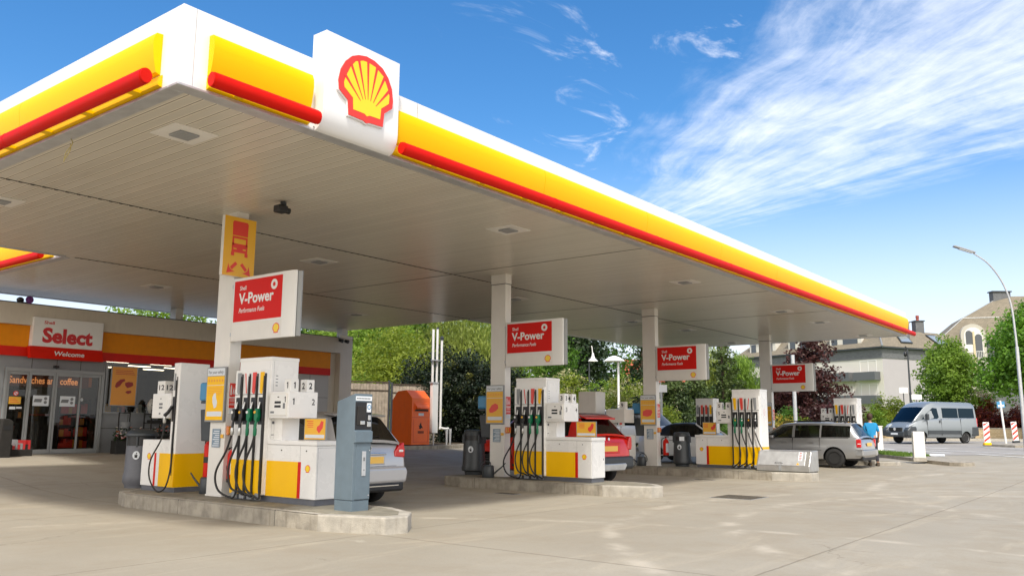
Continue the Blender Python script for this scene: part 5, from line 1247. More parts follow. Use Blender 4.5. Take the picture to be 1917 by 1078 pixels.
# sloped roof towards the side: profile runs in depth
body = mb.build('body', 'orange_bin', t, smooth=0, bevel=.01)
mb = MB(); mb.prism([(-.012, 1.65), (.30, 2.00), (.72, 2.03), (1.0, 1.70), (1.0, 1.66), (.71, 1.985), (.31, 1.965), (.0, 1.64)], 'x', -.02, 1.07); mb.build('roof_sheet', mat('sunfaded_orange', (.85, .22, .08), .4), t, smooth=0) if False else None
LP('flap', 'orange_bin', [(.12, .93, -.03, .0, 1.22, 1.54)], bevel=.02); mb = MB(); mb.prism([(-.03, 1.30), (-.12, 1.34), (-.12, 1.37), (-.03, 1.50)], 'x', .16, .90); mb.build('drop_drum', 'orange_bin', t, smooth=0, bevel=.01)
LP('mouth', 'dark', [(.14, .91, -.034, -.029, 1.24, 1.30)]); LP('handle', 'orange_bin', [(.30, .78, -.15, -.12, 1.33, 1.35)])
LP('seam', 'posterred', [(.02, 1.03, -.006, .001, 1.0, 1.012), (.1, .95, -.006, .001, .10, .108), (.1, .108, -.006, .001, .10, .95), (.942, .95, -.006, .001, .10, .95)])
LP('notice', 'paper', [(.38, .68, -.006, -.001, 1.07, 1.17)])
mb = MB(); mb.oprism([(.42,.60),(.50,.58),(.58,.63),(.66,.60),(.56,.72),(.52,.84),(.50,.76),(.47,.80),(.46,.70),(.40,.72),(.44,.64)], (0, -.001, 0), *YF, 0, .004); mb.build('emblem', 'dark', t, smooth=0)
text('RELAIS', 'lettering', 'dark', t, (.36, -.004, .43), YF, .09, width=.34, bold=.03) if False else None
mb = MB()
for k in range(5): mb.box(.36+.07*k, .405+.07*k, -.006, -.001, .42, .51)
mb.build('worn_lettering', 'dark', t, smooth=0)
LP('foot', 'dark', [(.05, .15, .1, .9, -.08, .0), (.90, 1.0, .1, .9, -.08, 0.)])
# vent pipes
t = thing('vent_pipes', 'three tall white vent pipes rising beside the clothes bank', 'pipes', (24.2, 21.9, .6))
gx = G(24.2, 22.3)+.1
mb = MB()
mb.tube([(23.98, 22.5, 1.15), (23.98, 22.5, 5.02)], .048, 10); mb.build('pipe', 'white', t, smooth=60)
mb = MB(); mb.tube([(24.13, 22.42, 1.3), (24.13, 22.42, 5.05)], .045, 10); mb.build('pipe', 'white', t, smooth=60)
mb = MB(); mb.tube(curve_pts([(24.30, 22.34, 4.62), (24.30, 22.34, 1.5), (24.30, 22.34, 1.28), (24.42, 22.27, 1.22), (24.60, 22.18, 1.22)], 6), .045, 10); mb.build('pipe', 'white', t, smooth=60)
mb = MB(); mb.tube([(24.52, 22.2, 1.22), (24.52, 22.2, gx)], .06, 10, r1=.03); mb.tube([(24.66, 22.15, 1.22), (24.66, 22.15, gx)], .06, 10, r1=.03); mb.tube([(24.05, 22.46, gx), (24.05, 22.46, 1.3)], .03, 8); mb.build('support_post', 'galv', t, smooth=60)
mb = MB(); mb.box(23.88, 24.20, 22.38, 22.52, 1.05, 2.95); mb.build('cover_plate', 'white', t, smooth=0, bevel=.01)
mb = MB(); mb.box(23.86, 24.36, 22.30, 22.50, 3.80, 3.83); mb.box(23.84, 24.2, 22.36, 22.53, 2.93, 2.98); mb.build('clamp', 'galv', t, smooth=0)
mb = MB(); mb.lathe([(.06, 0), (.07, .03), (.07, .12), (.03, .15)], (24.30, 22.34, 4.62), 12); mb.lathe([(.05, 0), (.055, .05), (.02, .08)], (24.13, 22.42, 5.04), 12); mb.build('cap', 'dgrey', t, smooth=40)
# board fences
def boards(nm, label, a, b, z0, z1, n, m='wood', grp=None):
    A = Vector((*a, 0)); B_ = Vector((*b, 0)); U = (B_-A).normalized(); L = (B_-A).length; N = Vector((U.y, -U.x, 0)); V = Vector((0, 0, 1))
    t = thing(nm, label, 'fence', ((A+B_)/2)[:2]+(z0,), grp) if False else thing(nm, label, 'fence', ((a[0]+b[0])/2, (a[1]+b[1])/2, z0), grp)
    mb = MB(); w = L/n; rr_ = random.Random(n)
    for k in range(n): mb.obox(A, U, V, N, k*w+.006, (k+1)*w-.006, z0, z1-rr_.uniform(0, .05), 0, .025+rr_.uniform(0, .008))
    mb.build('boards', m, t, smooth=0)
    for z in (z0+.5, z1-.35): MB().obox(A, U, V, N, 0, L, z, z+.05, .034, .05).build('rail', 'trunk', t, smooth=0)
    MB().obox(A, U, V, N, 0, L, z1, z1+.05, -.02, .06).build('capping', 'trunk', t, smooth=0)
    for q in (-.06, L):
        mb = MB(); mb.obox(A, U, V, N, q, q+.065, z0-.1, z1+.1, -.04, .08); mb.build('post', 'dgrey', t, smooth=0)
    return t
boards('board_fence', 'weathered board fence between the shop and the clothes bank', (22.6, 27.6), (25.3, 26.3), .5, 3.10, 22, grp='weathered board fences')
boards('board_fence', 'weathered board fence just behind the clothes bank', (25.45, 26.2), (27.2, 25.1), .5, 3.02, 14, grp='weathered board fences')
# green mesh fence
t = thing('mesh_fence', 'green wire mesh fence in front of the dark hedge', 'fence', (28, 24, .5))
A = Vector((27.25, 25.0, 0)); B_ = Vector((33, 26.0, 0)); U = (B_-A).normalized(); N = Vector((U.y, -U.x, 0)); V = Vector((0, 0, 1)); L = (B_-A).length
M['fgreen'] = mat('green_fence_paint', (.02, .09, .06), .5)
for k in range(4):
    mb = MB(); mb.obox(A, U, V, N, k*1.85, k*1.85+.06, .4, 2.95, -.03, .03); mb.build('post', 'fgreen', t, smooth=0)
mb = MB()
k = 0.
while k < L: mb.obox(A, U, V, N, k, k+.007, .5, 2.9, 0, .006); k += .11
for z in np.arange(.55, 2.95, .22): mb.obox(A, U, V, N, 0, L, z, z+.007, -.006, -.0)
mb.build('mesh_panel', 'fgreen', t, smooth=0)
# ------------------------------------------------------------------ cars
def at_(px, dep): return st(dep*1.01, (px-958.5)/1582.*dep)
def make_car(name, label, cat, group, loc, rotz, sp, paint, glass='carglass', wheelr=.32, wheels=(.85, 3.4), track=.74, wheel_w=.2, rim='galv', rim_kind=5):
    """local frame: rear bumper at y=0, nose towards +y, x across"""
    t = thing(name, label, cat, loc, group, local=True); t.rotation_euler.z = rotz
    # body
    st_ = sp['body']      # (y, z_low, z_belt, w_low, w_mid, w_belt, crown)
    def prof(s_):
        y, zl, zb, wl, wm, wb, cr = s_
        h = zb-zl
        half = [(wl*.80, zl), (wl, zl+.05), (wm-.012, zl+h*.22), (wm, zl+h*.45), (wm-.004, zl+h*.66), ((wm*.6+wb*.4), zl+h*.84), (wb+.012, zb-.035), (wb-.02, zb), (wb*.6, zb+cr*.75), (wb*.25, zb+cr)]
        return [(x, z) for x, z in half]+[(-x, z) for x, z in half[::-1]]
    # refine stations by catmull-rom so the skin is smooth
    S_ = np.array(st_, float); ys = []
    fine = []
    for i in range(len(S_)-1):
        p0 = S_[max(i-1, 0)]; p1 = S_[i]; p2 = S_[i+1]; p3 = S_[min(i+2, len(S_)-1)]
        n = 4 if (S_[i+1][0]-S_[i][0]) > .16 else 2
        for j in range(n):
            u = j/n
            d1 = (p2-p0)/max(1e-6, p2[0]-p0[0])*(p2[0]-p1[0]); d2 = (p3-p1)/max(1e-6, p3[0]-p1[0])*(p2[0]-p1[0])
            h00 = 2*u**3-3*u**2+1; h10 = u**3-2*u**2+u; h01 = -2*u**3+3*u**2; h11 = u**3-u**2
            q = h00*p1+h10*d1+h01*p2+h11*d2; q[0] = p1[0]+(p2[0]-p1[0])*u; fine.append(q)
    fine.append(S_[-1])
    mb = MB(); R = [prof(q) for q in fine]; n = len(R[0])
    for q, pr in zip(fine, R): mb.v += [(x, q[0], z) for x, z in pr]
    for i in range(len(R)-1):
        for j in range(n): mb.f.append([i*n+j, i*n+(j+1) % n, (i+1)*n+(j+1) % n, (i+1)*n+j]); mb.mi.append(0)
    mb.f.append(list(range(n))); mb.mi.append(0); mb.f.append([(len(R)-1)*n+j for j in range(n)][::-1]); mb.mi.append(0)
    body = mb.build('body', [paint, 'rubber'], t, smooth=38)
    # wheel arches: cut real openings through the skin
    cut = MB(); cut.cur = 1
    for wy in wheels:
        for s_ in (-1, 1):
            xs = sorted((s_*(track-.20), s_*(track+.40)))
            cut.prism([(wy+(wheelr+.045)*math.cos(a), wheelr+(wheelr+.045)*math.sin(a)) for a in np.linspace(0, 2*PI, 32, endpoint=False)], 'x', *xs)
    co = cut.build('cutter', [paint, 'rubber'], None, smooth=38); co.parent = t
    md = body.modifiers.new('arch', 'BOOLEAN'); md.operation = 'DIFFERENCE'; md.object = co; md.solver = 'EXACT'
    bpy.context.view_layer.update()
    dg = bpy.context.evaluated_depsgraph_get(); me = bpy.data.meshes.new_from_object(body.evaluated_get(dg))
    body.modifiers.clear(); body.data = me; bpy.data.objects.remove(co)
    me.polygons.foreach_set('use_smooth', [True]*len(me.polygons)); me.set_sharp_from_angle(angle=RAD(38))
    # belt interpolation
    def belt(y):
        k = [s_[0] for s_ in st_]; return float(np.interp(y, k, [s_[2] for s_ in st_])), float(np.interp(y, k, [s_[5] for s_ in st_]))
    # greenhouse: (y, z_top, w_top, side material to next, top material to next)
    gh = sp['cabin']; nets = {'p': MB(), 'g': MB(), 'w': MB(), 'r': MB()}
    def gprof(s_):
        y, zt, wt = s_[:3]; zb, wb = belt(y); wb = wb-.03; zt = max(zt, zb+.004)
        d = zt-zb
        half = [(wb, zb-.02), (wb-.006, zb+.02), (wb+(wt-wb)*.5+.018, zb+d*.5), (wt+.01, zt-min(.075, d*.4)), (wt-.03, zt-min(.028, d*.2)), (wt-.10, zt-.004), (wt*.5, zt+min(.02, d)), (0, zt+min(.03, d))]
        return half
    for i in range(len(gh)-1):
        a, b = gprof(gh[i]), gprof(gh[i+1]); ya, yb = gh[i][0], gh[i+1][0]
        side, top = gh[i][3], gh[i][4]
        for s_ in (1, -1):
            for j in range(len(a)-1):
                which = side if 1 <= j <= 2 else ('p' if j in (0, 3) else top)
                if j == 3 and top != 'p' : which = 'p' if side == 'p' else which
                P_ = [(s_*a[j][0], ya, a[j][1]), (s_*a[j+1][0], ya, a[j+1][1]), (s_*b[j+1][0], yb, b[j+1][1]), (s_*b[j][0], yb, b[j][1])]
                if s_ < 0: P_ = P_[::-1]
                nets[which].add(P_, [[0, 1, 2, 3]])
    import bmesh
    def weld(o, d=.0008):
        bm = bmesh.new(); bm.from_mesh(o.data); bmesh.ops.remove_doubles(bm, verts=bm.verts, dist=d); bmesh.ops.recalc_face_normals(bm, faces=bm.faces); bm.to_mesh(o.data); bm.free()
        o.data.polygons.foreach_set('use_smooth', [True]*len(o.data.polygons)); o.data.set_sharp_from_angle(angle=RAD(40)); return o
    weld(nets['p'].build('roof_and_pillars', paint, t))
    if nets['g'].f:
        for sg in (1, -1):
            w_ = MB(); g0 = nets['g']
            for fc in g0.f:
                if g0.v[fc[0]][0]*sg > 0: w_.add([g0.v[i] for i in fc], [[0, 1, 2, 3]])
            weld(w_.build('side_glazing', glass, t))
    if nets['w'].f: weld(nets['w'].build('windscreen', glass, t))
    if nets['r'].f: weld(nets['r'].build('rear_window', glass, t))
    # black window surrounds: thin tubes along the belt
    # wheels
    for wy in wheels:
        for s_ in (-1, 1):
            r = wheelr; w = wheel_w; xo = s_*(track+.09)
            mb = MB(); pf = [(r*.62, -w/2), (r*.90, -w/2), (r*.97, -w*.42), (r, -w*.25), (r, w*.25), (r*.97, w*.42), (r*.90, w/2), (r*.64, w/2), (r*.62, w*.3)]
            cx = xo-s_*w/2
            mb.lathe([(a, b) for a, b in pf], (cx, wy, r), 36, 'x'); wh = mb.build('wheel', 'tyre', t, smooth=40)
            mb = MB(); e = cx+s_*w*.36
            mb.lathe([(r*.63, s_*.045), (r*.60, s_*.02), (r*.52, -s_*.02), (r*.3, -s_*.0), (r*.16, s_*.02), (.02, s_*.025)], (e, wy, r), 30, 'x', cap0=False)
            mb.build('rim', rim if rim_kind != 0 else 'black', wh, smooth=40)
            mb = MB()
            nh = rim_kind or 10
            for k in range(nh):
                a = 2*PI*k/nh; c_ = (wy+r*.43*math.cos(a), r+r*.43*math.sin(a)); q = r*(.13 if nh > 5 else .15)
                mb.prism([(c_[0]+q*math.cos(b), c_[1]+q*math.sin(b)) for b in np.linspace(0, 2*PI, 8, endpoint=False)], 'x', e-.004+s_*.002, e+s_*.012)
            mb.build('rim_opening', 'rubber', wh, smooth=0)
    return t, belt

def lp(t, nm, m, boxes, **k):
    mb = MB()
    for b in boxes: mb.box(*b)
    return mb.build(nm, m, t, smooth=0, **k)
def seats(t, rows, z, w=.36, m='seat', dy=1):
    for y in rows:
        for x in (-.36, .36):
            mb = MB(); mb.prism([(y-.06, z-.25), (y+.06, z-.25), (y-.04*dy, z+.20), (y-.14*dy, z+.20)], 'x', x-.22, x+.22); mb.prism([(y-.07*dy-.05, z+.23), (y-.07*dy+.05, z+.23), (y-.11*dy+.04, z+.40), (y-.11*dy-.05, z+.40)], 'x', x-.12, x+.12)
            mb.build('seat', m, t, smooth=0, bevel=.03)

# --- silver estate
t, belt = make_car('estate_car', 'silver estate car with black roof rails between the last two islands', 'car', 'cars at the pumps',
    (29.40, 8.0, .07), 0, dict(
    body=[(0, .34, .62, .66, .70, .66, .0), (.03, .30, .80, .74, .79, .74, .0), (.10, .27, .935, .79, .84, .78, .0), (.35, .26, .955, .82, .865, .80, .0), (.9, .24, .955, .83, .87, .81, .0), (1.9, .22, .945, .83, .87, .81, .0), (2.8, .22, .925, .83, .87, .80, .01), (3.15, .23, .905, .83, .87, .78, .03), (3.6, .24, .86, .82, .86, .74, .05), (4.0, .25, .80, .79, .83, .68, .06), (4.25, .27, .72, .72, .76, .60, .05), (4.36, .32, .58, .60, .66, .50, .02)],
    cabin=[(.06, .95, .70, 'p', 'p'), (.10, 1.0, .70, 'p', 'r'), (.34, 1.36, .60, 'p', 'r'), (.38, 1.40, .59, 'g', 'p'), (.44, 1.42, .59, 'g', 'p'), (1.20, 1.44, .60, 'g', 'p'), (1.30, 1.442, .60, 'p', 'p'), (1.36, 1.442, .60, 'g', 'p'), (2.14, 1.435, .60, 'g', 'p'), (2.18, 1.435, .60, 'p', 'p'), (2.27, 1.43, .60, 'g', 'p'), (2.62, 1.40, .59, 'g', 'p'), (2.72, 1.375, .585, 'g', 'w'), (3.05, 1.17, .66, 'g', 'w'), (3.36, .96, .72, 'g', 'w'), (3.42, .90, .70, 'p', 'p')]),
    'silver2', wheelr=.315, wheels=(.88, 3.40), track=.75, rim='dgrey', rim_kind=0)
lp(t, 'tail_light', 'redglass', [(-.868, -.79, .02, .17, .66, .92)], bevel=.02); lp(t, 'tail_light', 'redglass', [(.79, .868, .02, .17, .66, .92)], bevel=.02)
o = lp(t, 'tail_light_strip', 'text_white', [(-.8705, -.80, .03, .12, .765, .79)])
lp(t, 'bumper', 'silver2', [(-.85, .85, -.05, .25, .37, .60)], bevel=.05, seg=3); lp(t, 'bumper_groove', 'dark', [(-.856, .856, -.052, .26, .575, .583)])
lp(t, 'number_plate', 'plate', [(-.26, .26, -.015, -.005, .70, .81)]); lp(t, 'bumper_valance', 'rubber', [(-.78, .78, .0, .5, .24, .37)], bevel=.03)
for s_ in (-1, 1):
    mb = MB(); mb.tube(curve_pts([(s_*.60, .55, 1.43), (s_*.60, .62, 1.49), (s_*.60, 1.5, 1.51), (s_*.60, 2.45, 1.48), (s_*.60, 2.62, 1.41)], 6), .017, 8); mb.build('roof_rail', 'black', t, smooth=60)
    mb = MB(); mb.box(s_*.80, s_*.98, 2.86, 2.98, .92, 1.03); mb.build('door_mirror', 'silver2', t, smooth=0, bevel=.03)
    for y in (1.62, 2.52): lp(t, 'door_handle', 'silver2', [(s_*.862, s_*.888, y-.10, y+.10, .80, .835)], bevel=.012)
lp(t, 'door_seam', 'dark', [(-.872, -.80, 2.225, 2.232, .35, .94), (-.872, -.8, 3.08, 3.087, .32, .88), (-.872, -.8, 1.33, 1.336, .62, .94), (-.8735, -.8, 1.28, 3.0, .555, .563)])
lp(t, 'window_trim', 'black', [(-.800, -.775, .42, 3.15, .945, .962)]); lp(t, 'window_trim', 'black', [(.775, .800, .42, 3.15, .945, .962)])
seats(t, (1.45, 2.35), 1.0)
mb = MB(); mb.tube(curve_pts([(.30, 2.9, 1.05), (.2, 2.93, 1.12), (.36, 2.93, 1.2), (.52, 2.93, 1.12), (.42, 2.9, 1.05)], 5), .014, 6); mb.build('steering_wheel', 'black', t, smooth=60)

# --- silver hatchback seen from behind
t, belt = make_car('hatchback_car', 'pale silver hatchback seen from behind, right of the payment terminal', 'car', 'cars at the pumps',
    (10.02, 10.78, 0), 0, dict(
    body=[(0, .36, .66, .74, .79, .75, .0), (.03, .31, .88, .79, .83, .775, .0), (.10, .27, 1.03, .82, .865, .79, .0), (.35, .25, 1.06, .84, .89, .815, .0), (.9, .24, 1.05, .85, .893, .82, .0), (2.0, .22, 1.0, .85, .893, .82, .0), (2.9, .22, .98, .85, .89, .80, .02), (3.5, .24, .93, .84, .88, .76, .05), (4.0, .26, .83, .80, .84, .70, .06), (4.3, .32, .62, .62, .70, .52, .02)],
    cabin=[(.05, 1.04, .73, 'p', 'p'), (.09, 1.09, .72, 'p', 'r'), (.36, 1.46, .60, 'p', 'r'), (.40, 1.50, .59, 'p', 'p'), (.60, 1.535, .60, 'g', 'p'), (1.3, 1.56, .61, 'g', 'p'), (1.4, 1.56, .61, 'p', 'p'), (1.48, 1.56, .61, 'g', 'p'), (2.2, 1.54, .61, 'g', 'p'), (2.28, 1.54, .61, 'p', 'p'), (2.36, 1.53, .61, 'g', 'p'), (2.75, 1.49, .60, 'g', 'w'), (3.5, .99, .72, 'p', 'p'), (3.56, .93, .70, 'p', 'p')]),
    'silver', glass='darkglass', wheelr=.32, wheels=(.80, 3.42), track=.77, rim_kind=5)
for s_ in (-1, 1):
    mb = MB(); mb.prism([(s_*.56, .82), (s_*.81, .80), (s_*.815, .93), (s_*.785, 1.07), (s_*.66, 1.0), (s_*.57, .91)], 'y', .008, .16); tl = mb.build('tail_light', 'redglass', t, smooth=0, bevel=.02)
    lp(t, 'tail_light_centre', 'text_white', [(s_*.66, s_*.76, -.006, .01, .90, .94)], bevel=.01)
lp(t, 'number_plate_recess', 'silver', [(-.32, .32, -.012, .02, .70, .86)], bevel=.01)
lp(t, 'number_plate', 'plate', [(-.28, .28, -.02, -.013, .72, .83)]); lp(t, 'chrome_strip', 'chrome', [(-.34, .34, -.03, .0, .865, .895)], bevel=.01)
mb = MB(); mb.lathe([(.045, 0), (.045, -.012), (.036, -.012), (.036, 0)], (0, .045, .97), 24, 'y'); 
for a in (PI/2, PI*7/6, PI*11/6): mb.prism([(-.004+.04*math.cos(a), .97+.04*math.sin(a)), (.004+.04*math.cos(a), .97+.04*math.sin(a)), (.004, .97), (-.004, .97)], 'y', .03, .036)
mb.build('round_badge', 'chrome', t, smooth=0)
mb = MB(); mb.prism([(-.83, .37), (.83, .37), (.86, .55), (.82, .66), (-.82, .66), (-.86, .55)], 'y', -.045, .33); mb.build('bumper', 'silver', t, smooth=0, bevel=.06, seg=4)
lp(t, 'bumper_valance', 'rubber', [(-.76, .76, -.04, .4, .24, .40)], bevel=.04); lp(t, 'bumper_trim', 'chrome', [(-.62, .62, -.05, .1, .335, .35)])
lp(t, 'hatch_seam', 'dark', [(-.60, .60, -.004, .02, .665, .672)])
mb = MB(); mb.prism([(.30, 1.50), (.58, 1.545), (.56, 1.56), (.27, 1.535)], 'x', -.58, .58); mb.build('roof_spoiler', 'silver', t, smooth=0, bevel=.01)
mb = MB(); mb.tube([(-.05, .10, 1.12), (.30, .12, 1.18)], .008, 5); mb.build('rear_wiper', 'black', t)
seats(t, (1.5, 2.4), 1.1)

# --- red car
t, belt = make_car('red_car', 'red car with grey roof rails and black bumper behind pump 3', 'car', 'cars at the pumps',
    (17.42, 10.58, 0), RAD(-6), dict(
    body=[(0, .42, .68, .66, .72, .68, .0), (.03, .38, .92, .76, .80, .74, .0), (.10, .33, 1.10, .82, .85, .77, .0), (.35, .30, 1.12, .84, .875, .79, .0), (.9, .28, 1.11, .84, .88, .80, .0), (2.0, .26, 1.07, .84, .88, .80, .0), (2.8, .26, 1.04, .84, .875, .78, .02), (3.4, .28, .99, .83, .865, .74, .05), (3.85, .30, .90, .79, .83, .68, .06), (4.1, .36, .68, .62, .70, .52, .02)],
    cabin=[(.05, 1.11, .71, 'p', 'p'), (.09, 1.16, .70, 'p', 'r'), (.40, 1.50, .58, 'p', 'r'), (.45, 1.545, .575, 'p', 'p'), (.66, 1.58, .585, 'g', 'p'), (1.25, 1.605, .59, 'g', 'p'), (1.35, 1.605, .59, 'p', 'p'), (1.43, 1.605, .59, 'g', 'p'), (2.1, 1.59, .59, 'g', 'p'), (2.18, 1.59, .59, 'p', 'p'), (2.26, 1.58, .59, 'g', 'p'), (2.6, 1.54, .58, 'g', 'w'), (3.3, 1.04, .70, 'p', 'p'), (3.36, .99, .68, 'p', 'p')]),
    'redcar', wheelr=.335, wheels=(.76, 3.26), track=.76, rim_kind=5)
lp(t, 'bumper', 'dgrey', [(-.87, .87, -.07, .45, .36, .66)], bevel=.07, seg=4)
mb = MB(); mb.prism([(-.46, .33), (.46, .33), (.56, .46), (.50, .50), (-.50, .50), (-.56, .46)], 'y', -.085, .1); mb.build('skid_plate', 'steel', t, smooth=0, bevel=.02)
for s_ in (-1, 1):
    mb = MB(); mb.prism([(s_*.84, .80), (s_*.70, .82), (s_*.72, 1.02), (s_*.80, 1.13), (s_*.86, 1.10), (s_*.87, .9)], 'y', -.0, .22); mb.build('tail_light', 'redglass', t, smooth=0, bevel=.02)
    mb = MB(); mb.tube(curve_pts([(s_*.56, .45, 1.55), (s_*.57, .62, 1.64), (s_*.57, 1.5, 1.67), (s_*.57, 2.3, 1.63), (s_*.56, 2.5, 1.55)], 6), .022, 8); mb.build('roof_rail', 'grey', t, smooth=60)
    lp(t, 'reflector', 'redglass', [(s_*.60, s_*.70, -.085, -.06, .56, .59)]) if s_ < 0 else None
lp(t, 'number_plate_recess', 'redcar', [(-.36, .36, -.014, .02, .73, .97)], bevel=.02)
lp(t, 'number_plate', 'plate', [(-.26, .26, -.024, -.015, .78, .90)]); lp(t, 'hatch_grip', 'redcar', [(-.36, .36, -.045, .0, .955, .99)], bevel=.012)
lp(t, 'lamp_sticker', 'text_white', [(-.70, -.64, -.08, -.071, .64, .68)])
mb = MB(); mb.lathe([(.035, 0), (.035, -.01), (.01, -.014)], (0, .05, 1.06), 18, 'y'); mb.build('round_badge', 'chrome', t, smooth=0)
mb = MB(); mb.prism([(.28, 1.52), (.56, 1.60), (.54, 1.625), (.27, 1.555)], 'x', -.57, .57); mb.build('roof_spoiler', 'redcar', t, smooth=0, bevel=.01)
seats(t, (1.5, 2.3), 1.15)

# --- white car with black soft top, nose towards the viewer's right
t, belt = make_car('convertible_car', 'white car with a black soft top behind the third column', 'car', 'cars at the pumps',
    (28.6, 15.75, .10), PI, dict(
    body=[(0, .34, .60, .62, .68, .62, .0), (.05, .30, .85, .74, .78, .70, .01), (.4, .26, .93, .80, .83, .74, .03), (1.0, .24, .93, .81, .845, .77, .02), (2.2, .22, .90, .81, .845, .77, .01), (2.8, .23, .885, .81, .84, .74, .03), (3.3, .24, .84, .79, .83, .69, .06), (3.75, .27, .74, .72, .76, .60, .05), (3.95, .33, .58, .56, .64, .48, .02)],
    cabin=[(.55, .95, .66, 'p', 'p'), (.75, 1.10, .62, 'p', 'p'), (1.05, 1.30, .57, 'p', 'p'), (1.30, 1.36, .56, 'g', 'p'), (1.9, 1.38, .56, 'g', 'p'), (2.25, 1.34, .56, 'g', 'w'), (2.95, .92, .66, 'p', 'p'), (3.0, .90, .64, 'p', 'p')]),
    'whitecar', glass='darkglass', wheelr=.31, wheels=(.72, 3.18), track=.72, rim_kind=5)
# the hood cloth: replace the roof paint
for c in t.children:
    if c.name.startswith('roof_and_pillars'):
        c.data.materials.clear(); c.data.materials.append(M['black']); c.name = 'soft_top'
for s_ in (-1, 1):
    mb = MB(); mb.tube([(s_*.56, 2.26, 1.35), (s_*.64, 2.93, .92)], .028, 8); mb.build('windscreen_pillar', 'whitecar', t, smooth=60)
    lp(t, 'door_handle', 'chrome', [(s_*.835, s_*.86, 1.35, 1.53, .76, .79)], bevel=.01)
    mb = MB(); mb.box(s_*.76, s_*.93, 2.55, 2.67, .90, 1.0); mb.build('door_mirror', 'whitecar', t, smooth=0, bevel=.03)
lp(t, 'sill_trim', 'white', [(-.86, .86, 1.0, 2.9, .235, .26)]); lp(t, 'number_plate', 'paper', [(-.26, .26, 3.93, 3.945, .42, .53)])
lp(t, 'headlight', 'headl', [(.45, .66, 3.70, 3.82, .62, .72)], bevel=.03); lp(t, 'headlight', 'headl', [(-.66, -.45, 3.70, 3.82, .62, .72)], bevel=.03)
seats(t, (1.35, 2.0), .95, m='seat')

# --- small white car parked farther back
t, belt = make_car('parked_car', 'white car parked behind the red car, partly hidden by the third column', 'car', 'cars beyond the pumps',
    (34.5, 21.2, G(34.5, 20)), PI*.98, dict(
    body=[(0, .36, .7, .66, .72, .70, .0), (.1, .27, 1.0, .82, .865, .79, .0), (.9, .24, 1.05, .85, .893, .82, .0), (2.0, .22, 1.0, .85, .893, .82, .0), (3.3, .24, .95, .84, .88, .76, .04), (3.9, .26, .83, .80, .84, .70, .06), (4.2, .32, .62, .62, .70, .52, .02)],
    cabin=[(.09, 1.05, .72, 'p', 'p'), (.20, 1.60, .62, 'p', 'p'), (.40, 1.75, .62, 'g', 'p'), (2.2, 1.78, .63, 'g', 'p'), (2.5, 1.72, .62, 'g', 'w'), (3.3, .99, .72, 'p', 'p'), (3.36, .93, .70, 'p', 'p')]),
    'whitecar', glass='darkglass', wheelr=.32, wheels=(.8, 3.3), track=.77, rim_kind=5)
for s_ in (-1, 1): lp(t, 'headlight', 'headl', [(s_*.5, s_*.8, 4.0, 4.12, .66, .78)], bevel=.03); lp(t, 'door_mirror', 'black', [(s_*.82, s_*1.0, 2.9, 3.0, 1.0, 1.12)], bevel=.03)
# --- red car far behind, only its roof shows over the estate
t, belt = make_car('distant_red_car', 'orange red car on the street beyond the silver estate, only its roof in view', 'car', 'cars beyond the pumps',
    at_(1520, 60), PI*.9, dict(
    body=[(0, .36, .7, .66, .72, .70, .0), (.1, .27, .95, .82, .865, .79, .0), (2.0, .22, .95, .85, .893, .82, .0), (3.3, .24, .9, .84, .88, .76, .04), (4.1, .32, .62, .62, .70, .52, .02)],
    cabin=[(.3, .95, .72, 'p', 'p'), (.9, 1.42, .60, 'g', 'p'), (2.2, 1.45, .61, 'g', 'w'), (3.1, .93, .70, 'p', 'p'), (3.2, .9, .7, 'p', 'p')]),
    'redcar', glass='darkglass', wheelr=.31, wheels=(.8, 3.3), track=.77, rim_kind=5)

# --- minibus: rear at the right, nose at the left and turned to the viewer
P0 = st(52.6, 27.8); P1 = st(50.7, 22.9)
ang = math.atan2(P1[1]-P0[1], P1[0]-P0[0])-PI/2
t, belt = make_car('minibus', 'silver minibus with dark side windows driving on the street', 'van', None,
    (P0[0], P0[1], G(P0[0], P0[1])-.01), ang, dict(
    body=[(0, .42, 1.40, .90, .97, .955, .0), (.05, .38, 1.50, .93, 1.0, .975, .0), (.3, .34, 1.50, .95, 1.02, .985, .0), (1.5, .32, 1.48, .96, 1.025, .985, .0), (3.2, .32, 1.44, .96, 1.025, .985, .0), (4.0, .32, 1.40, .95, 1.02, .96, .0), (4.55, .34, 1.30, .94, 1.0, .88, .05), (5.0, .36, 1.10, .90, .97, .80, .08), (5.30, .38, .92, .84, .90, .72, .04), (5.42, .46, .72, .70, .80, .62, .02)],
    cabin=[(.02, 1.6, .93, 'p', 'p'), (.05, 2.30, .86, 'p', 'p'), (.16, 2.40, .84, 'p', 'p'), (.30, 2.43, .84, 'p', 'p'), (3.1, 2.44, .84, 'p', 'p'), (3.4, 2.42, .84, 'p', 'p'), (3.75, 2.30, .84, 'p', 'p'), (4.05, 2.10, .85, 'p', 'w'), (4.65, 1.55, .84, 'p', 'w'), (4.98, 1.22, .80, 'p', 'p'), (5.05, 1.12, .78, 'p', 'p')]),
    'silver3', glass='carglass', wheelr=.335, wheels=(.95, 4.40), track=.86, wheel_w=.21, rim_kind=8)
def side_pane(t, s_, poly, nm='side_window', m='winglass'):
    mb = MB()
    # follow the slightly leaning side wall
    vs = []
    for y, z in poly:
        zb, wb = belt(y); wb -= .03; f_ = max(0, min(1, (z-zb)/(2.42-zb))); x = wb+(.845-wb)*f_+.022*math.sin(f_*PI)+.006; vs.append((s_*x, y, z))
    n = len(vs); v2 = [(x-s_*.03, y, z) for x, y, z in vs]
    mb.add(vs+v2, [list(range(n)), [i+n for i in range(n)][::-1]]+[[i, (i+1) % n, (i+1) % n+n, i+n] for i in range(n)])
    return mb.build(nm, m, t, smooth=0)
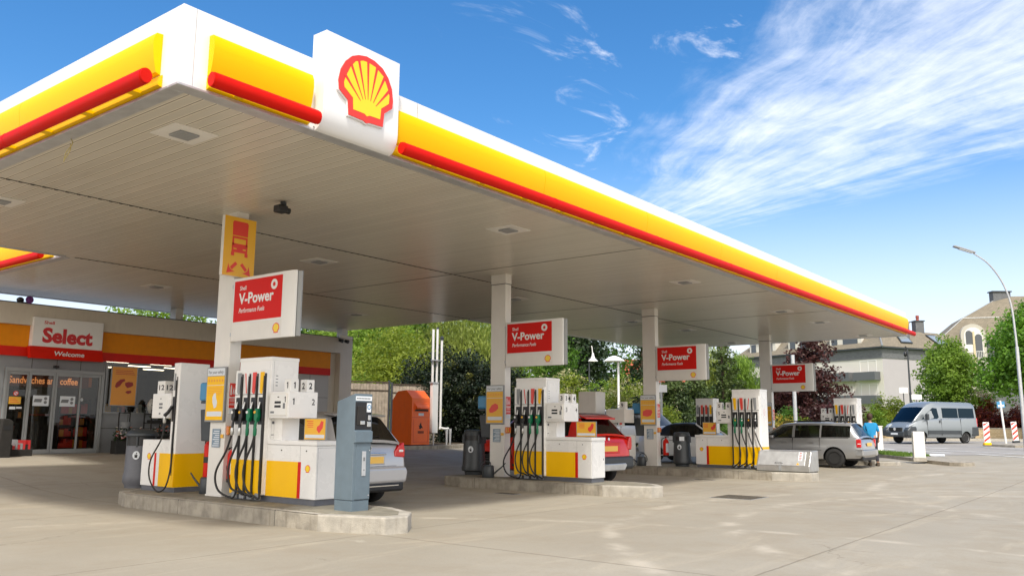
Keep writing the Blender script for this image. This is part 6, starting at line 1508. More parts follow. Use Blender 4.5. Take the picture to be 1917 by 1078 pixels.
M['vanglass'] = mat('dark_blue_van_glass', (.008, .022, .036), .2, spec=.08)
for s_ in (1, -1):
    side_pane(t, s_, [(.17, 1.50), (1.42, 1.50), (1.42, 2.08), (.17, 2.08)], m='vanglass'); side_pane(t, s_, [(1.48, 1.50), (2.72, 1.50), (2.72, 2.08), (1.48, 2.08)], m='vanglass')
    side_pane(t, s_, [(3.02, 1.52), (3.10, 2.05), (3.42, 2.08), (3.95, 1.72), (4.28, 1.42), (3.50, 1.40), (3.2, 1.42)][::-1], m='vanglass')
    mb = MB(); mb.box(s_*1.0, s_*1.22, 4.02, 4.16, 1.36, 1.72); mb.build('door_mirror', 'dgrey', t, smooth=0, bevel=.04)
    lp(t, 'side_strip', 'dgrey', [(s_*1.02, s_*1.045, 1.35, 4.0, .56, .76)], bevel=.008)
    lp(t, 'rear_corner', 'dgrey', [(s_*.80, s_*1.035, -.06, .50, .45, .98)], bevel=.05)
    mb = MB(); mb.prism([(4.85, .42), (5.50, .42), (5.50, .78), (5.28, .98), (4.82, .98), (4.80, .8)], 'x', s_*.62, s_*1.0); mb.build('front_corner', 'dgrey', t, smooth=0, bevel=.07, seg=3)
    lp(t, 'door_handle', 'dgrey', [(s_*1.01, s_*1.035, 2.98, 3.08, 1.20, 1.36)], bevel=.01)
    mb = MB(); mb.prism([(5.10, 1.0), (5.34, .93), (5.22, 1.08), (4.70, 1.25), (4.62, 1.20)], 'x', s_*.62, s_*.875); mb.build('headlight', 'headl', t, smooth=0, bevel=.02)
    lp(t, 'tail_light', 'redglass', [(s_*.90, s_*.99, -.02, .06, 1.0, 1.5)], bevel=.01)
lp(t, 'door_seam', 'dark', [(s_*1.0, s_*1.028, y, y+.012, .48, 1.45) for s_ in (-1, 1) for y in (2.90, 4.0, 1.36)])
lp(t, 'grille', 'black', [(-.45, .45, 5.35, 5.50, .70, .92)], bevel=.02); lp(t, 'front_bumper', 'dgrey', [(-.70, .70, 5.20, 5.55, .38, .68)], bevel=.05); lp(t, 'number_plate', 'paper', [(-.26, .26, 5.552, 5.56, .50, .61)])
mb = MB(); mb.lathe([(.09, 0), (.09, .015)], (0, 5.50, .83), 16, 'y'); mb.build('round_badge', 'chrome', t, smooth=0)
seats(t, (3.4,), 1.55)

# ------------------------------------------------------------------ person behind the estate
def person(loc, rot):
    pts = {  # joint: (x, y, z, r)
     'pel': (0, 0, .92, .145), 'waist': (0, .01, 1.06, .125), 'chest': (0, .03, 1.28, .15), 'neckb': (0, .05, 1.43, .075), 'neck': (0, .09, 1.50, .052),
     'lsh': (-.17, .04, 1.38, .06), 'rsh': (.17, .04, 1.38, .06), 'lel': (-.25, .06, 1.12, .046), 'rel': (.25, .04, 1.12, .046), 'lwr': (-.22, .22, .97, .034), 'rwr': (.26, .14, .90, .034),
     'lhip': (-.09, 0, .86, .11), 'rhip': (.09, 0, .86, .11), 'lkn': (-.10, .10, .48, .068), 'rkn': (.10, -.04, .48, .068), 'lan': (-.10, -.02, .09, .045), 'ran': (.10, -.22, .12, .045), 'lto': (-.11, .14, .04, .035), 'rto': (.11, -.10, .04, .035)}
    ed = [('pel','waist'),('waist','chest'),('chest','neckb'),('neckb','neck'),('chest','lsh'),('chest','rsh'),('lsh','lel'),('rsh','rel'),('lel','lwr'),('rel','rwr'),('pel','lhip'),('pel','rhip'),('lhip','lkn'),('rhip','rkn'),('lkn','lan'),('rkn','ran'),('lan','lto'),('ran','rto')]
    t = thing('person', 'person in a bright blue shirt and dark trousers behind the silver estate', 'person', loc, None, local=True); t.rotation_euler.z = rot
    def skin(nm, names, m, grow=1., sub=2):
        me = bpy.data.meshes.new(nm); ks = names; ix = {k: i for i, k in enumerate(ks)}
        me.from_pydata([pts[k][:3] for k in ks], [(ix[a], ix[b]) for a, b in ed if a in ix and b in ix], [])
        o = bpy.data.objects.new(nm, me); COL.objects.link(o)
        md = o.modifiers.new('s', 'SKIN'); sv = me.skin_vertices[0].data
        for k in ks: r = pts[k][3]*grow; sv[ix[k]].radius = (r, r*.8 if k in ('pel', 'waist', 'chest') else r)
        sv[0].use_root = True
        s2 = o.modifiers.new('u', 'SUBSURF'); s2.levels = sub; s2.render_levels = sub
        bpy.context.view_layer.update()
        dg = bpy.context.evaluated_depsgraph_get(); m2 = bpy.data.meshes.new_from_object(o.evaluated_get(dg)); bpy.data.objects.remove(o)
        m2.polygons.foreach_set('use_smooth', [True]*len(m2.polygons)); m2.materials.clear(); m2.materials.append(M[m])
        o = bpy.data.objects.new(nm, m2); COL.objects.link(o); o.parent = t; ORG[o.name] = (0, 0, 0); return o
    body = skin('body', list(pts), 'skin')
    skin('trousers', ['pel','lhip','rhip','lkn','rkn','lan','ran'], 'trousers', 1.13)
    skin('shirt', ['waist','pel','chest','neckb','lsh','rsh','lel','rel'], 'shirt', 1.16)
    mb = MB(); mb.lathe([(.02, -.13), (.055, -.11), (.078, -.04), (.082, .03), (.07, .09), (.03, .12)], (0, .13, 1.62), 18, sy=1.15)
    mb.tube([(0, .22, 1.62), (0, .245, 1.60)], .014, 8); mb.build('head', 'skin', t, smooth=60)
    mb = MB(); mb.lathe([(.04, -.10), (.088, -.07), (.098, .02), (.088, .09), (.04, .135), (.005, .14)], (0, .10, 1.635), 18, sy=1.1); mb.build('hair', 'hair', t, smooth=60)
    for s_ in ('l', 'r'):
        x, y, z, r = pts[s_+'wr']; mb = MB(); d = Vector((0, .3, -1)).normalized()
        mb.tube([(x, y, z), (x, y+.03, z-.05), (x, y+.05, z-.09)], [.026, .036, .03], 8)
        for k in range(4): mb.tube([(x-.024+.016*k, y+.05, z-.085), (x-.024+.016*k, y+.07, z-.12), (x-.024+.016*k, y+.068, z-.155+.008*abs(k-1.5))], .0085, 6)
        mb.tube([(x+.03, y+.03, z-.05), (x+.045, y+.05, z-.09)], .010, 6); mb.build('hand', 'skin', t, smooth=60)
        x, y, z, r = pts[s_+'an']; mb = MB(); mb.prism([(y-.07, .0), (y+.19, .0), (y+.19, .04), (y+.06, .09), (y+.04, .12), (y-.06, .12)], 'x', x-.045, x+.045); mb.build('shoe', 'trunk', t, smooth=0, bevel=.015)
    return t
person((30.75, 8.28, .09), -RAD(60))
# ------------------------------------------------------------------ street
def at(px, dep, dz=0.): return st(dep*1.01, (px-958.5)/1582.*dep, dz)
sheet('road', 36.5, 57.5, 9.5, 90, .006, 'asphalt', step=1.)
sheet('road', 57.5, 62, -6, 90, .006, 'asphalt', step=1.) if False else None
sheet('pavement', 58.0, 62.5, 9.5, 90, .13, 'pave', step=1.)
sheet('verge', 62.6, 140, 4, 140, .25, 'grass', step=4.)
strip('far_kerb', [st(57.9, t_)[:2] for t_ in np.arange(9.5, 90, 2.)], .22, .15, 'kerbpale')
def line(s0, t0, s1, t1, w=.13, nm='road_marking'):
    mb = MB(); n = max(1, int(math.hypot(s1-s0, t1-t0)/1.))
    d = Vector((s1-s0, t1-t0)).normalized(); q = Vector((-d.y, d.x))*w/2
    v = []
    for i in range(n+1):
        a = s0+(s1-s0)*i/n; b = t0+(t1-t0)*i/n; v += [st(a+q.x, b+q.y, .012), st(a-q.x, b-q.y, .012)]
    mb.add(v, [[2*i, 2*i+1, 2*i+3, 2*i+2] for i in range(n)]); o = mb.build(nm, 'mark', None); o['kind'] = 'structure'
def mk(a, b, w=.16):   # road points taken as (ahead, right)
    line(*a, *b, w)
def wline(x0, y0, x1, y1, w):
    """painted line between two ground points"""
    d = Vector((x1-x0, y1-y0)); L = d.length; d.normalize(); q = Vector((-d.y, d.x))*w/2; n = max(1, int(L/.6)); mb = MB(); v = []
    for i in range(n+1):
        c = Vector((x0, y0))+d*L*i/n
        for s_ in (1, -1): p_ = c+q*s_; v.append((p_.x, p_.y, G(p_.x, p_.y)+.016))
    mb.add(v, [[2*i, 2*i+1, 2*i+3, 2*i+2] for i in range(n)]); o = mb.build('road_marking', 'mark', None); o['kind'] = 'structure'
wline(45.3, 9.5, 41.2, 2.0, .22); wline(41.7, 6.9, 38.2, 3.1, .22); wline(43.6, 9.7, 42.2, 8.0, .3); wline(46.4, 12.4, 44.8, 11.0, .25)
wline(40.95, 8.36, 38.95, 7.96, .62); wline(42.3, 10.1, 41.3, 9.3, .3); wline(48.3, 10.9, 47.7, 9.2, .35); wline(53, 18, 50.5, 14.8, .3); wline(50.5, 8.8, 46.5, 1.5, .22)
# kerb island at the forecourt edge
KI = [(36.9, 11.2), (34.6, 8.9), (32.8, 7.45), (31.2, 6.35), (30.55, 5.75), (30.75, 5.45), (31.4, 5.30), (33.2, 5.9), (36.0, 7.8), (38.9, 10.4)]
mb = MB(); n = len(KI); v = [(a, b, G(a, b)-.05) for a, b in KI]+[(a, b, G(a, b)+.13) for a, b in KI]
KI = [(38.9, 11.9), (36.4, 9.25), (34.6, 7.9), (33.0, 6.9), (32.2, 6.2), (32.1, 5.75), (32.6, 5.5), (33.6, 5.75), (35.4, 6.7), (37.4, 8.1), (39.6, 10.3)]
n = len(KI); v = [(a, b, G(a, b)-.05) for a, b in KI]+[(a, b, G(a, b)+.12) for a, b in KI]
mb = MB(); mb.add(v, [[i, (i+1) % n, (i+1) % n+n, i+n] for i in range(n)]+[[i+n for i in range(n)]])
struct('kerb_island', mb, 'kerb', smooth=0)
def inset(P, k): c = Vector((sum(p[0] for p in P)/len(P), sum(p[1] for p in P)/len(P))); return [tuple(c+(Vector(p)-c)*k) for p in P]
I2 = inset(KI[:2]+[(35.3, 8.35), (36.2, 7.5)]+KI[9:], .93)
mb = MB(); mb.add([(a, b, G(a, b)+.128) for a, b in I2], [list(range(len(I2)))]); struct('island_grass', mb, 'grass', smooth=0)
# short grass tufts
def tufts(name, P, n, h, m, kind='stuff', dz=.12, seed=1):
    rnd = random.Random(seed); mb = MB()
    xs = [p[0] for p in P]; ys = [p[1] for p in P]
    def inside(x, y):
        c = False; j = len(P)-1
        for i in range(len(P)):
            if (P[i][1] > y) != (P[j][1] > y) and x < (P[j][0]-P[i][0])*(y-P[i][1])/(P[j][1]-P[i][1])+P[i][0]: c = not c
            j = i
        return c
    k = 0; tries = 0
    while k < n and tries < n*20:
        tries += 1; x, y = rnd.uniform(min(xs), max(xs)), rnd.uniform(min(ys), max(ys))
        if not inside(x, y): continue
        z = G(x, y)+dz; a = rnd.uniform(0, PI); w = h*.16; dx_, dy_ = math.cos(a)*w, math.sin(a)*w; lx, ly = rnd.uniform(-.5, .5)*h, rnd.uniform(-.5, .5)*h
        mb.add([(x-dx_, y-dy_, z), (x+dx_, y+dy_, z), (x+lx, y+ly, z+h*rnd.uniform(.6, 1.2))], [[0, 1, 2]]); k += 1
    o = mb.build(name, m, None, smooth=0, recalc=False); tag(o, kind=kind)
    if kind == 'stuff': o['label'] = 'short green grass on the kerb islands'; o['category'] = 'grass'
    return o
M['blade'] = leafmat('grass_blades', (.06, .12, .015), (.22, .34, .05), .3, 3.)
tufts('grass', I2, 3500, .10, 'blade')
t = thing('bollard', 'white square bollard on the kerb island in front of the minibus', 'bollard', (33.2, 7.35, G(33.2, 7.35)+.12), local=True); t.rotation_euler.z = RAD(20)
mb = MB(); mb.box(-.19, .19, -.19, .19, .08, .98); mb.build('post', 'white', t, smooth=0, bevel=.02)
lp(t, 'foot', 'kerbpale', [(-.22, .22, -.22, .22, -.05, .08)], bevel=.01); lp(t, 'cap', 'column', [(-.185, .185, -.185, .185, .98, 1.0)], bevel=.01)
# traffic island at the right with beacons
c = st(45.5, 31.0); A_ = [st(46.6+.0, 25.6), st(44.3, 26.0), st(43.6, 30), st(43.4, 40), st(49.5, 40), st(49.6, 30.5), st(47.6, 27.6)]
mb = MB(); n = len(A_); v = [(a, b, g_-.05) for a, b, g_ in A_]+[(a, b, g_+.12) for a, b, g_ in A_]
mb.add(v, [[i, (i+1) % n, (i+1) % n+n, i+n] for i in range(n)]+[[i+n for i in range(n)]]); struct('traffic_island', mb, 'kerb', smooth=0)
GP = [st(44.4, 27.9), st(44.0, 31), st(43.9, 40), st(49.0, 40), st(48.8, 31), st(47.2, 29.)]
mb = MB(); mb.add([(a, b, g_+.135) for a, b, g_ in GP], [list(range(len(GP)))]); struct('traffic_island_grass', mb, 'grass', smooth=0)
o = tufts('grass', [p[:2] for p in GP], 6000, .13, 'blade', seed=4); o['label'] = 'green grass on the traffic island at the right edge'
def beacon(px, dep, lean, label):
    p = at(px, dep, .12); t = thing('traffic_beacon', label, 'traffic sign', p, 'red and white barrier beacons', local=True)
    t.rotation_euler = (0, lean, math.atan2(FWD.y, FWD.x)-PI/2)
    lp(t, 'foot', 'yellow' if lean == 0 else 'dgrey', [(-.18, .18, -.10, .10, 0, .12)], bevel=.02)
    b = lp(t, 'board', 'text_white', [(-.16, .16, -.02, .02, .12, 1.18)], bevel=.01)
    mb = MB()
    for k in range(4):
        z = .16+k*.28
        P = [(-.15, z-.02), (.15, z+.20), (.15, z+.32), (-.15, z+.10)]
        P = [(x, min(1.165, max(.13, zz))) for x, zz in P]; mb.oprism(P, (0, -.021, 0), *YF, 0, .002)
    mb.build('red_stripes', 'redlogo', b, smooth=0)
beacon(1845, 44.4, 0, 'upright red and white striped beacon on a yellow foot right of the minibus')
beacon(1899, 48.0, -.06, 'red and white striped beacon leaning on the grass at the right edge')
p = at(1880, 47.0, .12); t = thing('signpost', 'slanting white signpost with a small blue sign between the two beacons', 'sign post', p, local=True); t.rotation_euler = (0, -.06, math.atan2(FWD.y, FWD.x)-PI/2)
mb = MB(); mb.tube([(0, 0, 0), (0, 0, 2.35)], .055, 10); mb.build('post', 'white', t, smooth=60)
lp(t, 'sign_plate', 'blue', [(-.22, .22, -.03, -.01, 1.95, 2.30)]); lp(t, 'white_strip', 'paper', [(-.17, .17, -.036, -.03, 2.0, 2.12)])

# stone wall, hedges
def wall_seg(name, label, s0, t0, s1, t1, h, m, thick=.35, base=.1):
    a, b = st(s0, t0), st(s1, t1); A = Vector((a[0], a[1], min(a[2], b[2])+base)); U = Vector((b[0]-a[0], b[1]-a[1], 0)); L = U.length; U.normalize(); N = Vector((U.y, -U.x, 0))
    t = thing(name, label, 'wall', ((a[0]+b[0])/2, (a[1]+b[1])/2, A.z))
    mb = MB(); mb.obox(A, U, (0, 0, 1), N, 0, L, 0, h, -thick, 0); uvbox(mb.build('stonework', m, t, smooth=0))
    mb = MB(); mb.obox(A, U, (0, 0, 1), N, -.03, L+.03, h, h+.07, -thick-.03, .03); mb.build('coping', 'kerbpale', t, smooth=0)
    return t
wall_seg('garden_wall', 'low sandstone garden wall below the red hedge', 62.6, 33.9, 62.6, 37.4, .72, 'stone')
wall_seg('garden_wall', 'low sandstone wall behind the nose of the minibus', 60.5, 25.2, 60.5, 27.6, .8, 'stone')
wall_seg('garden_wall', 'low grey wall at the right edge past the metal gate', 62.6, 38.6, 62.6, 60, .7, 'kerb')
t = thing('garden_gate', 'narrow white framed garden gate at the end of the sandstone wall', 'gate', st(62.5, 38.))
a = st(62.5, 37.35, .1); U = Vector((*RGT[:2], 0)); 
mb = MB(); N = -FWD
mb.obox(a, U, (0, 0, 1), N, 0, .05, 0, 1.9, 0, .05); mb.obox(a, U, (0, 0, 1), N, 1.05, 1.10, 0, 1.9, 0, .05); mb.obox(a, U, (0, 0, 1), N, 0.05, 1.05, 1.85, 1.9, 0, .05); mb.obox(a, U, (0, 0, 1), N, 0.05, 1.05, 1.55, 1.59, 0, .05); mb.build('frame', 'white', t, smooth=0)
mb = MB(); mb.obox(a, U, (0, 0, 1), N, .1, 1.0, 0, 1.4, .01, .03); mb.build('panel', 'grey', t, smooth=0)

# ------------------------------------------------------------------ vegetation
LM = {
 'lime': leafmat('spring_green_leaves', (.07, .15, .015), (.28, .42, .06), .42),
 'willow': leafmat('willow_leaves', (.10, .15, .025), (.40, .46, .11), .42, .35),
 'yelgreen': leafmat('yellow_green_leaves', (.075, .13, .012), (.34, .40, .05), .42),
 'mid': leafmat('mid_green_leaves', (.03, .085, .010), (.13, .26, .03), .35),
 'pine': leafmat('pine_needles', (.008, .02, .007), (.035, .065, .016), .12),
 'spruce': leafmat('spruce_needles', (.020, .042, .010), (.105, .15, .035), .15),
 'hedge': leafmat('dark_hedge_leaves', (.006, .013, .006), (.022, .036, .014), .1),
 'hedgetip': leafmat('hedge_tip_leaves', (.05, .06, .012), (.22, .22, .05), .3),
 'cream': leafmat('cream_blossom', (.22, .24, .08), (.62, .58, .36), .3),
 'beech': leafmat('copper_beech_leaves', (.020, .007, .007), (.095, .030, .026), .2),
 'redh': leafmat('red_hedge_leaves', (.05, .008, .010), (.20, .03, .015), .2, .4),
 'redtip': leafmat('photinia_leaves', (.12, .03, .012), (.38, .09, .03), .25),
 'pinkw': leafmat('pink_white_blossom', (.5, .42, .36), (.8, .7, .64), .3),
 'gold': leafmat('golden_leaves', (.16, .13, .02), (.55, .42, .06), .35),
 'chest': leafmat('chestnut_leaves', (.03, .10, .008), (.22, .42, .045), .38),
}
def leaves(blobs, n, size, droop=0., seed=1, clump=.35, flat=.0, shell=.55, dirv=None, asp=.55):
    """blobs: (cx,cy,cz, rx,ry,rz). leaf quads gathered in clumps near the blob surfaces"""
    rs = np.random.RandomState(seed)
    vol = np.array([b[3]*b[5] for b in blobs], float); vol /= vol.sum()
    ncl = max(8, n//28)
    which = rs.choice(len(blobs), ncl, p=vol); B_ = np.array(blobs, float)[which]
    d = rs.normal(size=(ncl, 3)); d /= np.linalg.norm(d, axis=1)[:, None]
    r = shell+(1-shell)*rs.rand(ncl)**.6; r *= 1+rs.normal(size=ncl)*.07
    cen = B_[:, :3]+d*B_[:, 3:6]*r[:, None]
    crad = clump*(.6+.8*rs.rand(ncl))
    k = rs.randint(0, ncl, n)
    off = rs.normal(size=(n, 3)); off /= np.maximum(.6, np.linalg.norm(off, axis=1))[:, None]
    p = cen[k]+off*crad[k][:, None]*np.array([1, 1, .75])
    if droop: p[:, 2] -= droop*rs.rand(n)**1.3*crad[k]*2
    nrm = d[k]*.7+rs.normal(size=(n, 3))*.75; nrm[:, 2] += .35; nrm /= np.linalg.norm(nrm, axis=1)[:, None]
    a = rs.normal(size=(n, 3))
    if droop: a = np.tile([0, 0, -1.], (n, 1))+rs.normal(size=(n, 3))*.25
    u = a-nrm*(a*nrm).sum(1)[:, None]; u /= np.linalg.norm(u, axis=1)[:, None]; w = np.cross(nrm, u)
    s_ = size*(.6+.8*rs.rand(n))[:, None]; la = s_*(1.9 if droop else 1.15); lb = s_*asp
    v = np.stack([p-u*la*.5, p+w*lb*.5-u*la*.05, p+u*la*.5, p-w*lb*.5-u*la*.05], 1)
    return v.reshape(-1, 3)
def leafmesh(name, v, m, parent):
    off = ORG[parent.name]; v = v-np.array(off)
    n = len(v)//4; me = bpy.data.meshes.new(name)
    me.vertices.add(n*4); me.vertices.foreach_set('co', v.astype(np.float32).ravel())
    me.loops.add(n*4); me.loops.foreach_set('vertex_index', np.arange(n*4, dtype=np.int32))
    me.polygons.add(n); me.polygons.foreach_set('loop_start', np.arange(0, n*4, 4, dtype=np.int32)); me.polygons.foreach_set('loop_total', np.full(n, 4, dtype=np.int32))
    me.update(calc_edges=True); me.materials.append(m)
    o = bpy.data.objects.new(name, me); COL.objects.link(o); o.parent = parent; return o
def tree(name, label, px, dep, h, w, lm, n, size, kind='round', cat='tree', grp=None, seed=1, base=None, trunk_r=.2, clump=None, extra=None, low=.15, depth_r=None):
    x, y, g_ = at(px, dep); g_ = G(x, y) if base is None else base
    t = thing(name, label, cat, (x, y, g_), grp)
    rs = np.random.RandomState(seed+100); R_ = w/2; D_ = depth_r or R_
    cl = clump or max(.25, R_*.16)
    blobs = []; droop = 0
    if kind == 'round':
        for k in range(9):
            a = rs.rand()*2*PI; q = rs.rand()**.6; zz = low+(1-low)*(.22+.6*rs.rand())
            k_ = 1-abs(zz-.5)*.9
            blobs.append((x+math.cos(a)*R_*.52*q*k_, y+math.sin(a)*R_*.52*q*k_, g_+h*zz, R_*.52, R_*.52, h*(1-low)*.24))
        blobs.append((x, y, g_+h*(low+(1-low)*.5), R_*.78, R_*.78, h*(1-low)*.42)); blobs.append((x, y, g_+h*(1-(1-low)*.2), R_*.45, R_*.45, h*(1-low)*.2))
    elif kind == 'mound':
        for k in range(10):
            a = rs.rand()*2*PI; q = .15+.6*rs.rand()
            blobs.append((x+math.cos(a)*R_*q, y+math.sin(a)*R_*q, g_+h*(.25+.30*rs.rand()), R_*.42, R_*.42, h*.36))
        blobs.append((x, y, g_+h*.45, R_*.7, R_*.7, h*.5))
    elif kind == 'cone':
        for k in range(12):
            z_ = low+(1-low)*(k+.3)/12; r_ = R_*(1-z_)**.75*(1.0+.12*rs.normal())+.12
            for j in range(3):
                a = rs.rand()*2*PI; blobs.append((x+math.cos(a)*r_*.3, y+math.sin(a)*r_*.3, g_+h*z_, r_, r_, h*.05))
    elif kind == 'tiered':
        for k in range(11):
            z_ = low+(1-low)*(k+.4)/11; r_ = R_*(1-z_**1.6)*.8+.5
            for j in range(4):
                a = rs.rand()*2*PI; blobs.append((x+math.cos(a)*r_*.55, y+math.sin(a)*r_*.55, g_+h*z_, r_*.62, r_*.62, h*.035+.15))
    elif kind == 'willow':
        droop = 2.2
        for k in range(13):
            a = rs.rand()*2*PI; q = rs.rand()**.6; blobs.append((x+math.cos(a)*R_*.6*q, y+math.sin(a)*R_*.6*q, g_+h*(.45+.42*rs.rand()), R_*.36, R_*.36, h*.16))
    blobs = [b for b in blobs]
    v = leaves(blobs, n, size, droop, seed, cl, shell=.5, asp=.30 if kind == 'willow' else .62)
    v = v.reshape(-1, 4, 3); keep = v[:, :, 2].min(1) > g_+.02; v = v[keep].reshape(-1, 3)
    crown = leafmesh('crown' if cat == 'tree' else 'foliage', v, LM[lm], t)
    if extra:
        for nm_, m2, n2, s2, sd in extra: leafmesh(nm_, leaves(blobs, n2, s2, 0, sd, cl*.7, shell=.75), LM[m2], t)
    # trunk and limbs
    mb = MB(); top = g_+h*(.55 if kind != 'cone' else .95); tw = rs.normal(size=2)*.15*R_*.3
    mb.tube(curve_pts([(x, y, g_-.1), (x+tw[0]*.3, y+tw[1]*.3, g_+h*.2), (x+tw[0], y+tw[1], top)], 5), trunk_r, 9, r1=trunk_r*.35); mb.build('trunk', 'trunk', t, smooth=60)
    if kind in ('round', 'willow', 'tiered', 'mound'):
        mb = MB()
        for k in range(min(len(blobs), 9)):
            b = blobs[k]; z0 = g_+h*(.15+.035*k); c_ = Vector(b[:3]); s0 = Vector((x+tw[0]*.4, y+tw[1]*.4, z0)); mid = (s0+c_)/2+Vector((0, 0, -.05*h)); mb.tube(curve_pts([s0, mid, c_], 4), trunk_r*.45, 6, r1=trunk_r*.1)
        mb.build('limbs', 'trunk', t, smooth=60)
    return t
GT = 'trees behind the shop and fence'
# pale green mass left of the pipes: several trees, one behind another
tree('deciduous_tree', 'light green bushy tree right behind the end of the shop', 690, 50, 8.4, 7.6, 'lime', 15000, .17, grp=GT, seed=2, trunk_r=.22, low=.05)
tree('deciduous_tree', 'bright green taller tree above the clothes bank', 770, 56, 10.6, 8.5, 'mid', 14000, .19, grp=GT, seed=3, trunk_r=.25, low=.1)
tree('deciduous_tree', 'fine leaved pale green tree standing behind the board fence', 745, 44, 6.0, 6.0, 'yelgreen', 15000, .13, grp=GT, seed=4, trunk_r=.16, low=.0)
tree('willow_tree', 'weeping willow with pale hanging twigs above the vent pipes', 860, 54, 10.8, 9.5, 'willow', 20000, .17, 'willow', grp=GT, seed=5, trunk_r=.3)
tree('willow_tree', 'weeping willow seen left of the second column', 930, 58, 11., 8.0, 'lime', 15000, .19, 'willow', grp=GT, seed=6, trunk_r=.3)
tree('deciduous_tree', 'green tree showing above the shop roof left of the first column', 310, 62, 12.6, 12, 'lime', 9000, .26, grp=GT, seed=7, trunk_r=.3)
tree('deciduous_tree', 'green tree showing above the shop roof right of the first column', 560, 62, 12.0, 12, 'mid', 11000, .25, grp=GT, seed=8, trunk_r=.3)
tree('deciduous_tree', 'dull green tree behind the weathered fence near the shop wall', 640, 58, 10.5, 8, 'lime', 9000, .2, grp=GT, seed=9)
tree('deciduous_tree', 'green tree behind the second red sign', 1010, 64, 10, 8, 'mid', 9000, .2, grp=GT, seed=10)
# dark hedge shrubs behind the mesh fence
for i, (px, dep, h, w, lb) in enumerate([(790, 37.5, 4.3, 3.0, 'dark evergreen shrub above the clothes bank'), (842, 37, 4.7, 3.2, 'tall dark evergreen shrub behind the vent pipes'), (893, 36.5, 4.4, 3.0, 'dark evergreen shrub left of the second column'), (940, 36.5, 4.2, 2.8, 'dark evergreen shrub hidden mostly by the second column')]):
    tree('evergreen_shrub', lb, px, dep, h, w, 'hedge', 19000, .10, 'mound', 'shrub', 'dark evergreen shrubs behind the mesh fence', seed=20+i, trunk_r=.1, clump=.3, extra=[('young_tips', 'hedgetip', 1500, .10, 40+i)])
mb_box = None
# pine and blossom bushes between column two and three
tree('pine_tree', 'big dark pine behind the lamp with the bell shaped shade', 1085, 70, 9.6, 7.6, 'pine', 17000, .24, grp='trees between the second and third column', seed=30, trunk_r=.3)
tree('deciduous_tree', 'thin leaved tree with sky showing through, left of the third column', 1165, 74, 9.6, 6.5, 'mid', 3600, .26, grp='trees between the second and third column', seed=31, trunk_r=.22)
tree('conifer_tree', 'narrow dark conifer just left of the third column', 1203, 60, 7.2, 2.8, 'pine', 6000, .17, 'cone', grp='trees between the second and third column', seed=32)
tree('flowering_bush', 'cream flowering bush above the round number blocks of pump 3', 1058, 50, 4.7, 3.9, 'yelgreen', 9000, .13, 'mound', 'shrub', 'cream flowering bushes', seed=33, extra=[('blossom', 'cream', 6500, .10, 61)], trunk_r=.08)
tree('flowering_bush', 'cream flowering bush around the white street lamp', 1160, 48, 4.1, 4.3, 'yelgreen', 8000, .13, 'mound', 'shrub', 'cream flowering bushes', seed=34, extra=[('blossom', 'cream', 7500, .10, 62)], trunk_r=.08)
tree('round_bush', 'plain green bush between the two cream flowering bushes', 1110, 54, 4.2, 3.4, 'lime', 7000, .14, 'mound', 'shrub', None, seed=35, trunk_r=.08)
tree('evergreen_shrub', 'dark low evergreen below the blue dispenser of the third column', 1190, 44, 2.6, 2.6, 'hedge', 6000, .12, 'mound', 'shrub', None, seed=36, trunk_r=.08)
# spruces and willow between column three and four
GS = 'conifers beyond the third column'
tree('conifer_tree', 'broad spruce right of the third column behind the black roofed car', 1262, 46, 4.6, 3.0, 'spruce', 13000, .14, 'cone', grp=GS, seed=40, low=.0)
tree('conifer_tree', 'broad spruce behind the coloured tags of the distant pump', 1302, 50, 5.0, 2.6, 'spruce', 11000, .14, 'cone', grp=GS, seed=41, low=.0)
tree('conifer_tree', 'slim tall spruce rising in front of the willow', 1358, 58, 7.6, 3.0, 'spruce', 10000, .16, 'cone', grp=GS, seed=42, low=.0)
tree('willow_tree', 'large weeping willow between the third and fourth column', 1345, 68, 8.6, 6.4, 'willow', 17000, .20, 'willow', grp=None, seed=43, trunk_r=.3)
tree('willow_tree', 'green weeping willow beside the fourth column', 1400, 66, 6.6, 4.2, 'lime', 11000, .19, 'willow', grp=None, seed=44, trunk_r=.25)
tree('round_bush', 'green bush behind the display of pump 5', 1325, 52, 3.2, 4.5, 'mid', 6500, .15, 'mound', 'shrub', None, seed=45, trunk_r=.08)
tree('round_bush', 'yellow green bush low between the third column and the black roofed car', 1240, 42, 2.3, 2.6, 'yelgreen', 5000, .12, 'mound', 'shrub', None, seed=46, trunk_r=.06)
# copper beech and border plants
tree('copper_beech', 'dark red copper beech behind the fourth red sign', 1525, 61, 7.9, 6.6, 'beech', 15000, .19, 'tiered', seed=50, trunk_r=.28, low=.06, clump=.38)
tree('copper_beech', 'lower dark red tree left of the big copper beech', 1470, 64, 4.6, 4.6, 'beech', 7500, .19, 'round', seed=51, trunk_r=.2, low=.0)
tree('dark_shrub', 'dark purple shrub under the copper beech', 1560, 58, 3.2, 5.2, 'beech', 6500, .18, 'mound', 'shrub', None, seed=52, trunk_r=.1)
tree('round_bush', 'rounded green bush beyond the nose of the estate car', 1475, 50, 2.5, 1.7, 'mid', 3500, .12, 'mound', 'shrub', None, seed=53, trunk_r=.06)
tree('golden_bush', 'golden yellow bush beyond the bonnet of the estate car', 1462, 46, 1.75, 1.7, 'gold', 3500, .10, 'mound', 'shrub', 'golden bushes', seed=54, trunk_r=.05)
tree('golden_bush', 'yellow green bush right of the golden one, beyond the estate car', 1500, 47, 1.6, 1.9, 'yelgreen', 3500, .10, 'mound', 'shrub', 'golden bushes', seed=55, trunk_r=.05)
tree('flower_bed', 'low yellow flowers at the bonnet of the estate car', 1457, 40, .95, 1.0, 'gold', 2200, .07, 'mound', 'flowers', None, seed=56, trunk_r=.03)
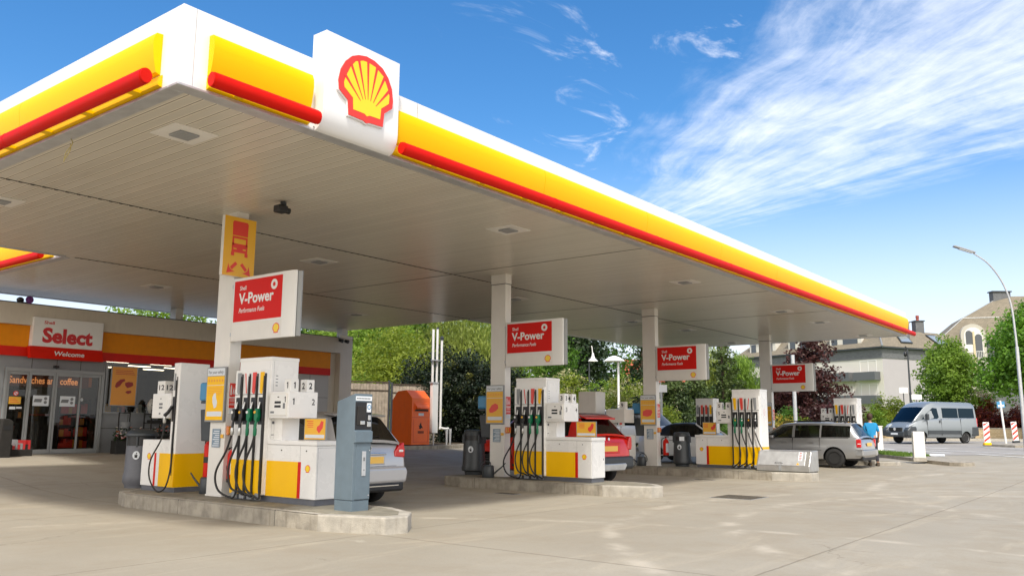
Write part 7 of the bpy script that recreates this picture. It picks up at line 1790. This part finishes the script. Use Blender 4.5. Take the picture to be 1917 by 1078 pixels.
# by the street
tree('round_bush', 'round yellow green bush at the left of the minibus', 1660, 61, 3.5, 2.6, 'yelgreen', 9000, .12, 'mound', 'shrub', None, seed=60, trunk_r=.08)
tree('round_bush', 'small light green bush behind the person in blue', 1636, 60, 2.4, 2.0, 'lime', 4000, .12, 'mound', 'shrub', None, seed=65, trunk_r=.08)
tree('street_tree', 'light green round tree rising behind the minibus', 1778, 66, 8.1, 5.4, 'lime', 22000, .18, 'round', seed=61, trunk_r=.16, low=.12)
tree('blossom_bush', 'bush with pink and white blossom behind the rear of the minibus', 1826, 66.5, 5.6, 3.6, 'lime', 5500, .14, 'mound', 'shrub', None, seed=62, extra=[('blossom', 'pinkw', 2600, .15, 63)], trunk_r=.08)
tree('street_tree', 'big dense dark green tree at the right edge', 1958, 60, 9.9, 8.1, 'chest', 46000, .24, 'round', seed=63, trunk_r=.3, low=.32)
for i, (px, h, lb) in enumerate(((1838, 2.55, 'dark red hedge just right of the minibus'), (1868, 2.4, 'dark red hedge behind the blue sign'), (1906, 2.5, 'dark red hedge behind the garden gate'), (1945, 2.4, 'dark red hedge past the right edge of the street'))):
    tree('red_hedge', lb, px, 63.8, h, 2.3, 'redh', 5200, .13, 'mound', 'hedge', 'dark red hedges', seed=70+i, trunk_r=.05, extra=[('orange_tips', 'redtip', 1800, .12, 90+i)])
for i, (px, h, w, lb) in enumerate(((1850, 3.6, 2.2, 'orange leaved shrub over the red hedge beside the blossom bush'), (1912, 3.1, 2.2, 'orange leaved shrub under the big tree at the right edge'))):
    tree('photinia_shrub', lb, px, 65.5, h, w, 'redtip', 4200, .13, 'mound', 'shrub', 'orange leaved shrubs', seed=80+i, trunk_r=.05)
# wood beyond everything, a low far line of trees
def far_wood():
    rs = np.random.RandomState(5); blobs = []
    for k in range(70):
        px = 350+rs.rand()*1200; dep = 120+rs.rand()*30; x, y, g_ = at(px, dep); hh = 5+rs.rand()*3
        blobs.append((x, y, g_+hh*.5, 5, 5, hh*.55))
    v = leaves(blobs, 26000, .75, 0, 5, 1.2)
    e = bpy.data.objects.new('tmp', None); ORG['tmp'] = (0, 0, 0)
    o = leafmesh('distant_wood', v, LM['mid'], e); o.parent = None; bpy.data.objects.remove(e)
    tag(o, 'far line of green trees seen in gaps behind the nearer ones', 'wood', None, 'stuff')
far_wood()

# ------------------------------------------------------------------ buildings by the street
class Fac:
    def __init__(s, O, U, par): s.O = Vector(O); s.U = Vector(U).normalized(); s.N = Vector((s.U.y, -s.U.x, 0)); s.V = Vector((0, 0, 1)); s.p = par
    def b(s, nm, m, boxes, par=None, uv=False, bevel=0):
        mb = MB()
        for (u0, u1, z0, z1, n0, n1) in boxes: mb.obox(s.O, s.U, s.V, s.N, u0, u1, z0, z1, n0, n1)
        o = mb.build(nm, m, par or s.p, smooth=0, bevel=bevel)
        if uv: uvbox(o)
        return o
    def window(s, u, z, w, h, frame='white', curtain=True, n=.0, deep=.16):
        f = s.b('window', frame, [(u, u+w, z, z+.06, n-.06, n+.03), (u, u+w, z+h-.06, z+h, n-.06, n+.03), (u, u+.06, z+.06, z+h-.06, n-.06, n+.03), (u+w-.06, u+w, z+.06, z+h-.06, n-.06, n+.03), (u+w/2-.03, u+w/2+.03, z+.06, z+h-.06, n-.06, n+.02)])
        s.b('pane', 'winglass', [(u+.06, u+w-.06, z+.06, z+h-.06, n-.04, n-.02)], f)
        if curtain: s.b('curtain', 'curtain', [(u+w*.52, u+w-.09, z+.08, z+h-.08, n-.02, n-.012)], f)
        return f
ZSH = .0
b1 = thing('apartment_building', 'pale grey apartment house with dark balconies and a brown tiled roof behind the minibus', 'building', (100.6, 25.4, .6))
C0 = Vector((100.6, 25.4, 0)); UL = (FWD*.86-RGT*.51).normalized(); UR = (FWD*.42+RGT*.907).normalized()
LL, LR = 22., 13.5; zb, ze, zf = .4, 10.2, 9.05
fl = Fac(C0+UL*LL, -UL, b1); fr = Fac(C0, UR, b1)
# walls (left facade with loggias, right one plain)
fl.b('wall', 'render_white', [(0, LL, zb, zf, -.4, -.35), (LL-3.4, LL, zb, zf, -.35, 0), (0, LL, 6.9, zf, -.349, -.01)])
fr.b('wall', 'render_grey', [(0, LR, zb, zf, -.3, 0)])
fl.b('frieze', 'slate_grey', [(0, LL+.06, zf, ze, -.38, .06)], uv=True); fr.b('frieze', 'slate_grey', [(-.06, LR, zf, ze, -.38, .06)], uv=True)
fl.b('eaves', 'dgrey', [(0, LL+.35, ze, ze+.16, -.3, .42)]); fr.b('eaves', 'dgrey', [(-.40, LR, ze, ze+.16, -.3, .42)])
for k in range(3):
    z = 1.75+k*2.65
    if z+1.95 > zf: break
    for j in range(3):
        u = LL-6.0-j*5.6
        fl.window(u+.2, z+.1, 1.5, 1.8, n=-.34); fl.window(u-2.0, z+.9, 1.6, 1.1, n=-.34, curtain=False)
        bp_ = fl.b('balcony', 'balc', [(u-2.3, u+2.2, z-.45, z+.55, .95, 1.05), (u+2.1, u+2.2, z-.45, z+.55, -.3, .95), (u-2.3, u-2.2, z-.45, z+.55, -.3, .95)])
        fl.b('balcony_floor', 'column', [(u-2.2, u+2.1, z-.35, z-.15, -.34, .94)], bp_)
    fl.window(LL-3.0, z+.15, 2.2, 1.7, n=.0)
    bp_ = fl.b('balcony', 'balc', [(LL-3.3, LL-.4, z-.45, z+.50, .9, 1.0), (LL-.5, LL-.4, z-.45, z+.5, .0, .9)]); fl.b('balcony_floor', 'column', [(LL-3.3, LL-.5, z-.35, z-.15, 0, .89)], bp_)
# hipped roof
A = C0+UL*LL; Bc = C0; Cc = C0+UR*LR; Dd = C0+UR*LR+UL*LL
def rp(p, z, inn=0, a=0., b=0.): return (p.x+UL.x*a+UR.x*b, p.y+UL.y*a+UR.y*b, z)
ov = -.45
P = [rp(A, ze+.16, a=.4, b=ov), rp(Bc, ze+.16, a=ov, b=ov), rp(Cc, ze+.16, a=ov, b=.4), rp(Dd, ze+.16, a=.4, b=.4)]
Q = [rp(A, 12.6, a=-1.6, b=2.0), rp(Bc, 12.6, a=2.0, b=2.0), rp(Cc, 12.6, a=2.0, b=-1.6), rp(Dd, 12.6, a=-1.6, b=-1.6)]
R_ = [rp(A, 15.0, a=-6., b=6.6), rp(Bc, 15.0, a=6.6, b=6.6), rp(Cc, 13.1, a=6.6, b=-2), rp(Dd, 13.1, a=-6., b=-2)]
mb = MB(); mb.add(P+Q+R_, [[i, (i+1) % 4, (i+1) % 4+4, i+4] for i in range(4)]+[[i+4, (i+1) % 4+4, (i+1) % 4+8, i+8] for i in range(4)]+[[8, 9, 10, 11]]); roof = mb.build('roof', 'slate', b1, smooth=0); uvbox(roof)
mb = MB(); mb.tube([P[1], Q[1]], .10, 6); mb.tube([Q[1], R_[1]], .10, 6); mb.tube([R_[1], R_[2]], .08, 6); mb.build('hip_flashing', 'alu', roof, smooth=0)
def chimney(px, dep, z0, z1, w, par, pot=True):
    x, y, _ = at(px, dep); mb = MB(); mb.obox((x, y, 0), RGT, (0, 0, 1), -FWD, -w/2, w/2, z0, z1, -w/2, w/2); ch = mb.build('chimney', 'slate_grey', par, smooth=0); uvbox(ch)
    mb = MB(); mb.obox((x, y, 0), RGT, (0, 0, 1), -FWD, -w/2-.1, w/2+.1, z1, z1+.12, -w/2-.1, w/2+.1)
    mb.build('chimney_cap', 'dgrey', ch, smooth=0)
    if pot: mb = MB(); mb.lathe([(.20, 0), (.15, .3), (.2, .34), (.18, .65)], (x, y, z1+.12), 10); mb.build('chimney_pot', mat('terracotta', (.30, .07, .05), .7), ch, smooth=0)
chimney(1731, 100, 11.4, 13.9, 1.0, b1); chimney(1702, 97.5, 10.2, 13.4, 1.05, b1, False)
# roof lights on the right roof slope
def roof_quad(u0, u1, k0, k1, lift, nm, m, par):
    a0, a1 = Vector(P[1]), Vector(P[2]); q0, q1 = Vector(Q[1]), Vector(Q[2])
    def pt(u, k): 
        lo = a0+(a1-a0)*(u/LR); hi = q0+(q1-q0)*(u/LR); return lo+(hi-lo)*k
    n = (a1-a0).cross(q0-a0).normalized(); n = n if n.z > 0 else -n
    v = [pt(u0, k0), pt(u1, k0), pt(u1, k1), pt(u0, k1)]; mb = MB(); mb.add([p+n*(lift-.08) for p in v]+[p+n*lift for p in v], [[0,3,2,1],[4,5,6,7],[0,1,5,4],[1,2,6,5],[2,3,7,6],[3,0,4,7]]); return mb.build(nm, m, par, smooth=0)
for u in (3.1, 9.4):
    f = roof_quad(u, u+1.9, .22, .80, .16, 'roof_window', 'dgrey', roof); roof_quad(u+.14, u+1.76, .27, .74, .18, 'pane', mat('sky_window', (.45, .5, .52), .06, metal=.6), f)
# dormers on the left roof
fd = Fac(C0+UL*LL-UR*0, -UL, b1)
for u in (2., 8.5, 14.8):
    f = fd.b('dormer', 'render_white', [(u, u+4.4, ze+.2, ze+2.1, -2.2, -.25)]); fd.b('dormer_roof', 'dgrey', [(u-.2, u+4.6, ze+2.1, ze+2.25, -2.4, -.05)], f); fd.b('dormer_glass', 'winglass', [(u+.3, u+1.1, ze+.5, ze+1.8, -.25, -.2), (u+1.9, u+3.9, ze+.6, ze+1.8, -.25, -.2)], f)

M['render_cream2'] = mat('dormer_render', (.50, .47, .41), .8)
b2 = thing('apartment_building', 'large brown roofed house with an arched dormer window at the right edge', 'building', (124, 19, .6))
X0 = Vector((*at(1770, 112)[:2], 0)); U2 = (RGT*.965-FWD*.26).normalized(); W2 = 26.
f2 = Fac(X0, U2, b2); ze2 = 12.6
f2.b('wall', 'slate_grey', [(0, W2, .5, 10.0, -9, 0)], uv=True); f2.b('bay', 'render_cream2', [(2.85, 5.6, .5, 10.15, .002, .5)]); f2.b('frieze', 'slate_grey', [(-.05, W2+.05, 10.0, ze2, -9.05, .05)], uv=True); f2.b('eaves', 'alu', [(-.3, W2+.3, ze2, ze2+.12, -9.3, .4)])
B0 = X0; Nn = f2.N
def r2(u, z, n): q = B0+U2*u+Nn*n; return (q.x, q.y, z)
P2 = [r2(-.4, ze2+.12, .5), r2(W2+.4, ze2+.12, .5), r2(W2+.4, ze2+.12, -9.6), r2(-.4, ze2+.12, -9.6)]
Q2 = [r2(3.4, 16.0, -1.4), r2(W2-3, 16.0, -1.4), r2(W2-3, 16.0, -8), r2(3.4, 16.0, -8)]
R2 = [r2(9., 19.2, -4.5), r2(W2-7, 19.2, -4.5), r2(W2-7, 19.2, -5), r2(9., 19.2, -5)]
mb = MB(); mb.add(P2+Q2+R2, [[i, (i+1) % 4, (i+1) % 4+4, i+4] for i in range(4)]+[[i+4, (i+1) % 4+4, (i+1) % 4+8, i+8] for i in range(4)]+[[8, 9, 10, 11]]); rf2 = mb.build('roof', 'slate', b2, smooth=0); uvbox(rf2)
mb = MB(); mb.tube([Q2[0], Q2[1]], .07, 6); mb.tube([P2[0], Q2[0]], .07, 6); mb.tube([Q2[0], R2[0]], .07, 6); mb.build('hip_flashing', 'alu', rf2, smooth=0)
# arched dormer
ua = 4.0
def arch(u, z, r, h, k=20): return [(u-r, z)]+[(u-r*math.cos(a), z+h+r*math.sin(a)) for a in np.linspace(0, PI, k)]+[(u+r, z)]
mb = MB(); mb.oprism(arch(ua, 10.2, 1.5, 3.3), X0, U2, (0, 0, 1), Nn, -2.6, .55); dm = mb.build('arched_dormer', 'render_cream2', b2, smooth=0)
mb = MB(); mb.oprism(arch(ua, 11.2, 1.1, 2.2), X0, U2, (0, 0, 1), Nn, .551, .60); mb.build('dormer_recess', 'column', dm, smooth=0)
mb = MB(); mb.oprism(arch(ua-.52, 12.3, .40, 1.4), X0, U2, (0, 0, 1), Nn, .601, .64); mb.oprism(arch(ua+.6, 10.6, .42, 2.6), X0, U2, (0, 0, 1), Nn, .601, .64); mb.build('dormer_pane', 'winglass', dm, smooth=0)
f2.b('dormer_column', 'render_cream', [(ua-.1, ua+.13, 8.6, 14., .641, .72)], dm)
for z in (3.6, 7.0, 10.45):
    fr_ = f2.b('balcony_railing', 'white', [(ua+.15, ua+1.15, z, z+.06, .70, .76), (ua+.15, ua+1.15, z+.85, z+.91, .70, .76)]+[(ua+.15+.2*k, ua+.19+.2*k, z, z+.9, .70, .76) for k in range(6)])
    if z < 10: w_ = f2.b('window', 'dgrey', [(ua+.15, ua+1.15, z+.1, z+2.4, .50, .56)]); f2.b('pane', 'winglass', [(ua+.22, ua+1.08, z+.17, z+2.3, .56, .58)], w_)
for u in (9., 14, 19.5):
    for z in (2., 5.2, 8.1): f2.window(u, z, 1.6, 1.5, n=.03)
c_ = at(1905, 112); mb = MB(); mb.obox((c_[0], c_[1], 0), RGT, (0, 0, 1), -FWD, -.9, 1.5, 17., 19.8, -2.6, -1.6); ch = mb.build('chimney', 'slate_grey', rf2, smooth=0); uvbox(ch)
mb = MB(); mb.obox((c_[0], c_[1], 0), RGT, (0, 0, 1), -FWD, -1.05, 1.65, 19.8, 19.95, -2.75, -1.45); mb.build('chimney_cap', 'dgrey', ch, smooth=0)
# red roofed house glimpsed between the trees, cream house behind the third column
h3 = thing('house', 'cream house with a red roof glimpsed between the trees beside the third column', 'building', at(1225, 95))
f3 = Fac(Vector((*at(1185, 95)[:2], 0)), RGT, h3); f3.b('wall', 'render_cream', [(0, 7.5, .3, 6.2, -6, 0)])
mb = MB(); o3 = Vector((*at(1185, 95)[:2], 0)); v = [o3+RGT*a+FWD*b+Vector((0, 0, z)) for a, b, z in ((-.6, -.5, 6.2), (8.1, -.5, 6.2), (8.1, 6.5, 6.2), (-.6, 6.5, 6.2), (-.6, 3, 9.0), (8.1, 3, 9.0))]
mb.add(v, [[0, 1, 5, 4], [2, 3, 4, 5], [0, 4, 3], [1, 2, 5], [0, 3, 2, 1]]); mb.build('roof', mat('red_roof_tiles', (.42, .10, .05), .8, var=.2), h3, smooth=0)
for u in (1.2, 4.6): f3.window(u, 3.4, 1.2, 1.4)

# ------------------------------------------------------------------ lamps, poles, signs
x, y, _ = at(1916, 40); p0 = Vector((x, y, G(x, y)))
t = thing('street_lamp', 'tall curved street lamp at the right edge of the sky', 'street lamp', p0)
Z = Vector((0, 0, 1)); arm = [(0, 3.0), (-.02, 5.2), (-.10, 6.7), (-.50, 8.0), (-1.10, 9.0), (-1.75, 9.62)]
mb = MB(); mb.tube([p0, p0+Z*4.9], .09, 12, r1=.075); mb.build('pole', 'galv', t, smooth=60)
mb = MB(); mb.tube(curve_pts([p0+RGT*a+Z*(b-p0.z*0) for a, b in [(0, 4.8), (-.02, 5.6), (-.10, 6.9), (-.42, 8.0), (-1.02, 8.92), (-1.75, 9.48)]], 8), .05, 10, r1=.032); mb.build('arm', 'galv', t, smooth=60)
mb = MB(); e = p0+RGT*-1.70+Z*9.47; d = (RGT*-.95+Z*.30).normalized(); up_ = (Z-d*Z.dot(d)).normalized(); sd_ = d.cross(up_)
mb.obox(e, d, up_, sd_, -.05, 1.02, -.02, .07, -.11, .11); hd_ = mb.build('lamp_head', 'grey', t, smooth=0, bevel=.03)
mb = MB(); mb.obox(e, d, up_, sd_, .05, .75, -.045, -.02, -.09, .09); mb.build('lamp_lens', 'paper', hd_, smooth=0, bevel=.01)
x, y, _ = at(1105, 60); g_ = G(x, y)
t = thing('lantern_post', 'dark lamp post with a white bell shaped shade in front of the pine', 'street lamp', (x, y, g_)); p = Vector((x, y, 0))
mb = MB(); mb.tube([p+Z*g_, p+Z*6.15], .055, 10); mb.tube([p+Z*3.6, p+Z*4.6], .075, 10); mb.build('pole', 'dgrey', t, smooth=60)
mb = MB(); mb.tube(curve_pts([p+RGT*.16+Z*7.0, p+RGT*.22+Z*6.9, p+RGT*.24+Z*6.6, p+RGT*.28+Z*6.4], 5), .035, 8); mb.tube([p+Z*5.95, p+RGT*.28+Z*5.95], .03, 6); mb.lathe([(.06, 0), (.10, -.2), (.16, -.38), (.34, -.55), (.36, -.6)], tuple(p+RGT*.28+Z*6.5), 18); mb.build('shade', 'white', t, smooth=50)
x, y, _ = at(1160, 46); g_ = G(x, y); p = Vector((x, y, 0))
t = thing('white_lamp_post', 'white lamp post with a wide flat shade among the cream bushes', 'street lamp', (x, y, g_))
mb = MB(); mb.tube([p+Z*g_, p+Z*4.9], .075, 12, r1=.06); mb.build('pole', 'white', t, smooth=60)
mb = MB(); c = p+RGT*-.22+Z*4.85; mb.lathe([(.60, 0), (.55, .05), (.32, .22), (.1, .30)], tuple(c), 20); mb.build('shade', 'white', t, smooth=40)
x, y, _ = at(1490, 44); g_ = G(x, y); p = Vector((x, y, 0))
t = thing('grey_mast', 'pale grey mast rising behind the farthest red sign', 'mast', (x, y, g_))
mb = MB(); mb.tube([p+Z*g_, p+Z*5.1], .10, 12); mb.build('pole', 'galv', t, smooth=60)
mb = MB(); mb.obox(p, RGT, Z, -FWD, -.19, .19, g_, g_+.12, -.19, .19); mb.build('base_plate', 'grey', t, smooth=0)
x, y, _ = at(1708, 64); g_ = G(x, y); p = Vector((x, y, 0))
t = thing('lantern_post', 'dark slender lantern post in front of the pale apartment wall', 'street lamp', (x, y, g_))
mb = MB(); mb.tube([p+Z*g_, p+Z*4.0], .12, 10, r1=.09); mb.tube([p+Z*4.0, p+Z*7.3], .075, 10, r1=.05); mb.build('pole', 'dgrey', t, smooth=60)
mb = MB(); mb.tube([p+RGT*-.3+Z*6.6, p+RGT*.1+Z*6.6], .04, 6); mb.lathe([(.05, 0), (.12, .1), (.12, .3), (.04, .4)], tuple(p+RGT*-.18+Z*6.7), 10); mb.tube(curve_pts([p+RGT*-.18+Z*7.1, p+RGT*-.15+Z*7.5, p+RGT*.0+Z*7.3], 5), .03, 6); mb.build('lantern', 'black', t, smooth=50)
for px, dep, z0, z1, w, lb in ((1695, 60.5, 3.75, 4.10, .62, 'blank white sign board left of the dark lantern post'), (1719, 60.2, 3.28, 3.60, .72, 'blank white sign board over the cab of the minibus')):
    x, y, _ = at(px, dep); p = Vector((x, y, 0)); g_ = G(x, y)
    t = thing('street_sign', lb, 'sign', (x, y, g_), 'white street sign boards')
    mb = MB(); mb.obox(p, RGT, Z, -FWD, -w/2, w/2, z0+.05, z1+.1, 0, .04); mb.build('board', 'text_white', t, smooth=0, bevel=.01); mb = MB(); mb.tube([p+Z*g_, p+Z*z1], .035, 8); mb.build('post', 'dgrey', t)
# small signs near the third column and the white notice behind the red car
for px, dep, z0, z1, w, m_, lb in ((1239, 40, 3.45, 3.78, .36, 'redtip_sign', 'small orange sign just right of the third column'), (1241, 40, 2.95, 3.30, .50, 'text_white', 'small white sign under the orange one, right of the third column'), (1164, 30, 1.35, 1.72, .24, 'text_white', 'small white notice with red print beside the white lamp post')):
    if m_ == 'redtip_sign' and m_ not in M: M[m_] = mat('orange_sign', (.75, .16, .06), .5)
    x, y, _ = at(px, dep); p = Vector((x, y, 0)); t = thing('small_sign', lb, 'sign', (x, y, G(x, y)), None)
    mb = MB(); mb.obox(p, RGT, Z, -FWD, -w/2, w/2, z0, z1, 0, .02); b_ = mb.build('board', m_, t, smooth=0)
    if dep == 30: mb = MB(); mb.obox(p, RGT, Z, -FWD, -.06, .03, z0+.06, z0+.18, .021, .023); mb.build('print', 'redlogo', b_, smooth=0)
    mb = MB(); mb.tube([p-(-FWD)*.03+Z*G(x, y), p-(-FWD)*.03+Z*(z1-.02)], .025, 8); mb.build('post', 'galv', t)
boards('board_fence', 'brown board fence behind the cream flowering bushes', at(1085, 44)[:2], at(1185, 41)[:2], .3, 2.1, 18, 'wood', 'weathered board fences')
t = thing('white_cabinet', 'white utility cabinet behind the person in blue', 'cabinet', at(1640, 40)); x, y, g_ = at(1640, 40); p = Vector((x, y, 0))
mb = MB(); mb.obox(p, RGT, Z, -FWD, -.22, .22, g_, g_+1.15, -.15, .15); mb.build('housing', 'white', t, smooth=0, bevel=.02); mb = MB(); mb.obox(p, RGT, Z, -FWD, -.24, .24, g_+1.152, g_+1.19, -.17, .17); mb.build('lid', 'column', t, smooth=0)
